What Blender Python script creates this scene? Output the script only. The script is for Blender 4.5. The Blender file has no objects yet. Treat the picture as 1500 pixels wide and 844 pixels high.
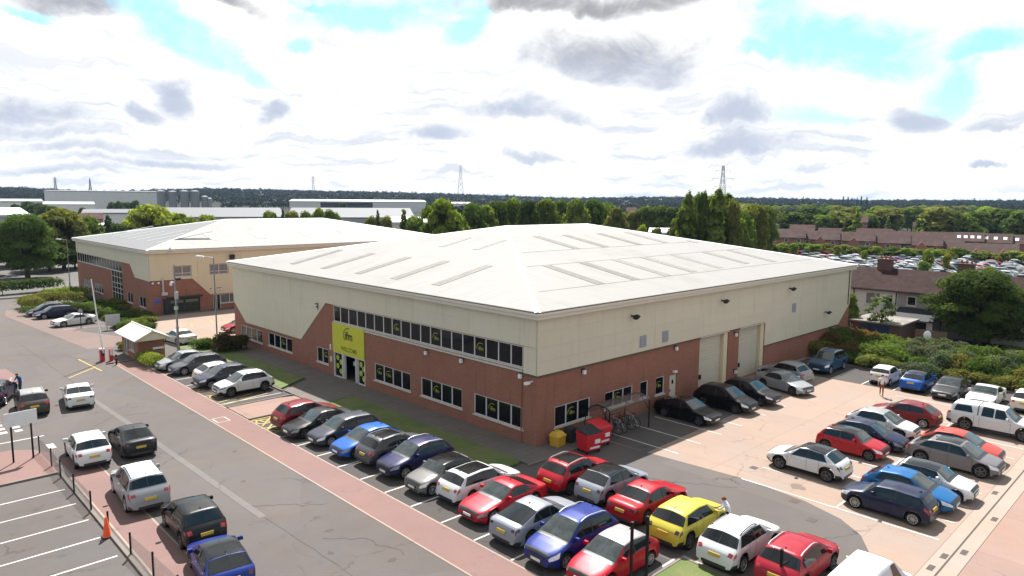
import bpy, bmesh, math, random
import numpy as np
from mathutils import Vector, Matrix

random.seed(7)
RNG = np.random.default_rng(7)
SC = bpy.context.scene
COL = SC.collection
rad = math.radians

# ------------------------------------------------------------------ camera
CF, CYAW, CPITCH, CROLL = 1026.73, 0.8053340, 0.1229275, 0.0066783   # focal in photo px (1500 wide)
CAM = np.array([-29.7317, -28.7087, 15.0])
cF = np.array([math.cos(CYAW) * math.cos(CPITCH), math.sin(CYAW) * math.cos(CPITCH), -math.sin(CPITCH)])
_R = np.array([math.sin(CYAW), -math.cos(CYAW), 0.0])
_U = np.cross(_R, cF)
cR = _R * math.cos(CROLL) + _U * math.sin(CROLL)
cU = -_R * math.sin(CROLL) + _U * math.cos(CROLL)
cam_data = bpy.data.cameras.new("camera")
cam = bpy.data.objects.new("camera", cam_data)
COL.objects.link(cam)
cam_data.sensor_width = 36.0
cam_data.lens = CF / 1500.0 * 36.0
cam_data.clip_start = 0.5
cam_data.clip_end = 40000.0
M = Matrix.Identity(4)
for i in range(3):
    M[i][0], M[i][1], M[i][2], M[i][3] = cR[i], cU[i], -cF[i], CAM[i]
cam.matrix_world = M
SC.camera = cam


def bearing(px, D):
    """point on the map, D metres from the viewpoint along the compass bearing px"""
    d = cF + cR * (px - 750.0) / CF
    d = d[:2] / np.linalg.norm(d[:2])
    return CAM[0] + d[0] * D, CAM[1] + d[1] * D


# ------------------------------------------------------------------ sun, sky, exposure
SUN_EL, SUN_AZ = rad(54.0), rad(51.0)          # azimuth measured from +X towards +Y
sl = bpy.data.lights.new("sun", 'SUN')
sl.energy = 5.0
sl.angle = rad(0.55)
sl.color = (1.0, 0.965, 0.92)
sun = bpy.data.objects.new("sun", sl)
COL.objects.link(sun)
sv = Vector((math.cos(SUN_EL) * math.cos(SUN_AZ), math.cos(SUN_EL) * math.sin(SUN_AZ), math.sin(SUN_EL)))
sun.rotation_euler = sv.to_track_quat('Z', 'Y').to_euler()
sun.location = (0, 0, 60)
SC.view_settings.view_transform = 'Standard'
SC.view_settings.look = 'None'
SC.view_settings.gamma = 1.0
SC.view_settings.exposure = 1.21
SC.view_settings.use_curve_mapping = False


class NT:
    """small helper for writing node trees"""
    def __init__(self, tree):
        self.t = tree
        self.n = tree.nodes
        self.l = tree.links

    def node(self, typ, **kw):
        n = self.n.new(typ)
        for k, v in kw.items():
            setattr(n, k, v)
        return n

    def put(self, sock, v):
        if v is None:
            return
        if isinstance(v, bpy.types.NodeSocket):
            self.l.new(v, sock)
        else:
            if isinstance(v, (tuple, list)) and len(v) == 3 and sock.type == 'RGBA':
                v = (*v, 1)
            sock.default_value = v

    def math(self, op, a, b=None, c=None, clamp=False):
        n = self.node('ShaderNodeMath', operation=op, use_clamp=clamp)
        self.put(n.inputs[0], a)
        self.put(n.inputs[1], b)
        self.put(n.inputs[2], c)
        return n.outputs[0]

    def vmath(self, op, a, b=None):
        n = self.node('ShaderNodeVectorMath', operation=op)
        self.put(n.inputs[0], a)
        if b is not None:
            self.put(n.inputs[1], b)
        return n.outputs['Value'] if op in ('DOT_PRODUCT', 'LENGTH') else n.outputs[0]

    def noise(self, vec, scale, detail=4.0, rough=0.55, dist=0.0, out='Fac'):
        n = self.node('ShaderNodeTexNoise')
        self.put(n.inputs['Vector'], vec)
        n.inputs['Scale'].default_value = scale
        n.inputs['Detail'].default_value = detail
        n.inputs['Roughness'].default_value = rough
        n.inputs['Distortion'].default_value = dist
        return n.outputs[out]

    def ramp(self, fac, stops, interp='LINEAR'):
        n = self.node('ShaderNodeValToRGB')
        n.color_ramp.interpolation = interp
        e = n.color_ramp.elements
        while len(e) < len(stops):
            e.new(0.5)
        for i, (p, c) in enumerate(stops):
            e[i].position = p
            e[i].color = (*c, 1) if len(c) == 3 else c
        self.put(n.inputs[0], fac)
        return n.outputs[0]

    def step(self, v, lo, hi):
        n = self.node('ShaderNodeMapRange', interpolation_type='SMOOTHSTEP')
        self.put(n.inputs['Value'], v)
        n.inputs['From Min'].default_value = lo
        n.inputs['From Max'].default_value = hi
        return n.outputs[0]

    def mix(self, fac, a, b, mode='MIX'):
        n = self.node('ShaderNodeMix', data_type='RGBA', blend_type=mode)
        self.put(n.inputs[0], fac)
        self.put(n.inputs[6], a)
        self.put(n.inputs[7], b)
        return n.outputs[2]

    def scale(self, vec, s):
        n = self.node('ShaderNodeMapping')
        self.put(n.inputs['Vector'], vec)
        n.inputs['Scale'].default_value = s
        return n.outputs[0]


world = bpy.data.worlds.new("World")
SC.world = world
world.use_nodes = True
world.node_tree.nodes.clear()
W = NT(world.node_tree)
sky = W.node('ShaderNodeTexSky', sky_type='NISHITA')
sky.sun_disc = False
sky.sun_elevation = SUN_EL
sky.sun_rotation = math.pi / 2 - SUN_AZ
sky.altitude = 100
dirv = W.vmath('NORMALIZE', W.node('ShaderNodeTexCoord').outputs['Generated'])
wn = W.noise(dirv, 5.0, 7, 0.6, 0.3, 'Color')
warp = W.vmath('SUBTRACT', wn, (0.5, 0.5, 0.5))
wn2 = W.noise(dirv, 2.1, 3, 0.5, 0.0, 'Color')
warp2 = W.vmath('SUBTRACT', wn2, (0.5, 0.5, 0.5))
wv = W.node('ShaderNodeVectorMath', operation='MULTIPLY_ADD')
W.put(wv.inputs[0], warp)
wv.inputs[1].default_value = (0.16, 0.16, 0.085)
W.put(wv.inputs[2], dirv)
wdir = W.vmath('NORMALIZE', wv.outputs[0])
edge = W.math('MULTIPLY', W.math('SUBTRACT', W.noise(W.scale(dirv, (1, 1, 1.7)), 13.0, 8, 0.68, 0.5), 0.5), 3.2)
sx = W.node('ShaderNodeSeparateXYZ')
W.put(sx.inputs[0], wdir)
hr = W.vmath('DOT_PRODUCT', wdir, (float(_R[0]), float(_R[1]), 0.0))
hf = W.vmath('DOT_PRODUCT', wdir, (math.cos(CYAW), math.sin(CYAW), 0.0))
su = W.math('MULTIPLY', W.math('ARCTAN2', hr, hf), 180 / math.pi)       # degrees right of the look direction
se = W.math('MULTIPLY', W.math('ARCSINE', sx.outputs[2]), 180 / math.pi)   # elevation in degrees


def sky_angles(px, py):
    d = cF + cR * (px - 750) / CF - cU * (py - 422) / CF
    d /= np.linalg.norm(d)
    return (math.degrees(math.atan2(d @ _R, d[0] * math.cos(CYAW) + d[1] * math.sin(CYAW))), math.degrees(math.asin(d[2])))


def patch(px, py, ax, ay, soft=0.55, tilt=0.0):
    """cloud mass at a sky direction, half sizes given in photo px"""
    u0, v0 = sky_angles(px, py)
    u1, _ = sky_angles(px + ax, py)
    _, v1 = sky_angles(px, py - ay)
    a, b = abs(u1 - u0), abs(v1 - v0)
    du = W.math('SUBTRACT', su, u0)
    dv = W.math('SUBTRACT', se, v0)
    dv = W.math('SUBTRACT', W.math('MULTIPLY', dv, 1.02), W.math('MULTIPLY', W.math('ABSOLUTE', dv), .27))
    if tilt:
        dv = W.math('MULTIPLY_ADD', du, tilt, dv)
    q = W.math('ADD', W.math('POWER', W.math('ABSOLUTE', W.math('DIVIDE', du, a)), 2.0),
               W.math('POWER', W.math('ABSOLUTE', W.math('DIVIDE', dv, b)), 2.0))
    return W.step(W.math('ADD', q, edge), 1.75, soft - .35)


def union(ms):
    r = ms[0]
    for m in ms[1:]:
        r = W.math('MAXIMUM', r, m)
    return r


gaps = union([patch(270, 72, 85, 32, .3, .35), patch(345, 105, 40, 14, .3, .3), patch(560, 22, 120, 30, .3), patch(440, 62, 26, 12, .4),
              patch(695, 48, 36, 34, .3, -.4), patch(1195, 60, 110, 46, .3, .2), patch(1290, 78, 95, 42, .3), patch(1390, 128, 52, 42, .3),
              patch(1120, 85, 40, 12, .3), patch(1440, 60, 90, 20, .2), patch(45, 25, 40, 10, .3), patch(1180, 178, 50, 14, .0)])
grey = union([patch(45, 165, 75, 22, .2), patch(50, 188, 110, 12, 0), patch(262, 142, 34, 26, .2), patch(205, 162, 34, 12, .2),
              patch(408, 164, 24, 16, .2), patch(130, 12, 130, 26, .1), patch(300, 2, 90, 12, .2), patch(900, 92, 135, 34, .15),
              patch(960, 110, 70, 22, .1), patch(880, 8, 240, 16, .1), patch(770, 168, 85, 16, .2), patch(1085, 170, 45, 24, .2),
              patch(1340, 172, 48, 20, .2), patch(1060, 214, 90, 16, .2), patch(1440, 182, 60, 10, .2), patch(1445, 246, 36, 6, .2),
              patch(640, 200, 50, 12, .1), patch(790, 237, 50, 7, 0), patch(110, 215, 110, 10, -.2), patch(215, 235, 160, 7, -.3),
              patch(60, 250, 140, 7, -.4), patch(500, 4, 70, 8, .2)])
# broken cloud out of view, gaps and grey added to cut ambient light
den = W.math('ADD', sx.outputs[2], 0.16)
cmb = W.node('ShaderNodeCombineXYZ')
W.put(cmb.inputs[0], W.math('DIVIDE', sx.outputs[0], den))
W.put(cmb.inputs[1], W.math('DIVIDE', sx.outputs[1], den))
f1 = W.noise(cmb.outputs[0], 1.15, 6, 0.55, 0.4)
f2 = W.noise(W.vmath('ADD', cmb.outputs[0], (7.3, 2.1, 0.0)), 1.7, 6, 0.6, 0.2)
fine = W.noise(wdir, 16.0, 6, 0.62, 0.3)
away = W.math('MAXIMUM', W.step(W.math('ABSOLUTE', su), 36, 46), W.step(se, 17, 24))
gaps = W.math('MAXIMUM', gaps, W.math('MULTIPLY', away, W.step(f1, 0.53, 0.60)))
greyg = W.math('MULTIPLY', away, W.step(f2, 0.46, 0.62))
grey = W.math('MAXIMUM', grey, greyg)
streak = W.noise(W.scale(wdir, (3, 3, 26)), 2.6, 5, 0.6, 0.2)
low = W.math('MULTIPLY', W.step(streak, 0.50, 0.66), W.math('MULTIPLY', W.step(se, 14, 6), 0.6))
grey = W.math('MAXIMUM', grey, low)
grey = W.math('MULTIPLY', grey, W.math('ADD', 0.62, W.math('MULTIPLY', W.step(fine, 0.25, 0.7), 0.38)))
soft = W.noise(W.vmath('ADD', cmb.outputs[0], (3.3, 9.1, 0.0)), 2.6, 8, 0.62, 0.5)
soft2 = W.noise(W.vmath('ADD', cmb.outputs[0], (13.3, 4.1, 0.0)), 6.5, 7, 0.65, 0.6)
softm = W.math('MULTIPLY', W.step(W.math('ADD', W.math('MULTIPLY', soft, 0.65), W.math('MULTIPLY', soft2, 0.35)), 0.52, 0.69), 0.5)
base_cl = W.mix(softm, (0.485, 0.488, 0.49), (0.283, 0.308, 0.348))
dark_cl = W.mix(W.step(se, 8.0, 15.0), W.mix(W.step(fine, 0.3, 0.7), (0.168, 0.200, 0.268), (0.258, 0.290, 0.355)), W.mix(W.step(fine, 0.3, 0.7), (0.095, 0.095, 0.105), (0.165, 0.167, 0.183)))
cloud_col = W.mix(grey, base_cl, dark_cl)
bg_sky = W.node('ShaderNodeBackground')
tint = W.mix(1.0, sky.outputs[0], (0.46, 0.92, 0.88), 'MULTIPLY')
W.put(bg_sky.inputs[0], tint)
bg_sky.inputs[1].default_value = 0.12
bg_cl = W.node('ShaderNodeBackground')
W.put(bg_cl.inputs[0], cloud_col)
bg_cl.inputs[1].default_value = 1.0
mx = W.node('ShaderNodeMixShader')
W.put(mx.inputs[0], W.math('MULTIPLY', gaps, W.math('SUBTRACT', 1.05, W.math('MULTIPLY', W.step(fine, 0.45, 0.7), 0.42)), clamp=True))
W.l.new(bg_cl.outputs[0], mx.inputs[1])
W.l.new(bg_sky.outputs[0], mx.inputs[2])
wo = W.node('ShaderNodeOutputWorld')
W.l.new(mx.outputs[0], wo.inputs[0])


# ------------------------------------------------------------------ materials
MATS = {}


def material(name):
    m = bpy.data.materials.new(name)
    m.use_nodes = True
    t = NT(m.node_tree)
    b = m.node_tree.nodes['Principled BSDF']
    MATS[name] = m
    return m, t, b


def plain(name, col, rough=0.5, metal=0.0, coat=0.0, var=0.12, vscale=3.0, spec=0.5, bump=0.0):
    m, t, b = material(name)
    oc = t.node('ShaderNodeTexCoord').outputs['Object']
    n = t.noise(oc, vscale, 5, 0.6)
    lo = tuple(c * (1 - var) for c in col)
    hi = tuple(min(1, c * (1 + var)) for c in col)
    t.put(b.inputs['Base Color'], t.ramp(n, [(0.3, lo), (0.7, hi)]))
    b.inputs['Roughness'].default_value = rough
    b.inputs['Metallic'].default_value = metal
    b.inputs['Coat Weight'].default_value = coat
    b.inputs['Coat Roughness'].default_value = 0.06
    b.inputs['Specular IOR Level'].default_value = spec if rough < .5 else .1
    if bump:
        bn = t.node('ShaderNodeBump')
        bn.inputs['Strength'].default_value = bump
        bn.inputs['Distance'].default_value = 0.02
        t.put(bn.inputs['Height'], t.noise(oc, vscale * 8, 4))
        t.put(b.inputs['Normal'], bn.outputs[0])
    return m


def paving(name, col, blotch=0.25, stain=0.3, cracks=0.0, rough=0.9, grain=0.10, joints=None, patchy=0.0):
    """tarmac and concrete: large blotches, grain, dark drips, cracks, slab joints"""
    m, t, b = material(name)
    oc = t.node('ShaderNodeTexCoord').outputs['Object']
    big = t.noise(oc, 0.11, 5, 0.6, 0.6)
    mid = t.noise(oc, 0.9, 5, 0.65, 0.3)
    sm = t.noise(oc, 14.0, 3, 0.7)
    v = t.math('ADD', t.math('MULTIPLY', t.math('SUBTRACT', big, 0.5), 2 * blotch),
               t.math('ADD', t.math('MULTIPLY', t.math('SUBTRACT', mid, 0.5), blotch * 1.1), t.math('MULTIPLY', t.math('SUBTRACT', sm, 0.5), 2 * grain)))
    v = t.math('ADD', 1.0, v)
    st = t.noise(oc, 0.55, 6, 0.7, 1.2)
    v = t.math('MULTIPLY', v, t.math('SUBTRACT', 1.0, t.math('MULTIPLY', t.step(st, 0.60, 0.74), stain)))
    drip = t.node('ShaderNodeTexVoronoi')
    t.put(drip.inputs['Vector'], oc)
    drip.inputs['Scale'].default_value = 0.42
    v = t.math('MULTIPLY', v, t.math('SUBTRACT', 1.0, t.math('MULTIPLY', t.step(drip.outputs['Distance'], 0.13, 0.02), stain * 0.8)))
    if patchy:
        pv = t.node('ShaderNodeTexVoronoi')
        pv.inputs['Scale'].default_value = 0.16
        t.put(pv.inputs['Vector'], t.scale(oc, (1.0, 0.45, 1)))
        sep = t.node('ShaderNodeSeparateColor')
        t.put(sep.inputs[0], pv.outputs['Color'])
        v = t.math('MULTIPLY', v, t.math('ADD', 1 - patchy * 0.5, t.math('MULTIPLY', sep.outputs[0], patchy)))
    if cracks:
        wv_ = t.node('ShaderNodeVectorMath', operation='MULTIPLY_ADD')
        t.put(wv_.inputs[0], t.noise(oc, 0.8, 5, 0.7, 0, 'Color'))
        wv_.inputs[1].default_value = (1.7, 1.7, 0)
        t.put(wv_.inputs[2], oc)
        ck = t.node('ShaderNodeTexVoronoi', feature='DISTANCE_TO_EDGE')
        ck.inputs['Scale'].default_value = 0.16
        t.put(ck.inputs['Vector'], wv_.outputs[0])
        gate = t.step(t.noise(oc, 0.25, 3), 0.5, 0.62)
        v = t.math('MULTIPLY', v, t.math('SUBTRACT', 1.0, t.math('MULTIPLY', t.math('MULTIPLY', t.step(ck.outputs['Distance'], 0.012, 0.003), gate), cracks)))
    if joints:
        bk = t.node('ShaderNodeTexBrick')
        t.put(bk.inputs['Vector'], oc)
        bk.offset = 0.0
        bk.inputs['Scale'].default_value = 1.0
        bk.inputs['Brick Width'].default_value = joints[0]
        bk.inputs['Row Height'].default_value = joints[1]
        bk.inputs['Mortar Size'].default_value = joints[2]
        bk.inputs['Color1'].default_value = (1, 1, 1, 1)
        bk.inputs['Color2'].default_value = (joints[4],) * 3 + (1,)
        bk.inputs['Mortar'].default_value = (joints[3],) * 3 + (1,)
        v = t.math('MULTIPLY', v, bk.outputs['Color'])
    hue = t.ramp(t.noise(t.vmath('ADD', oc, (31.0, 7.0, 0.0)), 0.3, 4), [(0.35, (0.97, 1.0, 1.03)), (0.65, (1.04, 1.0, 0.95))])
    c = t.mix(1.0, t.mix(1.0, col, hue, 'MULTIPLY'), (1, 1, 1), 'MULTIPLY')
    vm = t.node('ShaderNodeVectorMath', operation='SCALE')
    t.put(vm.inputs[0], c)
    t.put(vm.inputs['Scale'], v)
    t.put(b.inputs['Base Color'], vm.outputs[0])
    b.inputs['Roughness'].default_value = rough
    b.inputs['Specular IOR Level'].default_value = 0.12
    bn = t.node('ShaderNodeBump')
    bn.inputs['Strength'].default_value = 0.35
    bn.inputs['Distance'].default_value = 0.01
    t.put(bn.inputs['Height'], sm)
    t.put(b.inputs['Normal'], bn.outputs[0])
    return m


paving('asphalt', (0.099, 0.0875, 0.0828), .17, .24, .28, patchy=.12)
paving('asphalt_bay', (0.066, 0.0595, 0.0565), .16, .34, .3, patchy=.08)
paving('asphalt_lane', (0.097, 0.0865, 0.082), .18, .30, .4, patchy=.14)
paving('concrete_yard', (0.258, 0.196, 0.161), .12, .16, .25, joints=(6.0, 4.5, .035, .84, .95))
paving('concrete_pink', (0.235, 0.16, 0.135), .15, .18, .3, joints=(5.0, 5.0, .035, .85, .93))
paving('red_tarmac', (0.176, 0.112, 0.102), .15, .20, .15)
paving('pale_concrete', (.275, .22, .185), .15, .3, .2)
paving('pavement_slab', (0.135, 0.12, 0.108), .2, .3, .15, joints=(0.9, 0.6, .03, .8, .9))
paving('kerb_stone', (0.165, 0.14, 0.125), .2, .3)
paving('white_paint', (.42, .40, .38), .4, .6)
paving('worn_paint', (0.128, 0.118, 0.113), .25, .4)
paving('yellow_paint', (0.37, 0.28, 0.11), .3, .5)
paving('paved_far', (.150, .112, .100), .15, .25)
paving('car_park_far', (.155, .148, .143), .15, .2)
paving('crack', (.074, .067, .063), .2, .2)
paving('oil', (.045, .042, .041), .2, .3)
paving('yard_oil', (.16, .125, .105), .2, .3)
paving('field', (0.016, 0.02, 0.011), .5, .2)
paving('industrial_ground', (0.11, 0.105, 0.10), .3, .3)


def brick_mat(name, c1, c2, mortar, su_=1.0):
    m, t, b = material(name)
    tc = t.node('ShaderNodeTexCoord')
    g = t.node('ShaderNodeNewGeometry')
    sp = t.node('ShaderNodeSeparateXYZ')
    t.put(sp.inputs[0], tc.outputs['Object'])
    cb = t.node('ShaderNodeCombineXYZ')
    t.put(cb.inputs[0], t.math('ADD', sp.outputs[0], sp.outputs[1]))
    t.put(cb.inputs[1], sp.outputs[2])
    bk = t.node('ShaderNodeTexBrick')
    t.put(bk.inputs['Vector'], cb.outputs[0])
    bk.inputs['Scale'].default_value = 1.0
    bk.inputs['Brick Width'].default_value = 0.225
    bk.inputs['Row Height'].default_value = 0.075
    bk.inputs['Mortar Size'].default_value = 0.008
    bk.inputs['Color1'].default_value = (*c1, 1)
    bk.inputs['Color2'].default_value = (*c2, 1)
    bk.inputs['Mortar'].default_value = (*mortar, 1)
    n = t.noise(tc.outputs['Object'], 0.7, 6, 0.65)
    drip = t.noise(t.scale(tc.outputs['Object'], (1.6, 1.6, 0.12)), 1.3, 5, 0.6)
    col = t.mix(t.math('MULTIPLY', t.step(n, 0.35, 0.75), 0.45), bk.outputs['Color'], tuple(x * 0.68 for x in c1))
    col = t.mix(t.math('MULTIPLY', t.step(drip, 0.56, 0.74), 0.35), col, tuple(x * 0.5 for x in c2))
    t.put(b.inputs['Base Color'], col)
    b.inputs['Roughness'].default_value = 0.9
    b.inputs['Specular IOR Level'].default_value = 0.2
    bn = t.node('ShaderNodeBump')
    bn.inputs['Strength'].default_value = 0.4
    bn.inputs['Distance'].default_value = 0.01
    t.put(bn.inputs['Height'], bk.outputs['Fac'])
    bn.invert = True
    t.put(b.inputs['Normal'], bn.outputs[0])
    return m


brick_mat('brick_red', (0.300, 0.125, 0.083), (0.245, 0.098, 0.066), (0.21, 0.135, 0.105))
brick_mat('brick_brown', (0.13, 0.07, 0.055), (0.10, 0.055, 0.045), (0.13, 0.10, 0.09))
brick_mat('brick_far', (0.27, 0.12, 0.085), (0.22, 0.10, 0.07), (0.22, 0.15, 0.12))


def streaked(name, col, dirt, amt=0.35, rough=0.55, lines=None):
    """painted sheet: vertical rain streaks and a little unevenness"""
    m, t, b = material(name)
    oc = t.node('ShaderNodeTexCoord').outputs['Object']
    oi = t.node('ShaderNodeObjectInfo')
    s1 = t.noise(t.scale(oc, (1.0, 1.0, 0.10)), 2.2, 6, 0.65)
    s2 = t.noise(oc, 0.5, 5, 0.6)
    f = t.math('MULTIPLY', t.step(s1, 0.5, 0.78), amt)
    c = t.mix(f, col, dirt)
    c = t.mix(t.math('MULTIPLY', t.step(s2, 0.3, 0.8), 0.22), c, tuple(x * 0.82 for x in col))
    vm = t.node('ShaderNodeVectorMath', operation='SCALE')
    t.put(vm.inputs[0], c)
    t.put(vm.inputs['Scale'], t.math('ADD', 0.97, t.math('MULTIPLY', oi.outputs['Random'], 0.05)))
    t.put(b.inputs['Base Color'], vm.outputs[0])
    b.inputs['Roughness'].default_value = rough
    b.inputs['Specular IOR Level'].default_value = .1
    return m


streaked('cladding_cream', (0.57, 0.515, 0.405), (0.30, 0.265, 0.20), .32)
streaked('cladding_warm', (0.60, 0.50, 0.345), (0.36, 0.29, 0.19), .22)
streaked('door_cream', (0.50, 0.455, 0.365), (0.31, 0.28, 0.22), .25)
streaked('fascia_white', (0.62, 0.57, 0.48), (0.40, 0.36, 0.29), .3)
streaked('render_white', (0.55, 0.53, 0.49), (0.33, 0.30, 0.26), .5, .9)
streaked('render_grey', (0.30, 0.27, 0.25), (0.2, 0.18, 0.16), .4, .9)
streaked('shed_white', (0.56, 0.55, 0.54), (0.42, 0.40, 0.38), .3)
streaked('shed_grey', (0.30, 0.31, 0.33), (0.22, 0.22, 0.23), .3)
streaked('shed_roof', (0.135, 0.137, 0.143), (0.10, 0.10, 0.10), .3)
streaked('silo_steel', (0.20, 0.20, 0.205), (0.19, 0.19, 0.19), .4, .5)


def roof_sheet(name, col, dirt, seam_axis):
    m, t, b = material(name)
    oc = t.node('ShaderNodeTexCoord').outputs['Object']
    n1 = t.noise(oc, 0.25, 6, 0.62, 0.5)
    n2 = t.noise(t.scale(oc, (2.2, 0.16, 1) if seam_axis == 'X' else (0.16, 2.2, 1)), 1.0, 6, 0.65)
    sp = t.node('ShaderNodeSeparateXYZ')
    t.put(sp.inputs[0], oc)
    co = sp.outputs[0] if seam_axis == 'X' else sp.outputs[1]
    rib = t.math('FRACT', t.math('MULTIPLY', co, 1.0))
    ribm = t.math('GREATER_THAN', rib, 0.93)
    c = t.mix(t.math('MULTIPLY', t.step(n1, 0.48, 0.75), 0.35), col, dirt)
    c = t.mix(t.math('MULTIPLY', t.step(n2, 0.5, 0.75), 0.35), c, dirt)
    c = t.mix(t.math('MULTIPLY', ribm, 0.14), c, (0.3, 0.28, 0.25))
    t.put(b.inputs['Base Color'], c)
    b.inputs['Roughness'].default_value = 0.7
    b.inputs['Specular IOR Level'].default_value = 0.1
    bn = t.node('ShaderNodeBump')
    bn.inputs['Strength'].default_value = 0.5
    bn.inputs['Distance'].default_value = 0.03
    t.put(bn.inputs['Height'], ribm)
    t.put(b.inputs['Normal'], bn.outputs[0])


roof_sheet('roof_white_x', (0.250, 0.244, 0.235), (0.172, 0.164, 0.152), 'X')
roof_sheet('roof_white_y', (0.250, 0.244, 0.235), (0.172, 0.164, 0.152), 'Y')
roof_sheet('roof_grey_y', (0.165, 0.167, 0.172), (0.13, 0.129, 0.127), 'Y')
plain('rooflight', (0.150, 0.142, 0.127), .55, var=.25)
plain('rooflight_pale', (0.190, 0.182, 0.168), .55, var=.2)
plain('rooflight_bright', (0.26, 0.26, 0.26), .5, var=.1)
plain('roof_lap', (0.21, 0.202, 0.19), .7)
plain('gutter_dark', (0.05, 0.045, 0.04), .6)
plain('grate_iron', (0.075, 0.065, 0.058), .7)
plain('ridge_white', (0.72, 0.71, 0.69), .5)
plain('trim_brown', (0.10, 0.075, 0.06), .6)
plain('frame_white', (0.55, 0.53, 0.50), .4, var=.05)
plain('sill_white', (0.50, 0.46, 0.41), .6, var=.1)
plain('window_black', (0.006, 0.0065, 0.009), .09, spec=.22, var=.3)
plain('window_dim', (0.06, 0.065, 0.07), .12, spec=.5, var=.4)
plain('window_blind', (0.17, 0.16, 0.15), .4, var=.2)
plain('sign_yellow', (0.47, 0.455, 0.05), .5, var=.06)
plain('logo_lime', (0.36, 0.385, 0.06), .5, var=.08)
plain('letter_black', (0.02, 0.02, 0.015), .6)
plain('letter_green', (0.16, 0.16, 0.02), .6)
plain('black_metal', (0.014, 0.013, 0.013), .5, var=.3)
plain('grey_metal', (0.22, 0.22, 0.22), .45, metal=.3)
plain('pale_metal', (0.42, 0.42, 0.42), .4, metal=.2)
plain('louvre_grey', (0.29, 0.30, 0.33), .5)
plain('white_plastic', (0.66, 0.66, 0.65), .4, var=.05)
plain('red_plastic', (0.50, 0.012, 0.022), .4, var=.15)
plain('red_cabinet', (0.47, 0.015, 0.03), .35, var=.1)
plain('yellow_plastic', (0.56, 0.33, 0.045), .5, var=.12)
plain('orange_cone', (0.75, 0.11, 0.035), .5, var=.1)
plain('dark_plastic', (0.035, 0.037, 0.04), .55, var=.2)
plain('blue_sign', (0.03, 0.10, 0.42), .4)
plain('dark_green', (0.04, 0.05, 0.032), .5, var=.2)
plain('roller_green', (0.075, 0.085, 0.06), .5, var=.2)
plain('roof_tile_brown', (0.034, 0.0195, 0.0175), .9, var=.35, vscale=1.3, bump=.4)
plain('roof_tile_far', (0.062, 0.041, 0.037), .9, var=.3, vscale=.5)
plain('roof_tile_red', (0.066, 0.038, 0.032), .9, var=.3, vscale=.5)
plain('felt_roof', (0.20, 0.185, 0.165), .8, var=.25, vscale=.7)
plain('timber_brown', (0.17, 0.115, 0.075), .8, var=.3)
plain('navy_paint', (0.03, 0.045, 0.10), .5, var=.2)
plain('tyre', (0.016, 0.016, 0.016), .8, var=.2)
plain('rim_silver', (0.42, 0.42, 0.43), .3, metal=.7, var=.1)
plain('rim_dark', (0.11, 0.11, 0.115), .35, metal=.6)
plain('car_black', (0.016, 0.016, 0.018), .45, var=.2)
plain('car_glass', (0.007, 0.009, 0.010), .04, spec=.5, var=.3)
plain('car_screen', (0.026, 0.034, 0.034), .04, spec=.6, coat=.1, var=.6, vscale=2.2)
plain('roof_gloss_black', (0.007, 0.007, 0.008), .15, coat=.1, spec=.3)
plain('chrome', (0.6, 0.6, 0.6), .2, metal=1.0)
plain('lamp_clear', (0.62, 0.63, 0.64), .12, coat=.8, var=.25, vscale=9)
plain('lamp_smoke', (0.17, 0.18, 0.19), .1, coat=.8, var=.5, vscale=9)
plain('lamp_red', (0.33, 0.010, 0.014), .15, coat=.6, var=.3, vscale=9)
plain('lamp_dark', (0.06, 0.008, 0.01), .15, coat=.6)
plain('plate_white', (0.62, 0.62, 0.60), .5)
plain('plate_yellow', (0.40, 0.28, 0.05), .5)
plain('skin', (0.42, 0.22, 0.15), .6)
plain('hair_brown', (0.16, 0.05, 0.025), .7)
plain('cloth_pale', (0.52, 0.52, 0.58), .8)
plain('cloth_rust', (0.20, 0.06, 0.04), .8)
plain('cloth_blue', (0.02, 0.075, 0.17), .8)
plain('cloth_dark', (0.025, 0.025, 0.03), .8)
plain('cloth_white', (0.6, 0.58, 0.58), .8)
plain('glass_shelter', (0.16, 0.14, 0.125), .25, var=.3)
MATS['glass_shelter'].node_tree.nodes['Principled BSDF'].inputs['Alpha'].default_value = 0.32
plain('steel_pylon', (0.20, 0.21, 0.23), .5, metal=.3)
plain('bark', (0.075, 0.055, 0.04), .9, var=.4, vscale=2, bump=.6)


def paint_mat():
    m, t, b = material('car_paint')
    oi = t.node('ShaderNodeObjectInfo')
    oc = t.node('ShaderNodeTexCoord').outputs['Object']
    d = t.noise(oc, 2.5, 5, 0.6)
    c = t.mix(t.math('MULTIPLY', t.step(d, .45, .8), .02), oi.outputs['Color'], (0.16, 0.14, 0.12))
    t.put(b.inputs['Base Color'], c)
    b.inputs['Metallic'].default_value = 0.12
    t.put(b.inputs['Roughness'], t.math('ADD', .30, t.math('MULTIPLY', d, .16)))
    b.inputs['Coat Weight'].default_value = 0.3
    b.inputs['Specular IOR Level'].default_value = 0.2
    b.inputs['Coat Roughness'].default_value = 0.03
    fl = t.node('ShaderNodeBump')
    fl.inputs['Strength'].default_value = 0.05
    fl.inputs['Distance'].default_value = 0.01
    t.put(fl.inputs['Height'], t.noise(oc, 1.6, 2))
    t.put(b.inputs['Normal'], fl.outputs[0])


paint_mat()


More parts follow.
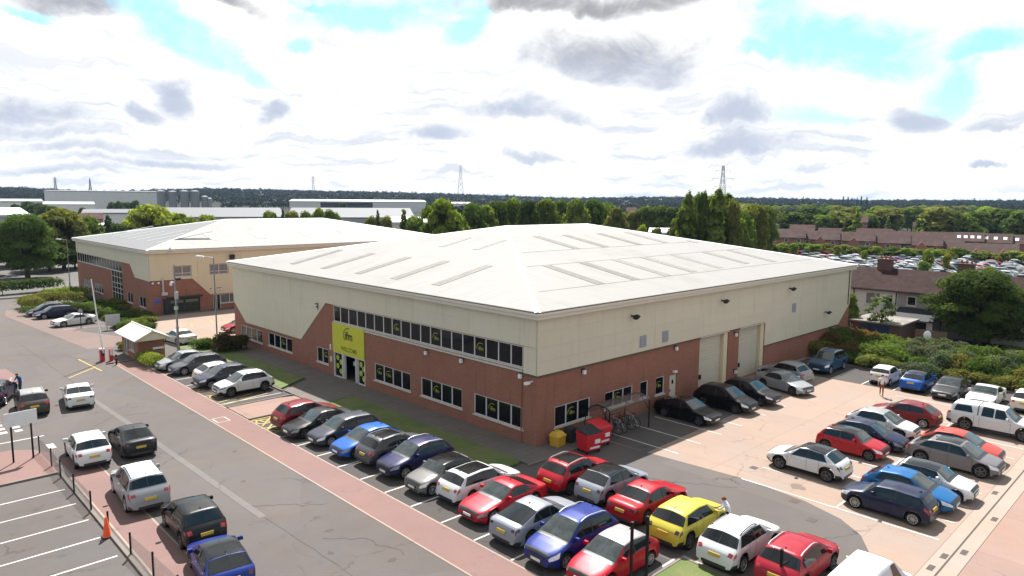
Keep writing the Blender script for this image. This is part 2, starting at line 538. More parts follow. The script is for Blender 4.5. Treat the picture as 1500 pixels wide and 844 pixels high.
def leaf_mat():
    m, t, b = material('leaves')
    oi = t.node('ShaderNodeObjectInfo')
    at = t.node('ShaderNodeAttribute', attribute_name='tone')
    f = at.outputs['Fac']
    dark = t.mix(1.0, oi.outputs['Color'], (0.55, 0.62, 0.60), 'MULTIPLY')
    lite = t.mix(1.0, oi.outputs['Color'], (1.45, 1.32, 1.05), 'MULTIPLY')
    c = t.mix(f, dark, lite)
    t.put(b.inputs['Base Color'], c)
    b.inputs['Roughness'].default_value = 0.6
    b.inputs['Specular IOR Level'].default_value = 0.015
    tr = t.node('ShaderNodeBsdfTranslucent')
    t.put(tr.inputs[0], t.mix(1.0, c, (1.25, 1.35, 0.6), 'MULTIPLY'))
    ms = t.node('ShaderNodeMixShader')
    ms.inputs[0].default_value = 0.40
    t.l.new(b.outputs[0], ms.inputs[1])
    t.l.new(tr.outputs[0], ms.inputs[2])
    t.l.new(ms.outputs[0], m.node_tree.nodes['Material Output'].inputs[0])


leaf_mat()


def grass_mat():
    m, t, b = material('grass')
    oc = t.node('ShaderNodeTexCoord').outputs['Object']
    n = t.noise(oc, 0.5, 6, 0.65, 0.5)
    n2 = t.noise(oc, 9.0, 4, 0.7)
    c = t.ramp(n, [(0.3, (0.060, 0.105, 0.018)), (0.52, (0.105, 0.135, 0.030)), (0.72, (0.17, 0.15, 0.055))])
    c = t.mix(t.math('MULTIPLY', n2, .5), c, (0.03, 0.05, 0.012))
    t.put(b.inputs['Base Color'], c)
    b.inputs['Roughness'].default_value = 0.9
    bn = t.node('ShaderNodeBump')
    bn.inputs['Strength'].default_value = 0.8
    bn.inputs['Distance'].default_value = 0.05
    t.put(bn.inputs['Height'], t.noise(oc, 14, 3))
    t.put(b.inputs['Normal'], bn.outputs[0])


grass_mat()


# ------------------------------------------------------------------ mesh helpers
class MB:
    def __init__(self):
        self.v, self.f, self.m = [], [], []

    def add(self, vs, fs, mi=0):
        o = len(self.v)
        self.v += [tuple(map(float, p)) for p in vs]
        for f in fs:
            self.f.append([i + o for i in f])
            self.m.append(mi)
        return self

    def box(self, x0, x1, y0, y1, z0, z1, mi=0):
        vs = [(x, y, z) for z in (z0, z1) for y in (y0, y1) for x in (x0, x1)]
        return self.add(vs, [(0, 2, 3, 1), (4, 5, 7, 6), (0, 1, 5, 4), (2, 6, 7, 3), (0, 4, 6, 2), (1, 3, 7, 5)], mi)

    def fbox(self, F, u0, u1, v0, v1, w0, w1, mi=0):
        vs = [F(u, v, w) for w in (w0, w1) for v in (v0, v1) for u in (u0, u1)]
        return self.add(vs, [(0, 2, 3, 1), (4, 5, 7, 6), (0, 1, 5, 4), (2, 6, 7, 3), (0, 4, 6, 2), (1, 3, 7, 5)], mi)

    def obox(self, c, sx_, sy_, z0, z1, ang=0.0, mi=0, taper=1.0):
        ca, sa = math.cos(ang), math.sin(ang)
        vs = []
        for z, k in ((z0, 1.0), (z1, taper)):
            for y in (-sy_ / 2 * k, sy_ / 2 * k):
                for x in (-sx_ / 2 * k, sx_ / 2 * k):
                    vs.append((c[0] + x * ca - y * sa, c[1] + x * sa + y * ca, z))
        return self.add(vs, [(0, 2, 3, 1), (4, 5, 7, 6), (0, 1, 5, 4), (2, 6, 7, 3), (0, 4, 6, 2), (1, 3, 7, 5)], mi)

    def tube(self, pts, r, n=8, mi=0, cap=True):
        pts = [Vector(p) for p in pts]
        rs = r if isinstance(r, (list, tuple)) else [r] * len(pts)
        rings = []
        for i, p in enumerate(pts):
            d = (pts[min(i + 1, len(pts) - 1)] - pts[max(i - 1, 0)]).normalized()
            a = d.orthogonal().normalized() if i == 0 else (rings[-1][1] - d * rings[-1][1].dot(d)).normalized()
            b_ = d.cross(a)
            rings.append(([p + (a * math.cos(2 * math.pi * k / n) + b_ * math.sin(2 * math.pi * k / n)) * rs[i] for k in range(n)], a))
        vs = [q for ring, _ in rings for q in ring]
        fs = []
        for i in range(len(pts) - 1):
            for k in range(n):
                fs.append((i * n + k, i * n + (k + 1) % n, (i + 1) * n + (k + 1) % n, (i + 1) * n + k))
        if cap:
            fs.append(tuple(range(n))[::-1])
            fs.append(tuple(range((len(pts) - 1) * n, len(pts) * n)))
        return self.add(vs, fs, mi)

    def lathe(self, prof, n=24, axis='Z', c=(0, 0, 0), mi=0):
        """prof = [(radius, height)]"""
        vs = []
        for r_, h in prof:
            for k in range(n):
                a = 2 * math.pi * k / n
                p = (r_ * math.cos(a), r_ * math.sin(a), h)
                if axis == 'Y':
                    p = (p[0], p[2], p[1])
                vs.append((c[0] + p[0], c[1] + p[1], c[2] + p[2]))
        fs = []
        for i in range(len(prof) - 1):
            for k in range(n):
                fs.append((i * n + k, i * n + (k + 1) % n, (i + 1) * n + (k + 1) % n, (i + 1) * n + k))
        return self.add(vs, fs, mi)

    def poly(self, pts, z0, z1=None, mi=0):
        """flat polygon at z0, or a prism from z0 up to z1"""
        n = len(pts)
        if z1 is None:
            return self.add([(x, y, z0) for x, y in pts], [tuple(range(n))], mi)
        vs = [(x, y, z0) for x, y in pts] + [(x, y, z1) for x, y in pts]
        fs = [tuple(range(n))[::-1], tuple(range(n, 2 * n))] + [(i, (i + 1) % n, n + (i + 1) % n, n + i) for i in range(n)]
        return self.add(vs, fs, mi)

    def fpoly(self, F, pts, w0, w1, mi=0):
        n = len(pts)
        vs = [F(u, v, w0) for u, v in pts] + [F(u, v, w1) for u, v in pts]
        fs = [tuple(range(n))[::-1], tuple(range(n, 2 * n))] + [(i, (i + 1) % n, n + (i + 1) % n, n + i) for i in range(n)]
        return self.add(vs, fs, mi)

    def mesh(self, name, mats, smooth=None):
        me = bpy.data.meshes.new(name)
        me.from_pydata(self.v, [], self.f)
        for m in (mats if isinstance(mats, (list, tuple)) else [mats]):
            me.materials.append(MATS[m])
        me.polygons.foreach_set('material_index', self.m)
        me.update()
        bm = bmesh.new()
        bm.from_mesh(me)
        bmesh.ops.recalc_face_normals(bm, faces=bm.faces)
        bm.to_mesh(me)
        bm.free()
        if smooth is not None:
            me.polygons.foreach_set('use_smooth', [True] * len(me.polygons))
            me.set_sharp_from_angle(angle=rad(smooth))
        return me


def link(name, me, parent=None, loc=None, rot=None):
    o = bpy.data.objects.new(name, me)
    COL.objects.link(o)
    if parent is not None:
        o.parent = parent
    if loc is not None:
        o.location = loc
    if rot is not None:
        o.rotation_euler = rot
    return o


def part(name, mb, mats, parent, smooth=None, loc=None, rot=None):
    return link(name, mb.mesh(name, mats, smooth), parent, loc, rot)


def tag(o, label, cat, group=None):
    o['label'] = label
    o['category'] = cat
    if group:
        o['group'] = group
    return o


def thing(name, label, cat, loc=(0, 0, 0), rotz=0.0, group=None):
    o = bpy.data.objects.new(name, None)
    o.empty_display_size = 0.3
    COL.objects.link(o)
    o.location = loc
    o.rotation_euler = (0, 0, rotz)
    return tag(o, label, cat, group)


def struct(name, mb, mats, kind='structure', smooth=None):
    o = part(name, mb, mats, None, smooth)
    o['kind'] = kind
    return o


def clip(poly, a, b, c):
    """keep the part of a convex polygon where a*u + b*v <= c"""
    out = []
    for i in range(len(poly)):
        p, q = poly[i], poly[(i + 1) % len(poly)]
        dp, dq = a * p[0] + b * p[1] - c, a * q[0] + b * q[1] - c
        if dp <= 0:
            out.append(p)
        if (dp < 0) != (dq < 0) and dp != dq:
            s = dp / (dp - dq)
            out.append((p[0] + s * (q[0] - p[0]), p[1] + s * (q[1] - p[1])))
    res = []
    for p in out:
        if not res or math.hypot(p[0] - res[-1][0], p[1] - res[-1][1]) > 1e-4:
            res.append(p)
    if len(res) > 1 and math.hypot(res[0][0] - res[-1][0], res[0][1] - res[-1][1]) < 1e-4:
        res.pop()
    return res


def area(p):
    return abs(sum(p[i][0] * p[(i + 1) % len(p)][1] - p[(i + 1) % len(p)][0] * p[i][1] for i in range(len(p)))) / 2


def text_mesh(s, size, mat, bold=0.0):
    cu = bpy.data.curves.new('lettering', 'FONT')
    cu.body = s
    cu.size = size
    cu.align_x = 'CENTER'
    cu.extrude = 0.004
    cu.offset = bold
    cu.resolution_u = 2
    o = bpy.data.objects.new('lettering_tmp', cu)
    COL.objects.link(o)
    dg = bpy.context.evaluated_depsgraph_get()
    me = bpy.data.meshes.new_from_object(o.evaluated_get(dg))
    bpy.data.objects.remove(o)
    me.materials.clear()
    me.materials.append(MATS[mat])
    return me

# ------------------------------------------------------------------ terrain and ground
def smooth01(x):
    x = min(1.0, max(0.0, x))
    return x * x * (3 - 2 * x)


def ridge(px):
    """height of the wooded ridge ground by compass bearing (photo column as the bearing unit)"""
    t = [(-900, 30), (0, 33), (160, 26), (330, 37), (500, 33), (640, 29), (740, 24), (830, 19), (900, 21), (1000, 24), (1100, 21), (1250, 17), (1500, 17), (2400, 20)]
    for (a, h0), (b, h1) in zip(t, t[1:]):
        if a <= px <= b:
            return h0 + (h1 - h0) * smooth01((px - a) / (b - a))
    return 30


def terrain_z(px, D):
    if D < 650:
        return -0.03
    if D < 2300:
        return -0.03 + ridge(px) * smooth01((D - 650) / 1500)
    return ridge(px) * (1 - 0.9 * smooth01((D - 2300) / 1500))


mb = MB()
cols = list(range(-1200, 2800, 40))
rads = [0.5, 60, 150, 300, 450, 650, 800, 950, 1100, 1300, 1500, 1750, 2000, 2300, 2700, 3300, 4200, 6000, 9000]


def cam_angle(px):
    return CYAW - math.atan((px - 750) / CF)


angs = [2 * math.pi * i / 180 for i in range(180)]
ring = []
for D in rads:
    for a in angs:
        rel = CYAW - a
        rel = (rel + math.pi) % (2 * math.pi) - math.pi
        px = 750 + CF * math.tan(max(-1.3, min(1.3, rel)))
        z = terrain_z(max(-1200, min(2700, px)), D) if abs(rel) < 1.45 else (-0.03 if D < 2300 else 12)
        mb.v.append((CAM[0] + D * math.cos(a), CAM[1] + D * math.sin(a), z))
n = len(angs)
for i in range(len(rads) - 1):
    for k in range(n):
        mb.f.append([i * n + k, i * n + (k + 1) % n, (i + 1) * n + (k + 1) % n, (i + 1) * n + k])
        mb.m.append(0)
mb.f.append(list(range(n))[::-1])
mb.m.append(0)
struct('ground', mb, 'field', smooth=60)

# pale hills far beyond the woods
mb = MB()
hz = [(x, 38 + 12 * math.sin(x * .011) + 6 * math.sin(x * .004 + 1) + 3 * math.sin(x * .031)) for x in range(-400, 1950, 50)]
for x, h in hz:
    for D, hh in ((8200, 0), (8900, 0.75 * h), (9500, h), (10500, 0)):
        a = cam_angle(x)
        mb.v.append((CAM[0] + D * math.cos(a), CAM[1] + D * math.sin(a), hh))
for i in range(len(hz) - 1):
    for k in range(3):
        mb.f.append([i * 4 + k, i * 4 + k + 1, i * 4 + 5 + k, i * 4 + 4 + k])
        mb.m.append(0)
struct('hills', mb, 'field', smooth=60)


def sheet(name, pts, z, mat):
    return struct(name, MB().poly(pts, z), mat)


def rect(x0, x1, y0, y1):
    return [(x0, y0), (x1, y0), (x1, y1), (x0, y1)]


sheet('industrial_estate_ground', [(-150, 100), (60, 100), (210, 330), (60, 700), (-330, 560)], 0.0, 'industrial_ground')
sheet('access_road', [(-60, -70), (60, -70), (60, 20), (62, 98), (-16, 98), (-40, 92), (-60, 60)], 0.004, 'asphalt')
sheet('parking_tarmac', rect(-10.45, -5.5, -19.2, 17.3), 0.008, 'asphalt_bay')
sheet('parking_tarmac_far', rect(-10.45, -5.5, 21.0, 36.6), 0.008, 'asphalt_bay')
sheet('service_lane', [(-5.5, -19.2), (1.0, -19.0), (2.8, -17.9), (3.84, -16.6), (4.6, -14.5), (5.0, -10.9), (4.45, -4.8), (4.3, -0.02), (0.3, -0.02), (0.3, -1.75), (-2.2, -1.75), (-5.5, -1.75)], 0.008, 'asphalt_lane')
sheet('concrete_yard', [(4.3, -0.02), (4.45, -4.8), (5.0, -10.9), (4.6, -14.5), (3.84, -16.6), (2.8, -17.9), (1.0, -19.0), (-5.5, -19.2), (-30, -19.4), (-30, -20.72), (38.0, -20.72), (38, -0.02)], 0.010, 'concrete_yard')
sheet('back_row_tarmac', [(31.0, -0.4), (37.1, -0.4), (37.1, -20.6), (31.0, -20.6)], 0.014, 'asphalt_bay')
sheet('bay_shadow_sheet', [(4.45, -0.05), (4.45, -5.0), (17.6, -4.6), (17.6, -0.05)], 0.014, 'asphalt_lane')  # darker sheet drawn to the warehouse shadow edge, shade put into its colour
sheet('far_concrete_yard', rect(-30, 60, -60, -21.95), 0.010, 'concrete_pink')
sheet('forecourt', [(-5.6, 45.6), (60, 45.6), (60, 67.0), (-1.6, 67.0), (-5.0, 62.0), (-6.4, 54)], 0.010, 'concrete_yard')
sheet('footpath_strip', rect(-12.42, -10.45, -22, 42.0), 0.012, 'red_tarmac')
sheet('footpath_strip_far', [(-12.6, 50.5), (-8.6, 49.4), (-6.6, 51.5), (-10.6, 61.5), (-12.3, 82), (-14.2, 86), (-15.2, 80)], 0.012, 'paved_far')
sheet('left_footpath', rect(-21.7, -20.1, -12, 17.6), 0.012, 'red_tarmac')
sheet('left_paved_corner', [(-30, 16.2), (-22.0, 15.2), (-21.75, 19.3), (-22.3, 20.4), (-23.3, 21.2), (-30, 21.8)], 0.012, 'red_tarmac')
sheet('left_forecourt', [(-26.0, 31.5), (-22.4, 34.5), (-19.6, 40), (-20, 46), (-30, 46)], 0.012, 'red_tarmac')
sheet('left_parking_tarmac', rect(-45, -22.05, -14, 15.0), 0.012, 'asphalt_lane')
sheet('far_car_park_tarmac', [(128, -60), (262, -10), (250, 118), (188, 118), (120, 22)], 0.02, 'car_park_far')
sheet('back_road', [(-70, 84), (-16, 85.5), (-3, 91), (-2.5, 96.5), (-20, 93), (-70, 91.5)], 0.012, 'asphalt_lane')

# raised pieces
mb = MB()
mb.poly([(-10.42, 17.35), (-6.3, 17.35), (-5.4, 18.2), (-5.4, 20.6), (-6.6, 20.95), (-10.42, 20.95)], 0.0, 0.07)
struct('crossing_path', mb, 'concrete_pink')
mb = MB()
mb.poly([(-2.3, -1.65), (0.22, -1.65), (0.22, -0.005), (-0.005, -0.005), (-0.005, 44.8), (-1.7, 44.8), (-2.3, 36), (-2.3, 24.5), (-5.35, 22.5), (-5.35, 17.2), (-4.5, 17.0), (-2.9, 17.6), (-2.25, 17)], 0.0, 0.11)
mb.poly([(0.24, -1.65), (2.9, -1.65), (2.9, -0.005), (0.24, -0.005)], 0.0, 0.105)
struct('pavement', mb, 'pavement_slab')
mb = MB()
mb.poly([(-5.35, -1.2), (-2.6, -1.2), (-2.32, -0.9), (-2.32, 16.9), (-2.9, 17.4), (-4.5, 16.8), (-5.35, 16.6)], 0.0, 0.16)
o = struct('grass_verge', mb, 'grass', kind='structure')
mb = MB()
mb.poly([(-5.35, 23.1), (-2.4, 25.0), (-2.4, 36), (-1.8, 44.6), (-5.6, 45.2), (-6.6, 41.2), (-9.3, 41.0), (-9.3, 37.0), (-5.35, 36.8)], 0.0, 0.15)
struct('grass_verge_far', mb, 'grass')
sheet('grass_corner', [(-5.0, -13.55), (-5.0, -20), (-7.2, -19.0), (-9.6, -14.6), (-9.6, -13.62)], 0.1, 'grass')
mb = MB()
for x0, x1, y0, y1 in ((-5.5, -5.36, -1.5, 17.0), (-5.5, -5.36, 22.6, 36.8), (-2.45, 3.0, -1.8, -1.66), (-10.45, -5.4, 17.2, 17.34), (-10.45, -5.4, 20.96, 21.1), (-45, -22.05, 15.02, 15.17),
                       (37.1, 37.25, -20.6, -0.4), (-5.1, -4.98, -20, -13.5), (-9.7, -5.1, -13.6, -13.48), (-22.06, -21.9, -14, 15.0), (-9.35, -5.4, 36.8, 36.94), (-13.05, -10.3, 41.9, 42.05)):
    mb.box(x0, x1, y0, y1, 0.0, 0.12)
struct('kerb', mb, 'kerb_stone')
# drainage channel along the yard
mb = MB()
for y0, y1 in ((-21.93, -21.36), (-21.28, -20.74)):
    mb.box(-30, 60, y0, y1, 0.0, 0.02)
struct('drainage_channel', mb, 'pale_concrete')
mb = MB()
mb.box(-30, 60, -21.36, -21.28, 0.0, 0.008)
for x, y in ((1.9, -21.0), (3.4, -21.1), (12.9, -20.95), (9.2, -21.7), (4.4, -21.6)):
    mb.box(x - .28, x + .28, y - .12, y + .12, 0.016, 0.024)
for x, y in ((6.9, -10.6), (4.2, -14.2), (2.7, -15.7), (-8.3, 24.0)):
    mb.box(x - .22, x + .22, y - .2, y + .2, 0.012, 0.018)
struct('drain_grate', mb, 'grate_iron')

# painted markings
def lines(name, segs, w, mat, z=0.018):
    mb = MB()
    for i, (x0, y0, x1, y1) in enumerate(segs):
        d = Vector((x1 - x0, y1 - y0)).normalized()
        nx, ny = -d.y * w / 2, d.x * w / 2
        mb.add([(x0 + nx, y0 + ny, z), (x1 + nx, y1 + ny, z), (x1 - nx, y1 - ny, z), (x0 - nx, y0 - ny, z)], [(0, 1, 2, 3)])
    return struct(name, mb, mat)


seg = []
for y in (14.6, 12.5, 10.35, 7.91, 5.55, 3.15, .8, -1.49, -3.9, -6.26, -8.65, -11.05, -13.5):
    seg.append((-10.4, y, -5.7, y))
for y in (34.4, 31.9, 29.4, 26.9, 22.3):
    seg.append((-10.4, y, -5.7, y))
for y in (-7.1, -9.5, -12.0, -14.6, -17.1):
    seg.append((-4.5, y, 0.2, y))
seg += [(-9.4, -13.3, -5.2, -13.3), (-4.8, -13.4, -4.8, -18.5)]
for y in (12.41, 10.06, 7.64, 5.32, 3.0, 0.7, -1.6, -4.0, -6.4):
    seg.append((-27.5, y, -22.3, y))
lines('parking_line', seg, .11, 'white_paint')
seg = []
for k in range(14):
    x = 4.9 + 2.45 * k
    if x < 30:
        seg.append((x, -10.9, x, -20.5))
seg.append((4.9, -15.95, 30, -15.95))
for x in (5.65, 8.2, 10.75, 13.4, 16.8, 20.0):
    seg.append((x, -1.2, x, -6.4))
for y in (-5.25, -7.75, -10.2, -12.65, -15.1, -17.6, -20.1):
    seg.append((31.0, y, 36.6, y))
for y in (69.2, 66.6, 64.2, 72.0, 75.0):
    seg.append((-12.0, y, -7.5, y))
lines('yard_parking_line', seg, .11, 'white_paint', 0.021)
lines('strip_edge_line', [(-12.42, -22, -12.42, 41.9), (-10.47, -22, -10.47, 41.9), (-20.1, -12, -20.1, 17.6), (-21.7, -12, -21.7, 17.4)], .09, 'pale_concrete', 0.016)
lines('road_centre_line', [(-17.0, 33, -16.62, 21.1), (-16.62, 21.1, -16.22, 2.35)], .36, 'worn_paint', 0.012)
seg = [(-14.4, 46, -14.0, 39.5), (-16.7, 38.6, -14.2, 41.3)]
lines('road_yellow_line', seg, .13, 'yellow_paint', 0.012)
seg = [(-4.63, 47.8, 3.24, 52.7), (-3.0, 55.4, -0.5, 56.0), (-0.5, 56.0, 0.2, 58.4), (0.2, 58.4, 2.6, 58.2), (2.6, 58.2, 3.2, 60.6), (3.2, 60.6, 5.9, 60.1), (-3.8, 53.6, 4.2, 57.2), (-1.8, 57.6, 6.5, 62.2)]
lines('forecourt_marking', seg, .14, 'yellow_paint', 0.018)
mb = MB()
for k in range(4):
    for j, x in enumerate((-23.3, -22.5)):
        mb.box(x, x + .42, 27.9 - k * .95 - j * .1, 28.4 - k * .95 - j * .1, 0.008, 0.014)
mb.box(-26, -21.3, 22.9, 23.05, 0.008, 0.014)
mb.box(-21.6, -21.2, 19.9, 20.9, 0.008, 0.014)
struct('give_way_marking', mb, 'white_paint')
seg = []
for k in range(4):
    seg.append((-22.9 + k * .55, 35.0 + k * .8, -21.8 + k * .55, 40.5 + k * .5))
lines('left_hatching', seg, .12, 'pale_concrete', 0.018)


def wheelchair(mb, cx, cy, s=1.0):
    """the access symbol: a ring with a seated figure, lying on the ground, head towards +Y"""
    pts = [(cx + s * .55 * math.cos(t) - .1, cy + s * .55 * math.sin(t)) for t in np.linspace(rad(30), rad(330), 22)]
    pts2 = [(cx + s * .42 * math.cos(t) - .1, cy + s * .42 * math.sin(t)) for t in np.linspace(rad(30), rad(330), 22)]
    for i in range(21):
        mb.add([(*pts[i], .021), (*pts[i + 1], .021), (*pts2[i + 1], .021), (*pts2[i], .021)], [(0, 1, 2, 3)])
    for x0, y0, x1, y1 in ((.8, -.2, -.1, -.1), (-.1, -.1, -.2, .45), (-.2, .45, -.85, .7), (.5, -.2, .5, .3)):
        d = Vector((x1 - x0, y1 - y0)).normalized() * .07
        mb.add([(cx + s * x0 - d.y, cy + s * y0 + d.x, .0225), (cx + s * x1 - d.y, cy + s * y1 + d.x, .0225), (cx + s * x1 + d.y, cy + s * y1 - d.x, .0225), (cx + s * x0 + d.y, cy + s * y0 - d.x, .0225)], [(0, 1, 2, 3)])


mb = MB()
for cx, cy in ((-9.75, 18.9 - 2.6), (-9.75, 14.9 - .6), (-9.7, 24.6), (-9.7, 27.0)):
    wheelchair(mb, cx, cy)
struct('disabled_bay_marking', mb, 'yellow_paint')
seg = [(-10.35, 22.0, -6.5, 22.9), (-10.35, 22.9, -7.4, 23.6), (-10.35, 15.4, -8.9, 17.1), (-10.35, 14.6, -8.6, 16.6), (-10.35, 17.1, -5.8, 17.1), (-10.35, 13.6, -5.8, 13.6)]
lines('disabled_bay_line', seg, .12, 'yellow_paint', 0.0235)
lines('strip_box_marking', [(-12.2, 18.1, -11.4, 18.1), (-12.2, 19.2, -11.4, 19.2), (-12.2, 18.1, -12.2, 19.2), (-11.4, 18.1, -11.4, 19.2)], .07, 'white_paint', .0165)


rg = random.Random(33)


def wander(name, pts, w, mat, z, jit=.12, step=.6):
    """an irregular thin line on the ground: seams and cracks"""
    mb = MB()
    q = []
    for (x0, y0), (x1, y1) in zip(pts, pts[1:]):
        n_ = max(2, int(math.hypot(x1 - x0, y1 - y0) / step))
        q += [(x0 + (x1 - x0) * k / n_ + rg.uniform(-jit, jit), y0 + (y1 - y0) * k / n_ + rg.uniform(-jit, jit)) for k in range(n_)]
    for a, b in zip(q, q[1:]):
        d = Vector((b[0] - a[0], b[1] - a[1])).normalized() * w * rg.uniform(.3, .7)
        mb.add([(a[0] - d.y, a[1] + d.x, z), (b[0] - d.y, b[1] + d.x, z), (b[0] + d.y, b[1] - d.x, z), (a[0] + d.y, a[1] - d.x, z)], [(0, 1, 2, 3)])
    return struct(name, mb, mat)


wander('road_seam', [(-16.2, 2.3), (-15.9, -4), (-16.3, -14)], .05, 'crack', .009, .05)
wander('road_seam', [(-16.7, 33), (-17.1, 60)], .05, 'crack', .009, .05)
wander('road_crack', [(-16.2, 4.0), (-14.9, 3.2), (-13.6, 1.7), (-12.6, 1.4)], .055, 'crack', .0095, .16, .35)
wander('road_crack', [(-15.2, -1.5), (-14.0, -2.6), (-13.2, -5.4)], .055, 'crack', .0095, .16, .35)
wander('road_crack', [(-18.8, -3.5), (-16.4, -4.6), (-14.8, -7.6)], .055, 'crack', .0095, .16, .35)
wander('road_crack', [(-19.3, 22), (-17.0, 24.2), (-14.4, 23.6)], .055, 'crack', .0095, .16, .4)
wander('road_crack', [(-18.2, 52), (-15.0, 49), (-13.6, 44)], .055, 'crack', .0095, .2, .4)
wander('lane_crack', [(0.2, -6.0), (2.0, -8.8), (3.9, -11.8)], .055, 'crack', .0125, .12, .4)


def blotch(mb, x, y, rx, ry, z):
    n_ = 14
    ph = rg.uniform(0, 6)
    mb.add([(x + rx * (1 + .25 * math.sin(3 * t + ph) + rg.uniform(-.12, .12)) * math.cos(t), y + ry * (1 + .2 * math.sin(2 * t + ph)) * math.sin(t), z) for t in np.linspace(0, 2 * math.pi, n_ + 1)[:-1]], [tuple(range(n_))])


mb = MB()
for x, y in ((-13.9, 2.4), (-14.6, -1.0), (-15.6, -2.9), (-14.0, -5.2), (-18.6, -6.2), (-15.1, 7.2), (-13.6, 12.0)):
    blotch(mb, x, y, rg.uniform(.1, .22), rg.uniform(.08, .18), .0098)
struct('road_pothole', mb, 'crack')
mb = MB()
for k in range(13):
    y = 11.5 - 2.38 * k
    blotch(mb, -7.6 + rg.uniform(-.6, .6), y + rg.uniform(-.2, .2), rg.uniform(.2, .5), rg.uniform(.15, .35), .0135)
struct('oil_stain', mb, 'oil')
mb = MB()
for k in range(9):
    x = 6.2 + 2.45 * k
    for y in (-13.6, -18.3):
        blotch(mb, x + rg.uniform(-.2, .2), y + rg.uniform(-.5, .5), rg.uniform(.15, .4), rg.uniform(.2, .5), .0145)
struct('oil_stain', mb, 'yard_oil')


# ------------------------------------------------------------------ the two twin units
def wall_holes(mb, F, u0, u1, v0, v1, holes, d=0.16, mi=0):
    us = sorted({u0, u1, *[h[0] for h in holes], *[h[1] for h in holes]})
    vs = sorted({v0, v1, *[h[2] for h in holes], *[h[3] for h in holes]})
    for a, b in zip(us, us[1:]):
        for c, e in zip(vs, vs[1:]):
            mu, mv = (a + b) / 2, (c + e) / 2
            if any(h[0] < mu < h[1] and h[2] < mv < h[3] for h in holes):
                continue
            mb.add([F(a, c, 0), F(b, c, 0), F(b, e, 0), F(a, e, 0)], [(0, 1, 2, 3)], mi)
    for a, b, c, e in holes:
        for p, q in (((a, c), (b, c)), ((b, c), (b, e)), ((b, e), (a, e)), ((a, e), (a, c))):
            mb.add([F(*p, 0), F(*q, 0), F(*q, -d), F(*p, -d)], [(0, 1, 2, 3)], mi)


PANE = {}


def window(root, F, u0, u1, v0, v1, mull=(), pane_mat='window_black', bar=0.07, hbars=(), sill=True, name='window'):
    """frame with mullions (a part) carrying panes and a sill (sub-parts)"""
    mb = MB()
    edges = [u0] + list(mull) + [u1]
    mb.fbox(F, u0, u0 + bar, v0, v1, -.13, -.03)
    mb.fbox(F, u1 - bar, u1, v0, v1, -.13, -.03)
    mb.fbox(F, u0 + bar, u1 - bar, v0, v0 + bar, -.13, -.033)
    mb.fbox(F, u0 + bar, u1 - bar, v1 - bar, v1, -.13, -.033)
    for m in mull:
        mb.fbox(F, m - bar * .6, m + bar * .6, v0 + bar, v1 - bar, -.13, -.036)
    for h in hbars:
        mb.fbox(F, u0 + bar, u1 - bar, h - .03, h + .03, -.125, -.045)
    fr = part(name, mb, 'frame_white', root)
    vb = [v0] + list(hbars) + [v1]
    for i, (a, b) in enumerate(zip(edges, edges[1:])):
        for c, e in zip(vb, vb[1:]):
            pm = pane_mat(i) if callable(pane_mat) else pane_mat
            part('pane', MB().fbox(F, a + .02, b - .02, c + .02, e - .02, -.11, -.085), pm, fr)
    if sill:
        part('sill', MB().fbox(F, u0 - .09, u1 + .09, v0 - .085, v0 - .003, -.10, .06), 'sill_white', fr)
    return fr


def logo(root, F, u, v, s, name='window_logo'):
    """letters with a broken ring above them, stuck on a pane"""
    me = text_mesh('ifm', .40 * s, 'logo_lime', .0)
    mb = MB()
    for k in range(12):
        t0, t1 = rad(60 + k * 11), rad(60 + k * 11 + 11.5)
        r0, r1 = .36 * s, .40 * s
        P = lambda r_, t: F(u + FLIP[id(F)] * r_ * math.cos(t), v + r_ * .9 * math.sin(t), -.079)
        mb.add([P(r0, t0), P(r1, t0), P(r1, t1), P(r0, t1)], [(0, 1, 2, 3)])
    o = part(name, mb, 'logo_lime', root)
    place_text(me, o, F, u + FLIP[id(F)] * .04 * s, v - .14 * s, -.078, 'logo_letters')
    return o


FLIP = {}


def place_text(me, parent, F, u, v, w, name):
    """put a flat lettering mesh on a facade"""
    fl = FLIP[id(F)]
    co = np.empty(len(me.vertices) * 3)
    me.vertices.foreach_get('co', co)
    co = co.reshape(-1, 3)
    out = np.array([F(u + fl * x, v + y, w + z) for x, y, z in co])
    me.vertices.foreach_set('co', out.ravel())
    me.update()
    me.name = name
    return link(name, me, parent)


def panels(root, F, polys, holes, mat, cw=6.03, u_off=0.0, rows=(2.4, 3.47, 4.54, 5.38, 6.22, 7.25, 8.3), w=0.05, name='cladding_panel'):
    for poly in polys:
        umin, umax = min(p[0] for p in poly), max(p[0] for p in poly)
        c0 = math.floor((umin - u_off) / cw)
        for c in range(c0, math.ceil((umax - u_off) / cw)):
            a, b = u_off + c * cw, u_off + (c + 1) * cw
            for r0, r1 in zip(rows, rows[1:]):
                p = clip(clip(clip(clip(poly, -1, 0, -(a + .008)), 1, 0, b - .008), 0, -1, -(r0 + .0025)), 0, 1, r1 - .0025)
                if len(p) >= 3 and area(p) > .03:
                    part(name, MB().fpoly(F, p, 0.0, w), mat, root)


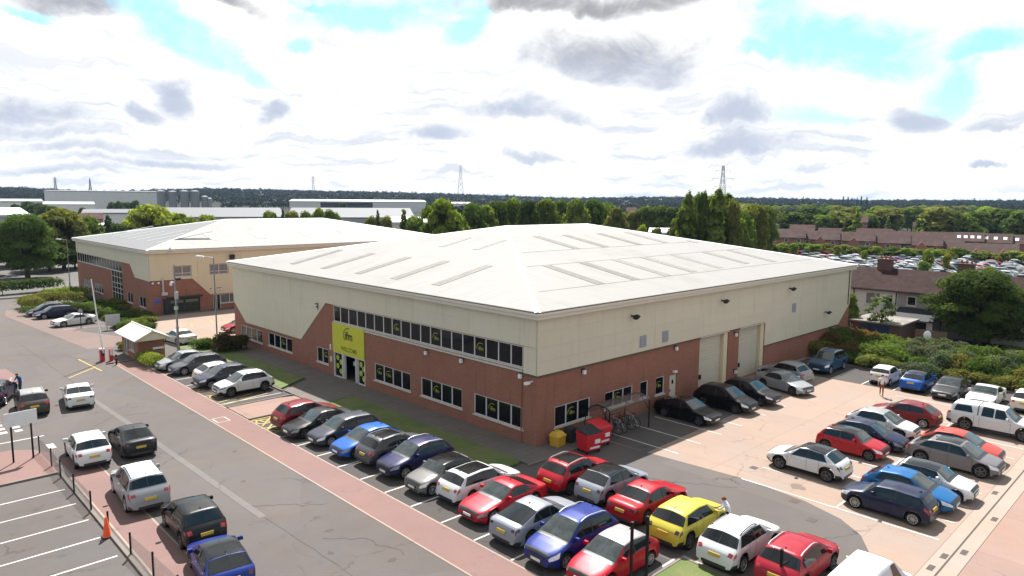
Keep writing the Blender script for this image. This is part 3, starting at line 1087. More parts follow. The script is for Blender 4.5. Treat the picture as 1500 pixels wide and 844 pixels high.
def hip_roof(root, x0, x1, y0, y1, ze, zr, ax, bx, ry, mats, over=.42):
    A, B = (ax, ry, zr), (bx, ry, zr)
    k = (zr - ze) / (ry - y0)
    X0, X1, Y0, Y1 = x0 - over, x1 + over, y0 - over, y1 + over
    zz = ze - 0.02
    c = [(X0, Y0, zz), (X1, Y0, zz), (X1, Y1, zz), (X0, Y1, zz)]
    out = {}
    for nm, pts, m in (('near', [c[0], c[1], B, A], mats[0]), ('left', [c[3], c[0], A], mats[1]), ('right', [c[1], c[2], B], mats[1]), ('far', [c[2], c[3], A, B], mats[0])):
        low = [(p[0], p[1], p[2] - .12) for p in pts]
        mb = MB()
        n_ = len(pts)
        mb.add(pts + low, [tuple(range(n_)), tuple(range(n_, 2 * n_))[::-1]] + [(i, (i + 1) % n_, n_ + (i + 1) % n_, n_ + i) for i in range(n_)])
        out[nm] = part('roof_slope', mb, m, root)
    rb = MB()
    for p, q in ((c[0], A), (c[3], A), (c[1], B), (c[2], B), (A, B)):
        p, q = Vector(p), Vector(q)
        d = (q - p).normalized()
        s = Vector((-d.y, d.x, 0)).normalized() * .2
        up = Vector((0, 0, .05))
        lo = Vector((0, 0, -.03))
        rb.add([p + s + lo, p + up, p - s + lo, q + s + lo, q + up, q - s + lo], [(0, 3, 4, 1), (1, 4, 5, 2), (0, 1, 2), (3, 5, 4)])
    part('ridge_capping', rb, 'ridge_white', root)
    # fascia and gutter round the eaves
    fb, gb, fb2 = MB(), MB(), MB()
    for a0, a1, b0, b1 in ((X0, X1, Y0, Y0 + .07), (X0, X1, Y1 - .07, Y1), (X0, X0 + .07, Y0 + .072, Y1 - .072), (X1 - .07, X1, Y0 + .072, Y1 - .072)):
        fb.box(a0, a1, b0, b1, ze - .50, ze - .11)
    fb.box(X0 + .075, X1 - .075, Y0 + .075, Y1 - .075, ze - .50, ze - .46)
    part('fascia', fb, 'fascia_white', root)
    g = .13
    for a0, a1, b0, b1 in ((X0 - g, X1 + g, Y0 - g, Y0 - .004), (X0 - g, X1 + g, Y1 + .004, Y1 + g), (X0 - g, X0 - .004, Y0, Y1), (X1 + .004, X1 + g, Y0, Y1)):
        gb.box(a0, a1, b0, b1, ze - .085, ze - .035)
        fb2.box(a0, a1, b0, b1, ze - .24, ze - .088)
    part('gutter', gb, 'gutter_dark', root)
    part('gutter_face', fb2, 'fascia_white', root)
    return out, c


def on_slope(p3, q, z_up):
    """height of the plane through three points above q"""
    a, b, c = (Vector(p) for p in p3)
    n_ = (b - a).cross(c - a)
    z = a.z - (n_.x * (q[0] - a.x) + n_.y * (q[1] - a.y)) / n_.z
    return (q[0], q[1], z + z_up)


def slope_strip(parent, name, p3, a, b, wid, mat, up=.022):
    """a raised strip lying on a roof slope from a to b"""
    d = Vector((b[0] - a[0], b[1] - a[1])).normalized()
    nx, ny = -d.y * wid / 2, d.x * wid / 2
    q = [(a[0] + nx, a[1] + ny), (b[0] + nx, b[1] + ny), (b[0] - nx, b[1] - ny), (a[0] - nx, a[1] - ny)]
    top = [on_slope(p3, p, up) for p in q]
    bot = [on_slope(p3, p, -.03) for p in q]
    return part(name, MB().add(top + bot, [(0, 1, 2, 3), (7, 6, 5, 4)] + [(i, (i + 1) % 4, 4 + (i + 1) % 4, 4 + i) for i in range(4)]), mat, parent)


def flood(root, F, u, v, s=1.0, name='floodlight'):
    mb = MB().fbox(F, u - .05, u + .05, v - .05, v + .05, .02, .3)
    o = part(name, mb, 'black_metal', root)
    mb = MB()
    f0 = [F(u - .28 * s, v - .2 * s, .26), F(u + .28 * s, v - .2 * s, .26), F(u + .28 * s, v + .22 * s, .46), F(u - .28 * s, v + .22 * s, .46)]
    f1 = [F(u - .28 * s, v - .34 * s, .5), F(u + .28 * s, v - .34 * s, .5), F(u + .28 * s, v + .06 * s, .72), F(u - .28 * s, v + .06 * s, .72)]
    mb.add(f0 + f1, [(0, 1, 2, 3), (4, 5, 6, 7), (0, 1, 5, 4), (1, 2, 6, 5), (2, 3, 7, 6), (3, 0, 4, 7)])
    part('lamp_head', mb, 'dark_plastic', o)
    return o


def bulkhead(root, F, u, v, name='wall_light'):
    mb = MB().fbox(F, u - .13, u + .13, v - .08, v + .16, .01, .08)
    o = part(name, mb, 'dark_plastic', root)
    part('lamp_glass', MB().fbox(F, u - .11, u + .11, v - .2, v + .05, .082, .24), 'white_plastic', o)
    return o


# ---- main unit
L1, L2, H = 44.72, 48.19, 8.55
root = thing('warehouse', 'large cream and red brick warehouse with white hipped roof and yellow entrance sign', 'warehouse')
MAIN = root
Fl = lambda u, v, w: (-w, u, v)          # left facade: u runs along +Y
Fr = lambda u, v, w: (u, -w, v)          # right facade: u runs along +X
FLIP[id(Fl)] = -1.0
FLIP[id(Fr)] = 1.0
up_m = [22.96, 21.65, 20.34, 19.08, 17.82, 16.55, 15.38, 14.2, 13.0, 11.78, 10.6, 9.38, 8.22, 7.04, 5.82, 4.68, 3.48, 2.32]
gws = [(13.02, 17.86, (16.56, 15.34, 14.17)), (7.07, 11.72, (10.53, 9.35, 8.19)), (1.18, 5.82, (4.65, 3.49, 2.29)),
       (38.16, 43.25, (42.0, 40.7, 39.45)), (31.8, 36.8, (35.5, 34.25, 33.0)), (25.1, 27.1, (26.1,))]
gz = [(.92, 2.3), (.93, 2.3), (.92, 2.32), (.72, 2.0), (.80, 2.1), (.86, 2.2)]
holesL = [(1.24, 24.06, 4.83, 6.19), (19.2, 24.12, 0.05, 2.24)] + [(a, b, c, e) for (a, b, _), (c, e) in zip(gws, gz)]
mb = MB()
wall_holes(mb, Fl, 0, L1, 0, 8.3, holesL)
part('brick_wall', mb, 'brick_red', root)
rw = [(1.62, 5.03, (2.72, 3.87), .95, 2.3), (6.57, 9.67, (7.55, 8.62), 1.10, 2.27), (10.55, 11.5, (), 1.08, 2.3), (12.46, 13.56, (), .96, 2.28)]
holesR = [(a, b, c, e) for a, b, _, c, e in rw] + [(14.25, 15.2, .02, 2.15), (18.3, 22.7, .02, 4.46), (24.5, 29.05, .02, 4.46), (44.0, 45.1, .02, 2.2)]
mb = MB()
wall_holes(mb, Fr, 0, L2, 0, 8.3, holesR, d=.45)
part('brick_wall', mb, 'brick_red', root)
mb = MB()
mb.add([(L2, 0, 0), (L2, L1, 0), (L2, L1, 8.3), (L2, 0, 8.3)], [(0, 1, 2, 3)])
mb.add([(0, L1, 0), (L2, L1, 0), (L2, L1, 8.3), (0, L1, 8.3)], [(0, 1, 2, 3)])
part('brick_wall', mb, 'brick_red', root)

panels(root, Fl, [[(0, 6.24), (25.3, 6.24), (25.3, 8.3), (0, 8.3)], [(0, 4.56), (1.14, 4.56), (1.14, 6.24), (0, 6.24)],
                  [(25.3, 6.24), (29.9, 2.4), (41.6, 2.25), (44.72, 4.4), (44.72, 8.3), (25.3, 8.3)]], [], 'cladding_cream', cw=6.2, u_off=.06)
panels(root, Fr, [[(0, 4.54), (28.9, 4.54), (28.9, 8.3), (0, 8.3)], [(29.05, 2.4), (45.4, 2.4), (48.19, 4.38), (48.19, 8.3), (28.9, 8.3), (28.9, 4.54), (29.05, 4.54)]], [], 'cladding_cream', cw=6.02, u_off=.05)
# trims where cladding meets brick
for F_, q in ((Fr, (0.0, 28.9, 4.44, 4.53, .0, .10)), (Fr, (29.1, 45.4, 2.31, 2.39, .0, .08)), (Fl, (0.0, 1.14, 4.46, 4.55, .0, .10)), (Fl, (24.2, 25.3, 6.20, 6.235, .0, .07))):
    part('flashing', MB().fbox(F_, *q), 'trim_brown', root)
mb = MB()
for z in (4.62,):
    mb.fbox(Fl, 1.2, 19.1, 4.58, 4.69, .0, .10)
part('sill_course', mb, 'sill_white', root)
mb = MB()
mb.fbox(Fr, -.075, 0.06, 4.56, 8.05, .052, .075)
mb.fbox(Fl, .0, .06, 4.56, 8.05, .052, .077)
part('corner_trim', mb, 'cladding_cream', root)

fr = window(root, Fl, 1.24, 24.06, 4.83, 6.19, sorted(up_m), bar=.06)
for k in (7, 11, 15):
    pass
for u in ((15.38 + 14.2) / 2, (10.6 + 9.38) / 2, (5.82 + 4.68) / 2):
    logo(fr, Fl, u, 5.43, 1.0)
LOG = [((17.86 + 16.56) / 2, (16.56 + 15.34) / 2), ((10.53 + 9.35) / 2,), ((4.65 + 3.49) / 2,), ((40.7 + 39.45) / 2,), ((34.25 + 33.0) / 2,), ((26.1 + 25.1) / 2,)]
for (a, b, m), (c, e), lg in zip(gws, gz, LOG):
    fr = window(root, Fl, a, b, c, e, sorted(m), bar=.06)
    for u in lg:
        logo(fr, Fl, u, (c + e) / 2, .95)
for i, (a, b, m, c, e) in enumerate(rw):
    fr = window(root, Fr, a, b, c, e, m, bar=.06)
    if i in (0, 1):
        logo(fr, Fr, (m[0] + m[1]) / 2, (c + e) / 2, .95)
    if i == 3:
        logo(fr, Fr, (a + b) / 2, (c + e) / 2, .9)

# entrance: two glazed side lights with discs and an open doorway between
ent = part('entrance', MB().fbox(Fl, 22.62, 22.78, .05, 2.24, -.2, .02).fbox(Fl, 22.44, 22.52, .05, 2.24, -.2, .0).fbox(Fl, 20.52, 20.68, .05, 2.24, -.2, .02).fbox(Fl, 20.28, 20.36, .05, 2.24, -.2, .0)
           .fbox(Fl, 19.2, 24.12, 2.16, 2.24, -.2, .03).fbox(Fl, 24.02, 24.12, .05, 2.16, -.2, .02).fbox(Fl, 19.2, 19.3, .05, 2.16, -.2, .02).fbox(Fl, 22.8, 24.0, .05, .16, -.2, .04).fbox(Fl, 19.3, 20.25, .05, .16, -.2, .04), 'frame_white', root)
for a, b in ((22.8, 24.0), (19.32, 20.26)):
    sl_ = part('side_light', MB().fbox(Fl, a, b, .17, 2.15, -.12, -.09), 'window_black', ent)
    for k, (du, v) in enumerate(((.30, 1.75), (.72, 1.42), (.28, 1.02), (.70, .62))):
        mb = MB()
        cu_ = a + (b - a) * (1 - du)
        pts = [(cu_ + .235 * math.cos(t), v + .235 * math.sin(t)) for t in np.linspace(0, 2 * math.pi, 18)[:-1]]
        mb.fpoly(Fl, pts, -.088, -.082)
        part('disc_sticker', mb, 'logo_lime', ent)
part('door_leaf', MB().fbox(Fl, 20.7, 21.3, .06, 2.12, -.9, -.86), 'window_black', ent)
part('lobby', MB().fbox(Fl, 20.36, 22.44, .03, 2.2, -2.2, -2.1), 'window_black', ent)
part('notice', MB().fbox(Fl, 21.75, 21.95, 1.25, 1.6, -.6, -.57), 'white_plastic', ent)
sg = part('sign_board', MB().fbox(Fl, 19.2, 24.12, 2.26, 4.74, .03, .10), 'sign_yellow', root)
place_text(text_mesh('ifm', 1.0, 'letter_black', .02), sg, Fl, 21.5, 3.56, .105, 'sign_letters')
place_text(text_mesh('WELCOME', .52, 'letter_green', .008), sg, Fl, 21.5, 2.55, .105, 'sign_letters')
mb = MB()
for k in range(13):
    t0, t1 = rad(75 + k * 11), rad(75 + k * 11 + 11.5)
    mb.add([Fl(21.55 - r_ * math.cos(t), 3.88 + r_ * .85 * math.sin(t), .107) for r_, t in ((.72, t0), (.8, t0), (.8, t1), (.72, t1))], [(0, 1, 2, 3)])
part('sign_ring', mb, 'letter_black', sg)
part('notice_plate', MB().fbox(Fl, 24.55, 24.75, 2.25, 2.75, .0, .03), 'white_plastic', root)
part('notice_plate', MB().fbox(Fl, 24.45, 24.75, 1.25, 1.7, .0, .03), 'sill_white', root)
part('air_brick_panel', MB().fbox(Fl, 25.7, 27.3, .02, .75, .0, .02), 'brick_red', root)

# doors on the right facade
dr = part('personnel_door', MB().fbox(Fr, 14.27, 15.18, .02, 2.13, -.12, -.06), 'door_cream', root)
part('vision_panel', MB().fbox(Fr, 14.62, 14.84, 1.45, 1.75, -.058, -.05), 'window_black', dr)
part('handle', MB().fbox(Fr, 14.36, 14.44, .9, 1.1, -.058, -.01), 'grey_metal', dr)
part('wall_light', MB().fbox(Fr, 14.62, 15.0, 2.32, 2.46, .0, .2), 'white_plastic', root)
dr = part('personnel_door', MB().fbox(Fr, 44.02, 45.08, .02, 2.18, -.12, -.06), 'door_cream', root)
part('vision_panel', MB().fbox(Fr, 44.4, 44.65, 1.4, 1.75, -.058, -.05), 'window_black', dr)
for a, b in ((18.32, 22.05), (24.52, 28.4)):
    rd = link('roller_door', None, root)
    n_ = 18
    me = MB().fbox(Fr, a, b, 0, 4.42 / n_ - .012, -.40, -.34).mesh('door_slat', 'door_cream')
    for k in range(n_):
        link('door_slat', me, rd, (0, 0, .03 + k * 4.42 / n_))
    part('door_jamb', MB().fbox(Fr, b + .01, b + .62, .02, 4.45, -.43, -.05), 'cladding_warm', root)
    part('door_head', MB().fbox(Fr, a - .02, b + .66, 4.463, 4.53, -.4, .11), 'fascia_white', root)
    part('dock_control', MB().fbox(Fr, a + .55, a + .8, 1.0, 1.35, -.338, -.25), 'black_metal', root)
for u in (10.65, 13.4, 34.6):
    k = .38
    lv = part('louvre', MB().fbox(Fr, u - k, u + k, 4.84, 5.68, .05, .09), 'louvre_grey', root)
    me = MB().fbox(Fr, u - k + .05, u + k - .05, 0, .05, .09, .115).mesh('louvre_slat', 'louvre_grey')
    for q in range(7):
        link('louvre_slat', me, lv, (0, 0, 4.9 + q * .1))
for u, v in ((9.22, 7.24), (21.24, 7.19), (33.41, 7.19)):
    flood(root, Fr, u, v, .62)
flood(root, Fr, 41.84, 4.1, .6)
for u, v in ((4.21, 4.2), (14.81, 4.24), (23.7, 4.15), (23.9, .95)):
    bulkhead(root, Fr, u, v)
for u, v in ((10.92, 4.3), (6.97, 4.4), (1.3, 4.4)):
    bulkhead(root, Fl, u, v)
# cctv brackets
mb = MB().fbox(Fl, 26.55, 26.59, 5.5, 6.1, .05, .10).fbox(Fl, 26.5, 26.66, 6.0, 6.09, .10, .3).fbox(Fl, 26.42, 26.52, 5.76, 5.85, .10, .3)
part('security_camera', mb, 'dark_plastic', root)
mb = MB().fbox(Fl, .32, .40, 4.12, 4.2, .0, .35).fbox(Fl, .27, .45, 4.05, 4.2, .3, .68)
part('security_camera', mb, 'white_plastic', root)
for u in (45.0,):
    part('downpipe', MB().tube([Fr(47.6, 8.0, .1), Fr(47.6, 4.3, .1)], .05), 'trim_brown', root)
part('downpipe', MB().tube([Fl(1.28, 4.4, .05), Fl(1.28, .12, .05)], .04), 'brick_red', root)

rf, c = hip_roof(root, 0, L2, 0, L1, H, 12.55, 18.34, 30.95, 22.36, ('roof_white_x', 'roof_white_y'))
nearp = (c[0], c[1], (18.34, 22.36, 12.55))
leftp = (c[3], c[0], (18.34, 22.36, 12.55))
for x, y0, y1, m in ((18.0, 17.75, 12.5, 'rooflight'), (22.1, 17.75, 12.5, 'rooflight'), (27.5, 17.75, 12.5, 'rooflight'), (32.2, 17.75, 12.8, 'rooflight_pale'),
                     (9.65, 8.5, 3.0, 'rooflight'), (13.9, 8.5, 3.0, 'rooflight'), (18.2, 8.5, 3.0, 'rooflight_pale'), (22.3, 8.5, 3.2, 'rooflight_pale'),
                     (27.0, 8.4, 3.4, 'roof_lap'), (32.6, 8.4, 3.8, 'rooflight_pale'), (37.4, 8.4, 3.4, 'rooflight_pale'), (37.0, 13.0, 12.0, 'roof_lap')):
    slope_strip(rf['near'], 'rooflight', nearp, (x, y0), (x, y1), .95, m)
for y in (34.0, 28.1, 22.3, 17.0, 11.7):
    slope_strip(rf['left'], 'rooflight', leftp, (1.35, y), (6.6, y), .95, 'rooflight')
for y in (22.3, 17.5):
    slope_strip(rf['left'], 'rooflight', leftp, (10.2, y), (13.6, y), .7, 'rooflight_pale')
slope_strip(rf['near'], 'roof_lap', nearp, (3.2, 2.95), (45.2, 2.95), .07, 'roof_lap', .015)
slope_strip(rf['near'], 'roof_lap', nearp, (7.7, 8.55), (40.8, 8.55), .07, 'roof_lap', .015)
slope_strip(rf['near'], 'roof_lap', nearp, (11.0, 12.45), (37.5, 12.45), .06, 'roof_lap', .015)

# ---- sister unit behind
root = thing('office_unit', 'warehouse unit further back, tan and brick with dark ribbon windows and green loading door', 'warehouse')
SX, SY = -1.2, 68.5
BL1, BL2, BH, B0 = 37.6, 50.0, 8.5, -0.6
Gl = lambda u, v, w: (SX - w, SY + u, v)
Gr = lambda u, v, w: (SX + u, SY - w, v)
FLIP[id(Gl)] = -1.0
FLIP[id(Gr)] = 1.0
gl_w = [(29.6, 34.8, .52, 1.9), (22.5, 28.0, .55, 1.95), (7.7, 10.2, .72, 2.1), (2.15, 4.8, .7, 2.08)]
hl = [(12.35, 37.3, 4.72, 6.1), (12.15, 17.6, -.2, 4.64)] + gl_w
mb = MB()
wall_holes(mb, Gl, 0, BL1, B0, 8.3, hl)
part('brick_wall', mb, 'brick_red', root)
hr_ = [(2.95, 5.2, 4.8, 6.18), (7.65, 10.15, 4.8, 6.18), (13.0, 17.0, 4.8, 6.18), (2.2, 6.2, -.55, 1.95), (7.95, 8.95, -.1, 2.0), (8.95, 13.0, .75, 2.0)]
mb = MB()
wall_holes(mb, Gr, 0, BL2, B0, 8.3, hr_, d=.3)
mb.add([Gr(BL2, B0, 0), Gr(BL2, B0, -BL1), Gr(BL2, 8.3, -BL1), Gr(BL2, 8.3, 0)], [(0, 1, 2, 3)])
mb.add([Gr(0, B0, -BL1), Gr(BL2, B0, -BL1), Gr(BL2, 8.3, -BL1), Gr(0, 8.3, -BL1)], [(0, 1, 2, 3)])
part('brick_wall', mb, 'brick_red', root)
panels(root, Gl, [[(8.1, 6.16), (37.6, 6.16), (37.6, 8.3), (8.1, 8.3)], [(0, 4.4), (6.0, 4.45), (8.1, 6.16), (8.1, 8.3), (0, 8.3)]], [], 'cladding_cream', rows=(2.2, 4.4, 5.4, 6.16, 7.2, 8.3))
polys = [[(0, 4.46), (5.3, 4.46), (7.6, 2.1), (BL2, 2.1), (BL2, 4.74), (0, 4.74)], [(0, 6.24), (BL2, 6.24), (BL2, 8.3), (0, 8.3)]]
xs_ = [0, 2.9, 5.25, 7.6, 10.2, 12.95, 17.05, BL2]
for a, b in ((0, 2.9), (5.25, 7.6), (10.2, 12.95), (17.05, BL2)):
    polys.append([(a, 4.74), (b, 4.74), (b, 6.24), (a, 6.24)])
panels(root, Gr, polys, [], 'cladding_warm', rows=(2.1, 3.3, 4.74, 6.24, 7.2, 8.3))
window(root, Gl, 12.35, 37.3, 4.72, 6.1, [12.35 + 24.95 * k / 17 for k in range(1, 17)], 'window_black', bar=.045)
window(root, Gl, 12.15, 17.6, -.2, 4.64, (13.5, 14.9, 16.2), 'window_black', hbars=(1.5, 2.2, 2.9, 3.8), bar=.045)
for a, b, c_, e in gl_w:
    window(root, Gl, a, b, c_, e, [a + (b - a) * k / (4 if b - a > 3 else 2) for k in range(1, 4 if b - a > 3 else 2)], 'window_black', bar=.045)
for a, b, c_, e in hr_[:3]:
    window(root, Gr, a, b, c_, e, [(a + b) / 2] if b - a < 3 else [a + (b - a) / 3, a + 2 * (b - a) / 3], 'window_blind', bar=.06, hbars=(c_ + .45,))
window(root, Gr, 8.95, 13.0, .75, 2.0, (10.2, 11.6), 'window_dim', bar=.06)
window(root, Gr, 7.95, 8.95, -.1, 2.0, (8.45,), 'window_black', bar=.06, sill=False, name='glazed_door')
gd = part('loading_door', MB().fbox(Gr, 2.22, 6.18, -.55, 1.93, -.24, -.2), 'roller_green', root)
for k in range(2):
    part('door_leaf', MB().fbox(Gr, 2.3 + 1.95 * k, 4.15 + 1.95 * k, -.5, 1.85, -.197, -.15), 'dark_green', gd)
    part('door_glazing', MB().fbox(Gr, 2.4 + 1.95 * k, 4.05 + 1.95 * k, 1.3, 1.7, -.148, -.13), 'rooflight_pale', gd)
part('loading_door_hood', MB().fbox(Gr, 2.0, 6.4, 1.98, 2.2, .0, .5), 'dark_green', root)
part('switch_cabinet', MB().fbox(Gr, 1.5, 2.15, -.55, 2.0, .0, .7), 'dark_plastic', root)
part('vent_pipe', MB().tube([Gr(1.55, 4.8, .12), Gr(1.55, 2.9, .12)], .12).fbox(Gr, 1.3, 2.0, 2.5, 2.9, .02, .4), 'pale_metal', root)
part('wall_sign', MB().fbox(Gr, .7, 1.25, 1.75, 2.15, .0, .04), 'blue_sign', root)
part('wall_sign', MB().fbox(Gr, .35, .8, 1.55, 1.9, .042, .08), 'blue_sign', root)
bulkhead(root, Gr, .3, 4.25)
bulkhead(root, Gr, 1.0, 4.25)
for u in (7.7, 8.6, 9.0):
    bulkhead(root, Gr, u, 2.8)
flood(root, Gr, 10.6, 7.2, 1.2)
part('satellite_bracket', MB().fbox(Gr, 2.4, 2.6, 7.7, 8.7, .5, .6), 'pale_metal', root)
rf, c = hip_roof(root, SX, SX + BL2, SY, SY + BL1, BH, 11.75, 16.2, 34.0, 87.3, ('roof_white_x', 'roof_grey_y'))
lp = (c[3], c[0], (16.2, 87.3, 11.75))
for i in range(7):
    y = 74.0 + i * 4.3
    slope_strip(rf['left'], 'rooflight', lp, (1.5, y), (6.8 if i % 2 else 9.0, y), .8, 'rooflight_bright')
np_ = (c[0], c[1], (16.2, 87.3, 11.75))
for x in (9, 16, 24, 31):
    slope_strip(rf['near'], 'rooflight', np_, (x, 72.5), (x, 77.5), .8, 'rooflight_bright', .03)

# ------------------------------------------------------------------ vehicles
SPEC = {
    # L, W, H, wheelbase, front overhang, hood front z, cowl x, cowl z, roof front x, roof rear x, roof rear z, rear glass foot x, z, tail points, belt rise, wheel radius, clearance
    'hatch':  dict(L=4.28, W=1.80, H=1.47, wb=2.63, fo=.86, zh=.74, xc=1.12, zc=.98, xf=1.92, xr=3.35, zr=1.40, xd=4.02, zd=1.02, tail=[(4.18, .92), (4.24, .74), (4.28, .55)], rise=.06, wr=.325, cl=.19),
    'small':  dict(L=3.48, W=1.63, H=1.48, wb=2.34, fo=.66, zh=.78, xc=.82, zc=1.0, xf=1.52, xr=2.95, zr=1.40, xd=3.33, zd=1.0, tail=[(3.42, .88), (3.46, .7), (3.48, .5)], rise=.07, wr=.29, cl=.18),
    'mini':   dict(L=3.86, W=1.74, H=1.43, wb=2.52, fo=.70, zh=.80, xc=1.12, zc=1.0, xf=1.62, xr=3.30, zr=1.38, xd=3.66, zd=1.0, tail=[(3.78, .9), (3.83, .72), (3.86, .5)], rise=.03, wr=.315, cl=.17),
    'wagonmini': dict(L=4.05, W=1.76, H=1.44, wb=2.60, fo=.74, zh=.82, xc=1.12, zc=1.0, xf=1.62, xr=3.55, zr=1.39, xd=3.86, zd=1.0, tail=[(3.97, .9), (4.02, .72), (4.05, .5)], rise=.03, wr=.315, cl=.17),
    'suv':    dict(L=4.42, W=1.84, H=1.62, wb=2.66, fo=.88, zh=.88, xc=1.18, zc=1.10, xf=1.95, xr=3.62, zr=1.55, xd=4.12, zd=1.10, tail=[(4.30, .98), (4.38, .8), (4.42, .58)], rise=.07, wr=.345, cl=.24, clad=.15),
    'bigsuv': dict(L=4.80, W=1.93, H=1.79, wb=2.91, fo=.88, zh=.98, xc=1.30, zc=1.17, xf=2.05, xr=4.10, zr=1.72, xd=4.52, zd=1.18, tail=[(4.68, 1.04), (4.76, .85), (4.80, .6)], rise=.05, wr=.37, cl=.25, clad=.08),
    'saloon': dict(L=4.70, W=1.83, H=1.43, wb=2.80, fo=.88, zh=.72, xc=1.35, zc=.95, xf=2.12, xr=3.15, zr=1.37, xd=3.95, zd=1.03, tail=[(4.45, 1.03), (4.60, .96), (4.67, .75), (4.70, .5)], rise=.04, wr=.335, cl=.17),
    'fast':   dict(L=4.66, W=1.86, H=1.46, wb=2.80, fo=.87, zh=.76, xc=1.30, zc=.98, xf=2.10, xr=3.05, zr=1.41, xd=4.25, zd=1.07, tail=[(4.50, 1.06), (4.58, .96), (4.64, .75), (4.66, .5)], rise=.06, wr=.345, cl=.18),
    'coupe':  dict(L=4.62, W=1.85, H=1.37, wb=2.75, fo=.87, zh=.72, xc=1.40, zc=.94, xf=2.22, xr=2.95, zr=1.33, xd=4.0, zd=.99, tail=[(4.42, .98), (4.54, .9), (4.60, .72), (4.62, .5)], rise=.04, wr=.345, cl=.15),
    'estate': dict(L=4.62, W=1.80, H=1.48, wb=2.68, fo=.88, zh=.74, xc=1.2, zc=.97, xf=1.98, xr=3.85, zr=1.42, xd=4.36, zd=1.02, tail=[(4.50, .92), (4.58, .74), (4.62, .5)], rise=.06, wr=.33, cl=.18),
    'mpv':    dict(L=4.52, W=1.85, H=1.68, wb=2.69, fo=.90, zh=.86, xc=1.02, zc=1.08, xf=1.92, xr=3.75, zr=1.60, xd=4.25, zd=1.1, tail=[(4.42, .98), (4.49, .8), (4.52, .56)], rise=.08, wr=.345, cl=.20, clad=.07),
    'pickup': dict(L=5.28, W=1.90, H=1.86, wb=3.22, fo=.92, zh=1.06, xc=1.42, zc=1.22, xf=2.02, xr=4.90, zr=1.78, xd=5.16, zd=1.2, tail=[(5.24, 1.1), (5.27, .85), (5.28, .62)], rise=.0, wr=.40, cl=.32, clad=.10),
    'van':    dict(L=4.9, W=1.98, H=2.06, wb=2.95, fo=.90, zh=1.0, xc=.95, zc=1.22, xf=1.75, xr=4.72, zr=2.02, xd=4.84, zd=1.2, tail=[(4.88, 1.0), (4.9, .62)], rise=.0, wr=.34, cl=.20),
    'ev':     dict(L=4.30, W=1.83, H=1.55, wb=2.64, fo=.86, zh=.84, xc=1.10, zc=1.04, xf=1.88, xr=3.30, zr=1.49, xd=3.98, zd=1.08, tail=[(4.15, .98), (4.24, .78), (4.30, .55)], rise=.08, wr=.36, cl=.21, clad=.15),
    'cross':  dict(L=4.68, W=1.94, H=1.57, wb=2.99, fo=.80, zh=.86, xc=1.02, zc=1.04, xf=1.85, xr=3.45, zr=1.50, xd=4.32, zd=1.12, tail=[(4.52, 1.08), (4.60, .9), (4.66, .72), (4.68, .5)], rise=.08, wr=.375, cl=.19, clad=.06),
}


def tail_mesh(c):
    L = c.s['L']
    low = c.s['zd'] - .24
    x0, x1 = c.x_for_z(c.s['zd'] - .08) + .015, c.x_for_z(low)
    mb = c.patch(MB(), (L - .26, L - .30), (x1, x0), 4.7, 5.95, 5, 3, both=False)
    return c.patch(mb, x0, x1, 9.02, 10.45, 5, 3, off=.012, both=False)


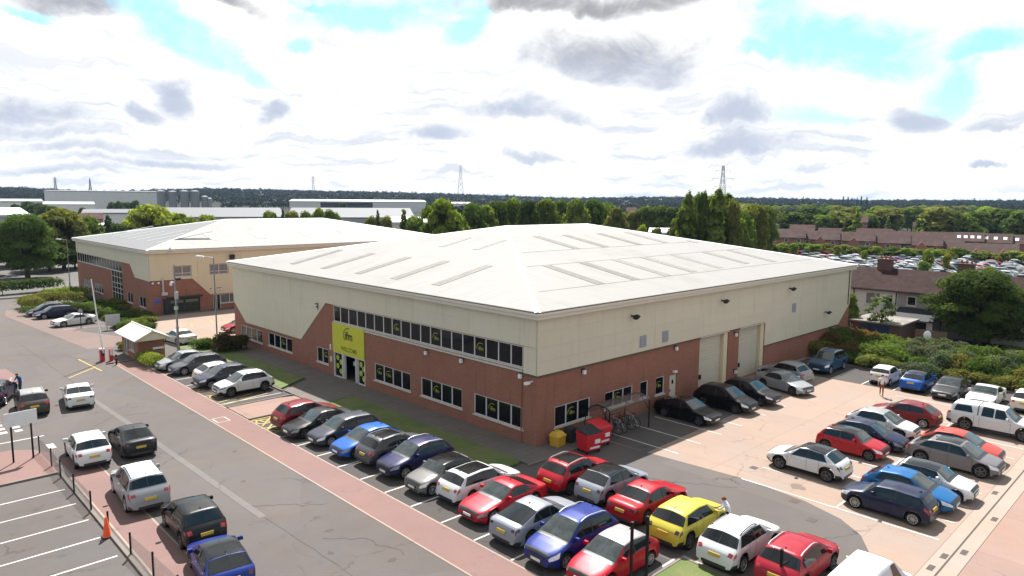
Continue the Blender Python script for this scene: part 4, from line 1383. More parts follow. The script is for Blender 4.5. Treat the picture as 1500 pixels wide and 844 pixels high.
class Car:
    def __init__(self, kind):
        s = SPEC[kind]
        self.s = s
        L, H = s['L'], s['H']
        pts = [(0, s['zh'] - .16), (.05, s['zh'] - .06), (.22, s['zh']), ((s['xc'] + .2) / 2, (s['zh'] * .45 + s['zc'] * .55)), (s['xc'], s['zc']), (s['xf'], H - .055), (s['xf'] * .62 + s['xr'] * .38, H), (s['xr'], s['zr']), (s['xd'], s['zd'])] + s['tail']
        xs = np.linspace(0, L, 400)
        z = np.interp(xs, [p[0] for p in pts], [p[1] for p in pts])
        k = np.ones(13) / 13
        zp = np.concatenate([np.full(6, z[0]), z, np.full(6, z[-1])])
        zs = np.convolve(zp, k, 'valid')
        e = np.clip(np.minimum(xs, L - xs) / .12, 0, 1)
        self.xs, self.zt_ = xs, zs * e + z * (1 - e)
        self.xw = (s['fo'], s['fo'] + s['wb'])
        self.R = s['wr'] + .055

    def zt(self, x):
        return float(np.interp(x, self.xs, self.zt_))

    def belt(self, x):
        s = self.s
        return s['zc'] - .03 + s['rise'] * (x - s['xc']) / (s['xd'] - s['xc'])

    def zb(self, x):
        s = self.s
        b = s['cl'] + .10 * max(0, 1 - x / .35) ** 2 + .12 * max(0, 1 - (s['L'] - x) / .35) ** 2
        for w in self.xw:
            d = abs(x - w)
            if d < self.R:
                b = max(b, s['wr'] + math.sqrt(self.R ** 2 - d * d))
        return b

    def sec(self, x):
        s = self.s
        L = s['L']
        w = s['W'] / 2
        w *= 1 - .26 * max(0, 1 - x / .62) ** 2.4 - .15 * max(0, 1 - (L - x) / .5) ** 2.4
        zt = self.zt(x)
        zb = min(self.zb(x), zt - .12)
        zs = min(self.belt(x), zt - .055)
        cab = max(0.0, zt - zs - .055)
        yb = w * .945
        ye = yb - .03 - cab * .36
        cl = s.get('clad', .035)
        arch = self.zb(x) > s['cl'] + .22
        ze = zt - .04
        h = zs - zb
        z2 = zb + min(cl, h * .3)
        return [(0, zb), (w * .80, zb), (w * .965, z2), (w * .992, z2 + (zs - z2) * .34), (w * 1.0, z2 + (zs - z2) * .62), (w * .985, zs - min(.06, h * .2)), (yb, zs),
                (yb + (ye - yb) * .36 + cab * .018, zs + (ze - zs) * .33), (yb + (ye - yb) * .70 + cab * .014, zs + (ze - zs) * .70), (ye, ze), (ye * .94, zt - .014), (ye * .55, zt + .004), (0, zt + .014)]

    def at(self, x, v):
        c = self.sec(x)
        i = min(int(v), len(c) - 2)
        f = v - i
        return Vector((x, c[i][0] * (1 - f) + c[i + 1][0] * f, c[i][1] * (1 - f) + c[i + 1][1] * f))

    def P(self, x, y, z):
        """car frame: origin on the ground midway between the axles, +X forwards, +Y left"""
        return (self.s['fo'] + self.s['wb'] / 2 - x, y, z)

    def body(self, step=.11):
        s = self.s
        st = set(np.round(np.arange(0, s['L'] + .001, s['L'] / round(s['L'] / step)), 4))
        st |= {.02, .05, .1, .17, s['L'] - .02, s['L'] - .05, s['L'] - .1, s['xc'], s['xf'], s['xr'], s['xd']}
        for w in self.xw:
            for k in range(-6, 7):
                st.add(round(w + self.R * math.sin(k * math.pi / 12) * .999, 4))
            st.add(round(w + self.R * 1.003, 4))
            st.add(round(w - self.R * 1.003, 4))
        st = sorted(st)
        mb = MB()
        n_ = 13
        idx = []
        for x in st:
            c = self.sec(x)
            o = len(mb.v)
            for y, z in c:
                mb.v.append(self.P(x, y, z))
            for y, z in c[1:-1]:
                mb.v.append(self.P(x, -y, z))
            idx.append(o)

        def vi(o, j, side):
            return o + j if side > 0 or j in (0, 12) else o + 12 + j
        for a, b in zip(idx, idx[1:]):
            for side in (1, -1):
                for j in range(12):
                    f = [vi(a, j, side), vi(b, j, side), vi(b, j + 1, side), vi(a, j + 1, side)]
                    mb.f.append(f if side > 0 else f[::-1])
                    mb.m.append(1 if j == 0 or (j == 1 and 'clad' in s) else 0)
        for o, rev in ((idx[0], 0), (idx[-1], 1)):
            f = [o + j for j in range(13)] + [o + 12 + j for j in range(11, 0, -1)]
            mb.f.append(f[::-1] if rev else f)
            mb.m.append(0)
        return mb

    def patch(self, mb, xa, xb, v0, v1, nx=6, nv=4, off=.009, both=True, mi=0):
        """a skin lying just proud of the body; xa, xb may be (at v0, at v1) pairs"""
        xa = xa if isinstance(xa, tuple) else (xa, xa)
        xb = xb if isinstance(xb, tuple) else (xb, xb)
        g = []
        for j in range(nv + 1):
            fv = j / nv
            v = v0 + (v1 - v0) * fv
            a = xa[0] + (xa[1] - xa[0]) * fv
            b = xb[0] + (xb[1] - xb[0]) * fv
            for i in range(nx + 1):
                x = a + (b - a) * i / nx
                p = self.at(x, v)
                dx = (self.at(x + .012, v) - self.at(x - .012, v))
                dv = (self.at(x, min(v + .05, 11.999)) - self.at(x, v - .05))
                nn = dx.cross(dv)
                nn = nn.normalized() if nn.length > 1e-9 else Vector((0, 1, 0))
                if v > 11.98:
                    nn = Vector((nn.x, 0, nn.z)).normalized()
                if nn.y < -1e-3 or (abs(nn.y) <= .3 and nn.z < 0):
                    nn = -nn
                p = p + nn * off
                g.append(p)
        w_ = nx + 1
        fs = [(j * w_ + i, j * w_ + i + 1, (j + 1) * w_ + i + 1, (j + 1) * w_ + i) for j in range(nv) for i in range(nx)]
        for side in ((1, -1) if both else (1,)):
            mb.add([self.P(p.x, p.y * side, p.z) for p in g], fs, mi)
        return mb

    def x_for_z(self, z, rear=True):
        xs = self.xs[::-1] if rear else self.xs
        zt = self.zt_[::-1] if rear else self.zt_
        for x, h in zip(xs, zt):
            if h >= z:
                return float(x)
        return float(xs[0])


def wheel_meshes():
    out = {}
    tyre = MB().lathe([(.70, -.105), (.94, -.105), (1.0, -.07), (1.0, .07), (.94, .105), (.70, .105)], 28, 'Y')
    # scaled in x/z by the wheel radius
    out['tyre'] = tyre.mesh('tyre', 'tyre', 40)
    for nm, mat, spokes, wd in (('silver5', 'rim_silver', 5, .17), ('silver10', 'rim_silver', 10, .085), ('dark5', 'rim_dark', 5, .15), ('silver_twin', 'rim_silver', 7, .12)):
        mb = MB()
        mb.lathe([(.0, .06), (.62, .05), (.70, .09)], 28, 'Y', mi=1)
        mb.lathe([(.62, .085), (.64, .108), (.72, .108), (.74, .09)], 28, 'Y')
        mb.lathe([(.0, .112), (.13, .11), (.16, .085)], 14, 'Y')
        for k in range(spokes):
            a = 2 * math.pi * k / spokes
            ca, sa = math.cos(a), math.sin(a)
            vs = []
            for r_, h, ww in ((.1, .104, wd), (.66, .100, wd * .8), (.66, .06, wd * .8), (.1, .06, wd)):
                for q in (-ww / 2, ww / 2):
                    vs.append((r_ * ca - q * sa, h, r_ * sa + q * ca))
            mb.add(vs, [(0, 1, 3, 2), (2, 3, 5, 4), (0, 2, 4, 6), (1, 7, 5, 3)])
        out[nm] = mb.mesh('rim', [mat, 'car_black'], 40)
    return out


WM = wheel_meshes()
CARC = {}
COLOURS = dict(black=(.0022, .0022, .0026), white=(.52, .52, .52), silver=(.24, .245, .255), grey=(.062, .063, .068), darkgrey=(.018, .0185, .021), charcoal=(.0085, .0082, .0095), navy=(.006, .009, .034), bluegrey=(.032, .035, .052),
               blue=(.004, .078, .36), royal=(.006, .020, .15), purpleblue=(.006, .0075, .052), teal=(.005, .085, .18), skyblue=(.004, .085, .235), red=(.30, .0035, .011), darkred=(.135, .0035, .008), brightred=(.38, .0045, .016), orangered=(.42, .042, .028), crimson=(.25, .006, .018), yellow=(.44, .385, .045),
               brown=(.045, .034, .027), pinkgrey=(.135, .126, .13), bluesilver=(.215, .23, .265), cream=(.50, .455, .39), steelblue=(.012, .052, .12), warmgrey=(.125, .12, .115))


def build_car(kind, colour, label, cat='car', loc=(0, 0), ang=0.0, roof=None, rails=None, rim='silver5', group=None, doors=2, glass_roof=False, lamps='lamp_clear', name='parked_car', tail='lamp_red', quarter=True, extra=None):
    key = kind
    if key not in CARC:
        c = Car(kind)
        CARC[key] = c
    c = CARC[key]
    s = c.s
    root = thing(name, label, cat, (loc[0], loc[1], 0.016), rad(ang), group)
    ck = ('body', kind)
    if ck not in CARC:
        CARC[ck] = c.body().mesh('body', ['car_paint', 'car_black'], 38)
    body = link('body', CARC[ck], root)
    body.color = (*COLOURS[colour], 1)

    def shared(nm, mk, mats, par, k=None, smooth=40):
        kk = (nm, kind, k)
        if kk not in CARC:
            CARC[kk] = mk().mesh(nm, mats, smooth)
        return link(nm, CARC[kk], par)
    xc, xf, xr, xd, L = s['xc'], s['xf'], s['xr'], s['xd'], s['L']
    sc = shared('windscreen', lambda: c.patch(MB(), xc + .05, xf - .01, 9.25, 11.99, 8, 6), 'car_screen', root)
    rwx = (xr + .05, xd - .05)
    shared('rear_window', lambda: c.patch(MB(), (rwx[0] + .05, rwx[0]), (rwx[1] - .04, rwx[1]), 9.42, 11.99, 6, 6), 'car_glass', root)
    # side glass: front door, rear door, rear quarter
    xB = (xc + .35 + xr) / 2 + .02 if doors == 2 else xf + .75
    va, vb = 6.06, 8.86
    rear_end = xr + (.05 if kind not in ('saloon', 'fast', 'coupe', 'cross') else .35)
    fx = xc + .30
    for side_name, (a, b) in {'f': ((fx, xf + .02), (xB - .04, xB - .04)), 'r': ((xB + .04, xB + .04), (rear_end + .14, rear_end - .12))}.items():
        if kind == 'van' and side_name == 'r':
            continue
        if kind == 'pickup':
            if side_name == 'f':
                a, b = (fx, xf + .02), (2.52, 2.52)
            else:
                a, b = (2.60, 2.60), (3.28, 3.22)
        if kind == 'van':
            b = (2.15, 2.15)
        for sd in (1, -1):
            kk = ('side_window', kind, side_name, sd, doors)
            if kk not in CARC:
                mb = MB()
                c.patch(mb, a, b, va, vb, 6, 4, both=False)
                if sd < 0:
                    mb.v = [(p[0], -p[1], p[2]) for p in mb.v]
                CARC[kk] = mb.mesh('side_window', 'car_glass', 40)
            link('side_window', CARC[kk], root)
    if kind not in ('van', 'pickup'):
        shared('pillar_trim', lambda: c.patch(MB(), xB - .045, xB + .045, va, vb, 1, 4, off=.007), 'car_black', root, doors)['kind'] = 'stuff'
    if kind == 'pickup':
        shared('canopy_window', lambda: c.patch(MB(), (3.75, 3.9), (4.85, 4.72), 6.5, 8.6, 5, 4), 'car_glass', root)
        shared('canopy_gap', lambda: c.patch(MB(), 3.44, 3.50, 6.0, 11.99, 1, 8).add([], []), 'car_black', root)
    if roof:
        rm = {'black': 'roof_gloss_black', 'grey': 'grey_metal', 'glass': 'car_glass', 'white': 'white_plastic'}[roof]
        if glass_roof:
            shared('sunroof', lambda: c.patch(MB(), xf + .12, xr - .25, 10.25, 11.99, 5, 5), rm, root, roof)
        else:
            shared('roof_panel', lambda: c.patch(MB(), xf + .0, xr + .02, 9.05, 11.99, 8, 6), rm, root, roof)
    if rails:
        rmat = {'silver': 'pale_metal', 'black': 'car_black'}[rails]

        for sd in (1, -1):
            def mk(sd=sd):
                xs_ = np.linspace(xf + .15, xr - .05, 7)
                return MB().tube([c.P(x, c.at(x, 9.6).y * sd * .97, c.at(x, 9.6).z + (.065 if 0 < i < 6 else .0)) for i, x in enumerate(xs_)], .022, 6)
            shared('roof_rail', mk, rmat, root, (rails, sd))
    # lamps, grille, plates, bumper
    for sd in (1, -1):
        def half(fn, sd=sd):
            mb = fn()
            if sd < 0:
                mb.v = [(p[0], -p[1], p[2]) for p in mb.v]
            return mb
        shared('headlight', lambda: half(lambda: c.patch(MB(), (.03, .02), (.42, .52), 4.15, 5.85, 6, 3, both=False)), lamps, root, (sd, lamps))
        shared('tail_light', lambda: half(lambda: tail_mesh(c)), tail, root, (sd, tail))
        mx_ = xc + .42
        shared('door_mirror', lambda: MB().obox(c.P(mx_, (c.at(mx_, 6.0).y + .12) * sd, 0)[:2], .13, .22, c.at(mx_, 6.0).z + .02, c.at(mx_, 6.0).z + .17, .0, taper=.8), 'car_paint', root, sd).color = (*COLOURS[colour], 1)
    mirrors = [o for o in root.children if o.name.startswith('door_mirror')]
    zf = s['zh'] - .2
    shared('grille', lambda: MB().add([c.P(-.012, y, z) for y, z in ((-.42, zf - .02), (.42, zf - .02), (.36, zf - .17), (-.36, zf - .17))] + [c.P(.05, y, z) for y, z in ((-.42, zf - .02), (.42, zf - .02), (.36, zf - .17), (-.36, zf - .17))],
                                      [(0, 1, 2, 3), (0, 4, 5, 1), (1, 5, 6, 2), (2, 6, 7, 3), (3, 7, 4, 0)]), 'car_black', root)
    shared('hood_grille', lambda: c.patch(MB(), .006, .13, 9.75, 11.99, 3, 5, off=.01), 'car_black', root)
    shared('cowl', lambda: c.patch(MB(), xc - .13, xc + .045, 9.35, 11.99, 3, 5, off=.008), 'car_black', root)
    shared('rear_lower_trim', lambda: c.patch(MB(), L - .34, L - .004, 1.7, 2.75, 4, 3, off=.01), 'car_black', root)
    shared('lower_intake', lambda: c.patch(MB().add([c.P(-.01, y, z) for y, z in ((-.52, .40), (.52, .40), (.5, .31), (-.5, .31))], [(0, 1, 2, 3)]), .02, .25, 1.6, 2.6, 4, 2), 'car_black', root)
    shared('front_plate', lambda: MB().box(c.P(-.035, 0, 0)[0] - .012, c.P(-.035, 0, 0)[0] + .012, -.26, .26, .42, .53), 'plate_white', root)
    zpl = .80 if kind not in ('saloon', 'fast', 'coupe', 'cross') else .74
    xp = c.x_for_z(zpl) + .02

    def rear_plate():
        a = c.P(xp + .045, 0, 0)[0]
        b = c.P(xp - .0, 0, 0)[0]
        z0, z1 = zpl - .075, zpl + .045
        return MB().add([(a - .012, -.26, z0), (a - .012, .26, z0), (b - .012, .26, z1), (b - .012, -.26, z1), (a + .03, -.26, z0), (a + .03, .26, z0), (b + .03, .26, z1), (b + .03, -.26, z1)],
                        [(0, 1, 2, 3), (0, 4, 5, 1), (1, 5, 6, 2), (2, 6, 7, 3), (3, 7, 4, 0)])
    shared('rear_plate', rear_plate, 'plate_yellow', root)
    shared('rear_valance', lambda: MB().box(c.P(L + .012, 0, 0)[0], c.P(L - .05, 0, 0)[0], -.55, .55, c.zb(L) - .04, c.zb(L) + .10), 'car_black', root)
    # door seams and handles
    zsB = lambda x: c.at(x, 5.2)

    def seams():
        mb = MB()
        for x in (xc + .22, xB, min(rear_end + .1, c.xw[1] - c.R - .02)):
            c.patch(mb, x - .008, x + .008, 2.4, 6.0, 1, 6, off=.006)
        return mb
    if kind != 'van':
        shared('door_seam', seams, 'car_black', root, doors)['kind'] = 'stuff'

    def handles():
        mb = MB()
        for x in (xB - .16, min(rear_end, c.xw[1] - .05)):
            for sd in (1, -1):
                p = c.at(x, 5.0)
                q = c.P(p.x, p.y * sd, p.z - .02)
                mb.box(q[0] - .09, q[0] + .09, q[1] - .025, q[1] + .025, q[2] - .018, q[2] + .018)
        return mb
    hd = shared('door_handle', handles, 'car_paint', root, doors)
    hd.color = (*[min(1, x * 1.1 + .02) for x in COLOURS[colour]], 1)
    hd['kind'] = 'stuff'
    shared('shark_fin', lambda: MB().add([c.P(xr - .3, 0, c.zt(xr - .3) + .0), c.P(xr - .12, .03, c.zt(xr - .12)), c.P(xr - .12, -.03, c.zt(xr - .12)), c.P(xr - .12, 0, c.zt(xr - .12) + .09)], [(0, 1, 3), (0, 3, 2), (1, 2, 3)]), 'car_paint', root).color = body.color
    for xw in c.xw:
        for sd in (1, -1):
            w = link('wheel', WM['tyre'], root, c.P(xw, (s['W'] / 2 - .135) * sd, s['wr']))
            w.scale = (s['wr'], 1.05, s['wr'])
            r_ = link('rim', WM[rim], w)
            if sd < 0:
                r_.rotation_euler = (0, 0, math.pi)
    return root


def at_wheel(kind, corner, x, y, ang):
    """centre of a vehicle from where one tyre meets the ground"""
    s = SPEC[kind]
    lx = (s['wb'] / 2) * (1 if corner[0] == 'F' else -1)
    ly = (s['W'] / 2 - .05) * (1 if corner[1] == 'L' else -1)
    a = rad(ang)
    return x - (lx * math.cos(a) - ly * math.sin(a)), y - (lx * math.sin(a) + ly * math.cos(a))


GA = 'cars parked along the footpath strip'
GB = 'cars parked in the second row beside the service lane'
GC = 'cars parked against the warehouse doors'
GD = 'cars parked along the shrub bed'
GE = 'cars parked in the middle of the concrete yard'
GR = 'cars standing along the left kerb of the road'
GL = 'cars parked by the unit further back'
CARS = [
    # first row, far group
    ('hatch', 'silver', 'FL', -9.64, 35.33, 180, 'silver hatchback nose out, first car in the row beside the brick gatehouse', GA, dict(rails='silver')),
    ('estate', 'grey', 'FL', -9.27, 33.0, 180, 'mid grey estate nose out, second car from the gatehouse', GA, dict(rails='black', lamps='lamp_smoke')),
    ('hatch', 'white', 'RR', -8.75, 28.9, 0, 'white hatchback with pink tail lamps backing onto the footpath near the gatehouse', GA, dict(rim='silver10')),
    ('suv', 'bluegrey', 'FL', -9.28, 26.95, 180, 'dark slate SUV nose out between two white cars', GA, dict(rails='black', rim='silver10')),
    ('suv', 'white', 'FL', -9.05, 23.65, 180, 'white SUV with black roof rails, last before the pink crossing path', GA, dict(rails='black', rim='dark5', lamps='lamp_smoke')),
    # first row, near group
    ('suv', 'darkred', 'RR', -9.2, 13.15, 0, 'dark red SUV beside the yellow disabled bay, backing onto the footpath', GA, dict(rim='silver5')),
    ('saloon', 'charcoal', 'FL', -9.43, 11.2, 180, 'charcoal saloon nose out next to the dark red SUV', GA, dict(rim='dark5', lamps='lamp_smoke')),
    ('estate', 'bluegrey', 'FL', -8.98, 8.75, 180, 'slate grey estate nose out between the charcoal saloon and the bright blue hatchback', GA, dict(rim='silver10')),
    ('hatch', 'blue', 'FL', -8.98, 5.93, 180, 'bright blue hatchback nose out towards the footpath', GA, dict(rim='dark5', lamps='lamp_smoke')),
    ('suv', 'grey', 'RR', -8.52, 3.75, 0, 'mid grey SUV with glass roof backing onto the footpath beside the bright blue hatchback', GA, dict(rails='silver', roof='black', glass_roof=True)),
    ('suv', 'purpleblue', 'FL', -8.59, 1.5, 180, 'deep violet blue SUV nose out in the first row', GA, dict(rails='silver', lamps='lamp_smoke')),
    ('mini', 'warmgrey', 'FL', -8.86, -1.21, 180, 'small grey retro hatchback with black roof nose out', GA, dict(roof='black', rim='silver10', doors=1)),
    ('estate', 'white', 'RR', -7.95, -3.3, 0, 'white estate with black glass roof backing onto the footpath', GA, dict(roof='black', glass_roof=True)),
    ('coupe', 'brightred', 'FL', -8.68, -5.66, 180, 'bright red coupe nose out towards the footpath', GA, dict(rim='silver5', doors=1, lamps='lamp_smoke')),
    ('fast', 'bluesilver', 'RR', -8.91, -8.35, 0, 'pale silver fastback with dark rear window backing onto the footpath', GA, dict(rim='dark5', tail='lamp_dark')),
    ('mpv', 'royal', 'FL', -9.28, -10.75, 180, 'royal blue tall car with silver roof rails nose out', GA, dict(rails='silver')),
    ('hatch', 'brightred', 'RL', -6.55, -12.95, 180, 'bright red small hatchback with grey roof behind the two black posts', GA, dict(roof='grey', rim='silver10')),
    # second row
    ('suv', 'red', 'RR', -3.62, -6.0, 0, 'red SUV with silver roof rails and black roof glass nearest the bins', GB, dict(rails='silver', roof='black', glass_roof=True, rim='dark5')),
    ('ev', 'bluesilver', 'RR', -3.23, -8.2, 0, 'pale grey small SUV with black roof in the second row', GB, dict(roof='black', rim='dark5', tail='lamp_dark')),
    ('saloon', 'red', 'RR', -3.44, -10.6, 0, 'red saloon between the pale grey SUV and the yellow SUV', GB, dict(rim='dark5', tail='lamp_dark')),
    ('suv', 'yellow', 'RR', -4.1, -13.3, 0, 'bright yellow SUV with a person leaning on its wing', GB, dict(rim='dark5', tail='lamp_dark')),
    ('suv', 'white', 'RR', -4.2, -15.85, 0, 'white SUV in the second row beside the yellow SUV', GB, dict(rails='black', rim='silver5')),
    ('suv', 'crimson', 'RR', -4.0, -18.3, 0, 'crimson SUV with silver roof rails next to the white van', GB, dict(rails='silver', rim='dark5')),
    # against the warehouse
    ('fast', 'black', 'FR', 11.2, -4.4, -91, 'black electric saloon beside the bike shelter', GC, dict(roof='black', rim='dark5')),
    ('mpv', 'black', 'FR', 15.5, -4.75, -91, 'black tall van like car in front of the first roller door', GC, dict(rim='dark5')),
    ('suv', 'charcoal', 'FR', 18.6, -5.05, -91, 'black SUV between the two roller doors', GC, dict(rim='dark5')),
    ('fast', 'silver', 'FR', 23.3, -5.3, -103, 'silver fastback in front of the second roller door', GC, dict(rim='dark5')),
    ('suv', 'silver', 'RL', 26.7, -3.9, 84, 'silver SUV with its nose to the wall behind the silver fastback', GC, dict(rails='silver')),
    # along the shrubs
    ('bigsuv', 'steelblue', 'FL', 32.5, -4.6, 180, 'blue grey SUV in the corner where the shrubs meet the warehouse', GD, dict(rails='silver', rim='silver10')),
    ('small', 'white', 'RR', 32.1, -9.6, 0, 'tiny white hatchback backing out from the shrubs', GD, dict(rim='silver10')),
    ('hatch', 'blue', 'RR', 31.95, -12.2, 0, 'vivid blue hatchback with black boot spoiler by the shrubs', GD, dict(roof='black', rim='dark5', tail='lamp_dark')),
    ('saloon', 'darkgrey', 'FL', 31.24, -14.7, 180, 'dark grey saloon nose out by the shrubs', GD, dict(lamps='lamp_smoke')),
    ('coupe', 'white', 'FL', 30.8, -17.15, 180, 'white coupe nose out by the shrubs', GD, dict(rim='silver10', doors=1)),
    ('hatch', 'cream', 'RR', 31.6, -19.75, 0, 'cream hatchback backing out at the right edge of the shrub row', GD, dict()),
    # middle of the yard
    ('hatch', 'darkred', 'RL', 21.9, -14.95, 90, 'dark red hatchback facing the shrubs in the middle of the yard', GE, dict(rim='silver10', )),
    ('ev', 'white', 'FR', 17.9, -14.7, -90, 'white car with dark roof beyond the dark blue hatchback', GE, dict(roof='grey', rim='dark5')),
    ('hatch', 'navy', 'FR', 15.1, -14.9, -90, 'dark blue grey hatchback between the white car and the red hatchback with black roof', GE, dict(rim='silver10', lamps='lamp_smoke')),
    ('mini', 'red', 'FR', 12.81, -14.7, -90, 'red retro hatchback with black roof in the yard', GE, dict(roof='black', rim='dark5', doors=2)),
    ('ev', 'white', 'FL', 7.8, -11.65, 90, 'white electric crossover with black roof parked nearest the service lane', GE, dict(roof='black', rim='dark5', tail='lamp_dark')),
    ('wagonmini', 'navy', 'FL', 5.55, -16.6, 90, 'navy retro hatchback with silver wheels at the corner of the yard', GE, dict(rim='silver10', doors=2)),
    ('hatch', 'skyblue', 'FR', 7.75, -19.4, -90, 'teal blue hatchback between the navy and the white retro hatchbacks', GE, dict(rim='silver10')),
    ('mini', 'white', 'FR', 9.95, -19.85, -90, 'white retro hatchback with black roof near the drainage channel', GE, dict(roof='black', rim='dark5', doors=1)),
    ('cross', 'pinkgrey', 'FR', 14.6, -19.9, -91, 'metallic grey electric crossover with dark glass roof', GE, dict(roof='black', rim='dark5', glass_roof=True)),
    ('hatch', 'orangered', 'FR', 17.1, -19.4, -90, 'orange red hatchback between the grey crossover and the white pickup', GE, dict(rim='silver10', )),
    # road
    ('suv', 'white', 'RL', -21.25, 15.25, 87, 'white SUV with black roof edge parked by the wire fence', GR, dict(rim='dark5')),
    ('fast', 'charcoal', 'RL', -18.85, 15.45, 87, 'dark charcoal fastback standing in the road beside a white SUV', GR, dict(rim='dark5', tail='lamp_dark')),
    ('bigsuv', 'silver', 'RL', -20.8, 7.35, 86, 'large silver SUV with white roof and black roof bars', GR, dict(rails='black', roof='white', rim='silver10')),
    ('suv', 'black', 'RL', -20.15, 1.75, 86, 'black SUV between the large silver SUV and the blue car', GR, dict(rim='dark5')),
    ('hatch', 'royal', 'FL', -20.4, -.1, 82, 'blue hatchback with black roof at the bottom edge of the road', GR, dict(roof='black', rim='dark5', tail='lamp_dark')),
    ('saloon', 'white', 'RL', -18.9, 28.75, 82, 'white saloon driving up the road', GR, dict(rim='silver5', tail='lamp_dark')),
    ('suv', 'brown', 'RR', -20.0, 28.45, 86, 'brown SUV with silver roof behind the blank sign', GR, dict(rails='silver', roof='grey')),
    ('suv', 'navy', 'RR', -21.9, 32.6, 68, 'dark navy SUV at the left edge of the picture', GR, dict(rim='silver5')),
    # further back
    ('coupe', 'white', 'FL', -11.5, 66.0, 190, 'white coupe parked under the planted bank', GL, dict(rim='silver10', doors=1)),
    ('estate', 'navy', 'FL', -12.0, 73.9, 186, 'dark navy estate beside the rounded hedge', GL, dict()),
    ('estate', 'darkgrey', 'FL', -12.3, 76.8, 186, 'dark grey estate half hidden behind the navy estate', GL, dict(rails='silver')),
    ('saloon', 'white', 'RL', -5.4, 46.5, 96, 'white saloon behind the gatehouse', GL, dict()),
    ('hatch', 'crimson', 'FL', 1.6, 49.2, 180, 'red hatchback half hidden by the corner of the warehouse', GL, dict()),
]
for kind, colr, corner, x, y, ang, label, grp, kw in CARS:
    px_, py_ = at_wheel(kind, corner, x, y, ang)
    build_car(kind, colr, label, 'car', (px_, py_), ang, group=grp, **kw)
px_, py_ = at_wheel('pickup', 'RR', 23.5, -17.0, -90)
build_car('pickup', 'white', 'white pickup truck with hard canopy over its bed', 'pickup truck', (px_, py_), -90, rim='dark5', name='pickup_truck')
build_car('van', 'white', 'white panel van cut by the bottom edge of the picture', 'van', (-3.4, -20.3), 0, name='panel_van', group=None)
for o in list(bpy.data.objects):
    if o.name.startswith('wheel') and o.parent and o.parent.name.startswith('parked_car'):
        pass


# ---- the distant car park: light versions, still one object per car
def far_car(kind):
    c = CARC[kind] if kind in CARC else Car(kind)
    s = c.s
    st = sorted({0, .1, .3, s['xc'] * .6, s['xc'], (s['xc'] + s['xf']) / 2, s['xf'], (s['xf'] + s['xr']) / 2, s['xr'], (s['xr'] + s['xd']) / 2, s['xd'], s['L'] - .08, s['L']})
    keep = [1, 2, 4, 6, 8, 9, 12]
    mb = MB()
    for x in st:
        zz = c.zb
        c.zb = lambda x_: s['cl']
        sec = c.sec(x)
        c.zb = zz
        for sd in (1, -1):
            for j in keep:
                mb.v.append(c.P(x, sec[j][0] * sd, sec[j][1]))
    k = len(keep)
    for i in range(len(st) - 1):
        xm = (st[i] + st[i + 1]) / 2
        for si, sd in enumerate((1, -1)):
            a, b = i * 2 * k + si * k, (i + 1) * 2 * k + si * k
            for j in range(k - 1):
                f = [a + j, b + j, b + j + 1, a + j + 1]
                mb.f.append(f if sd > 0 else f[::-1])
                m = 0
                if j == 3 and s['xc'] + .2 < xm < s['xr'] + .2:
                    m = 1
                if j >= 5 and (s['xc'] < xm < s['xf'] or s['xr'] < xm < s['xd']):
                    m = 1
                mb.m.append(m)
    e = (len(st) - 1) * 2 * k
    for o, r in ((0, 0), (e, 1)):
        f = list(range(o, o + k)) + list(range(o + 2 * k - 1, o + k - 1, -1))
        mb.f.append(f if not r else f[::-1])
        mb.m.append(0)
    for xw in c.xw:
        for sd in (1, -1):
            p = c.P(xw, sd * (s['W'] / 2 - .1), s['wr'])
            mb.lathe([(0, .11), (s['wr'], .11), (s['wr'], -.11), (0, -.11)], 10, 'Y', p, 2)
    return mb.mesh('distant_car', ['car_paint', 'car_glass', 'tyre'], 35)


FARM = [far_car(k) for k in ('hatch', 'suv', 'saloon', 'estate', 'mpv', 'small')]
rr = random.Random(11)
FC = [('white', .34), ('silver', .26), ('grey', .12), ('black', .1), ('darkgrey', .06), ('red', .05), ('blue', .04), ('navy', .03)]
ORD = 'first second third fourth fifth sixth seventh eighth ninth tenth eleventh twelfth thirteenth fourteenth fifteenth sixteenth seventeenth eighteenth nineteenth twentieth twenty-first twenty-second twenty-third twenty-fourth twenty-fifth twenty-sixth twenty-seventh twenty-eighth'.split()
nfar = 0
ang_fp = rad(97)
ux, uy = math.cos(ang_fp), math.sin(ang_fp)
vx, vy = math.cos(ang_fp - math.pi / 2), math.sin(ang_fp - math.pi / 2)
for irow, t in enumerate([q + p for q in range(-64, 74, 10) for p in (0, 5.1)]):
    for k in range(40):
        if rr.random() < (.13 if k < 16 else .56):
            continue
        rowd = 1 + k * 2.55
        x = 133 + ux * t + vx * rowd
        y = 8 + uy * t + vy * rowd
        if y < -58 or y > 105 + (x - 230) * .2:
            continue
        dd = np.array([x, y, 1.4]) - CAM
        cx_, cy_ = 750 + CF * (dd @ cR) / (dd @ cF), 422 - CF * (dd @ cU) / (dd @ cF)
        if cx_ > 1512 or cx_ < 1110 or cy_ > 394 + (cx_ - 1250) * .064 + 6 or (cx_ < 1250 and cy_ > 360 + (cx_ - 1130) * .24):
            continue          # behind the terrace or the warehouse roof, or out of the picture
        r_ = rr.random()
        acc = 0
        for cn, p in FC:
            acc += p
            if r_ < acc:
                break
        kf = rr.randrange(len(FARM))
        o = link('distant_car', FARM[kf], None, (x, y, .03), (0, 0, ang_fp + (math.pi if rr.random() < .5 else 0) + rr.uniform(-.03, .03)))
        o.color = (*COLOURS[cn], 1)
        tag(o, '%s %s in the %s row of the distant car park from the right' % ({'darkgrey': 'dark grey'}.get(cn, cn), ('hatchback', 'SUV', 'saloon', 'estate', 'tall car', 'small car')[kf], ORD[min(irow, 27)]), 'car', 'cars in the distant car park')
        nfar += 1
print('far cars', nfar)

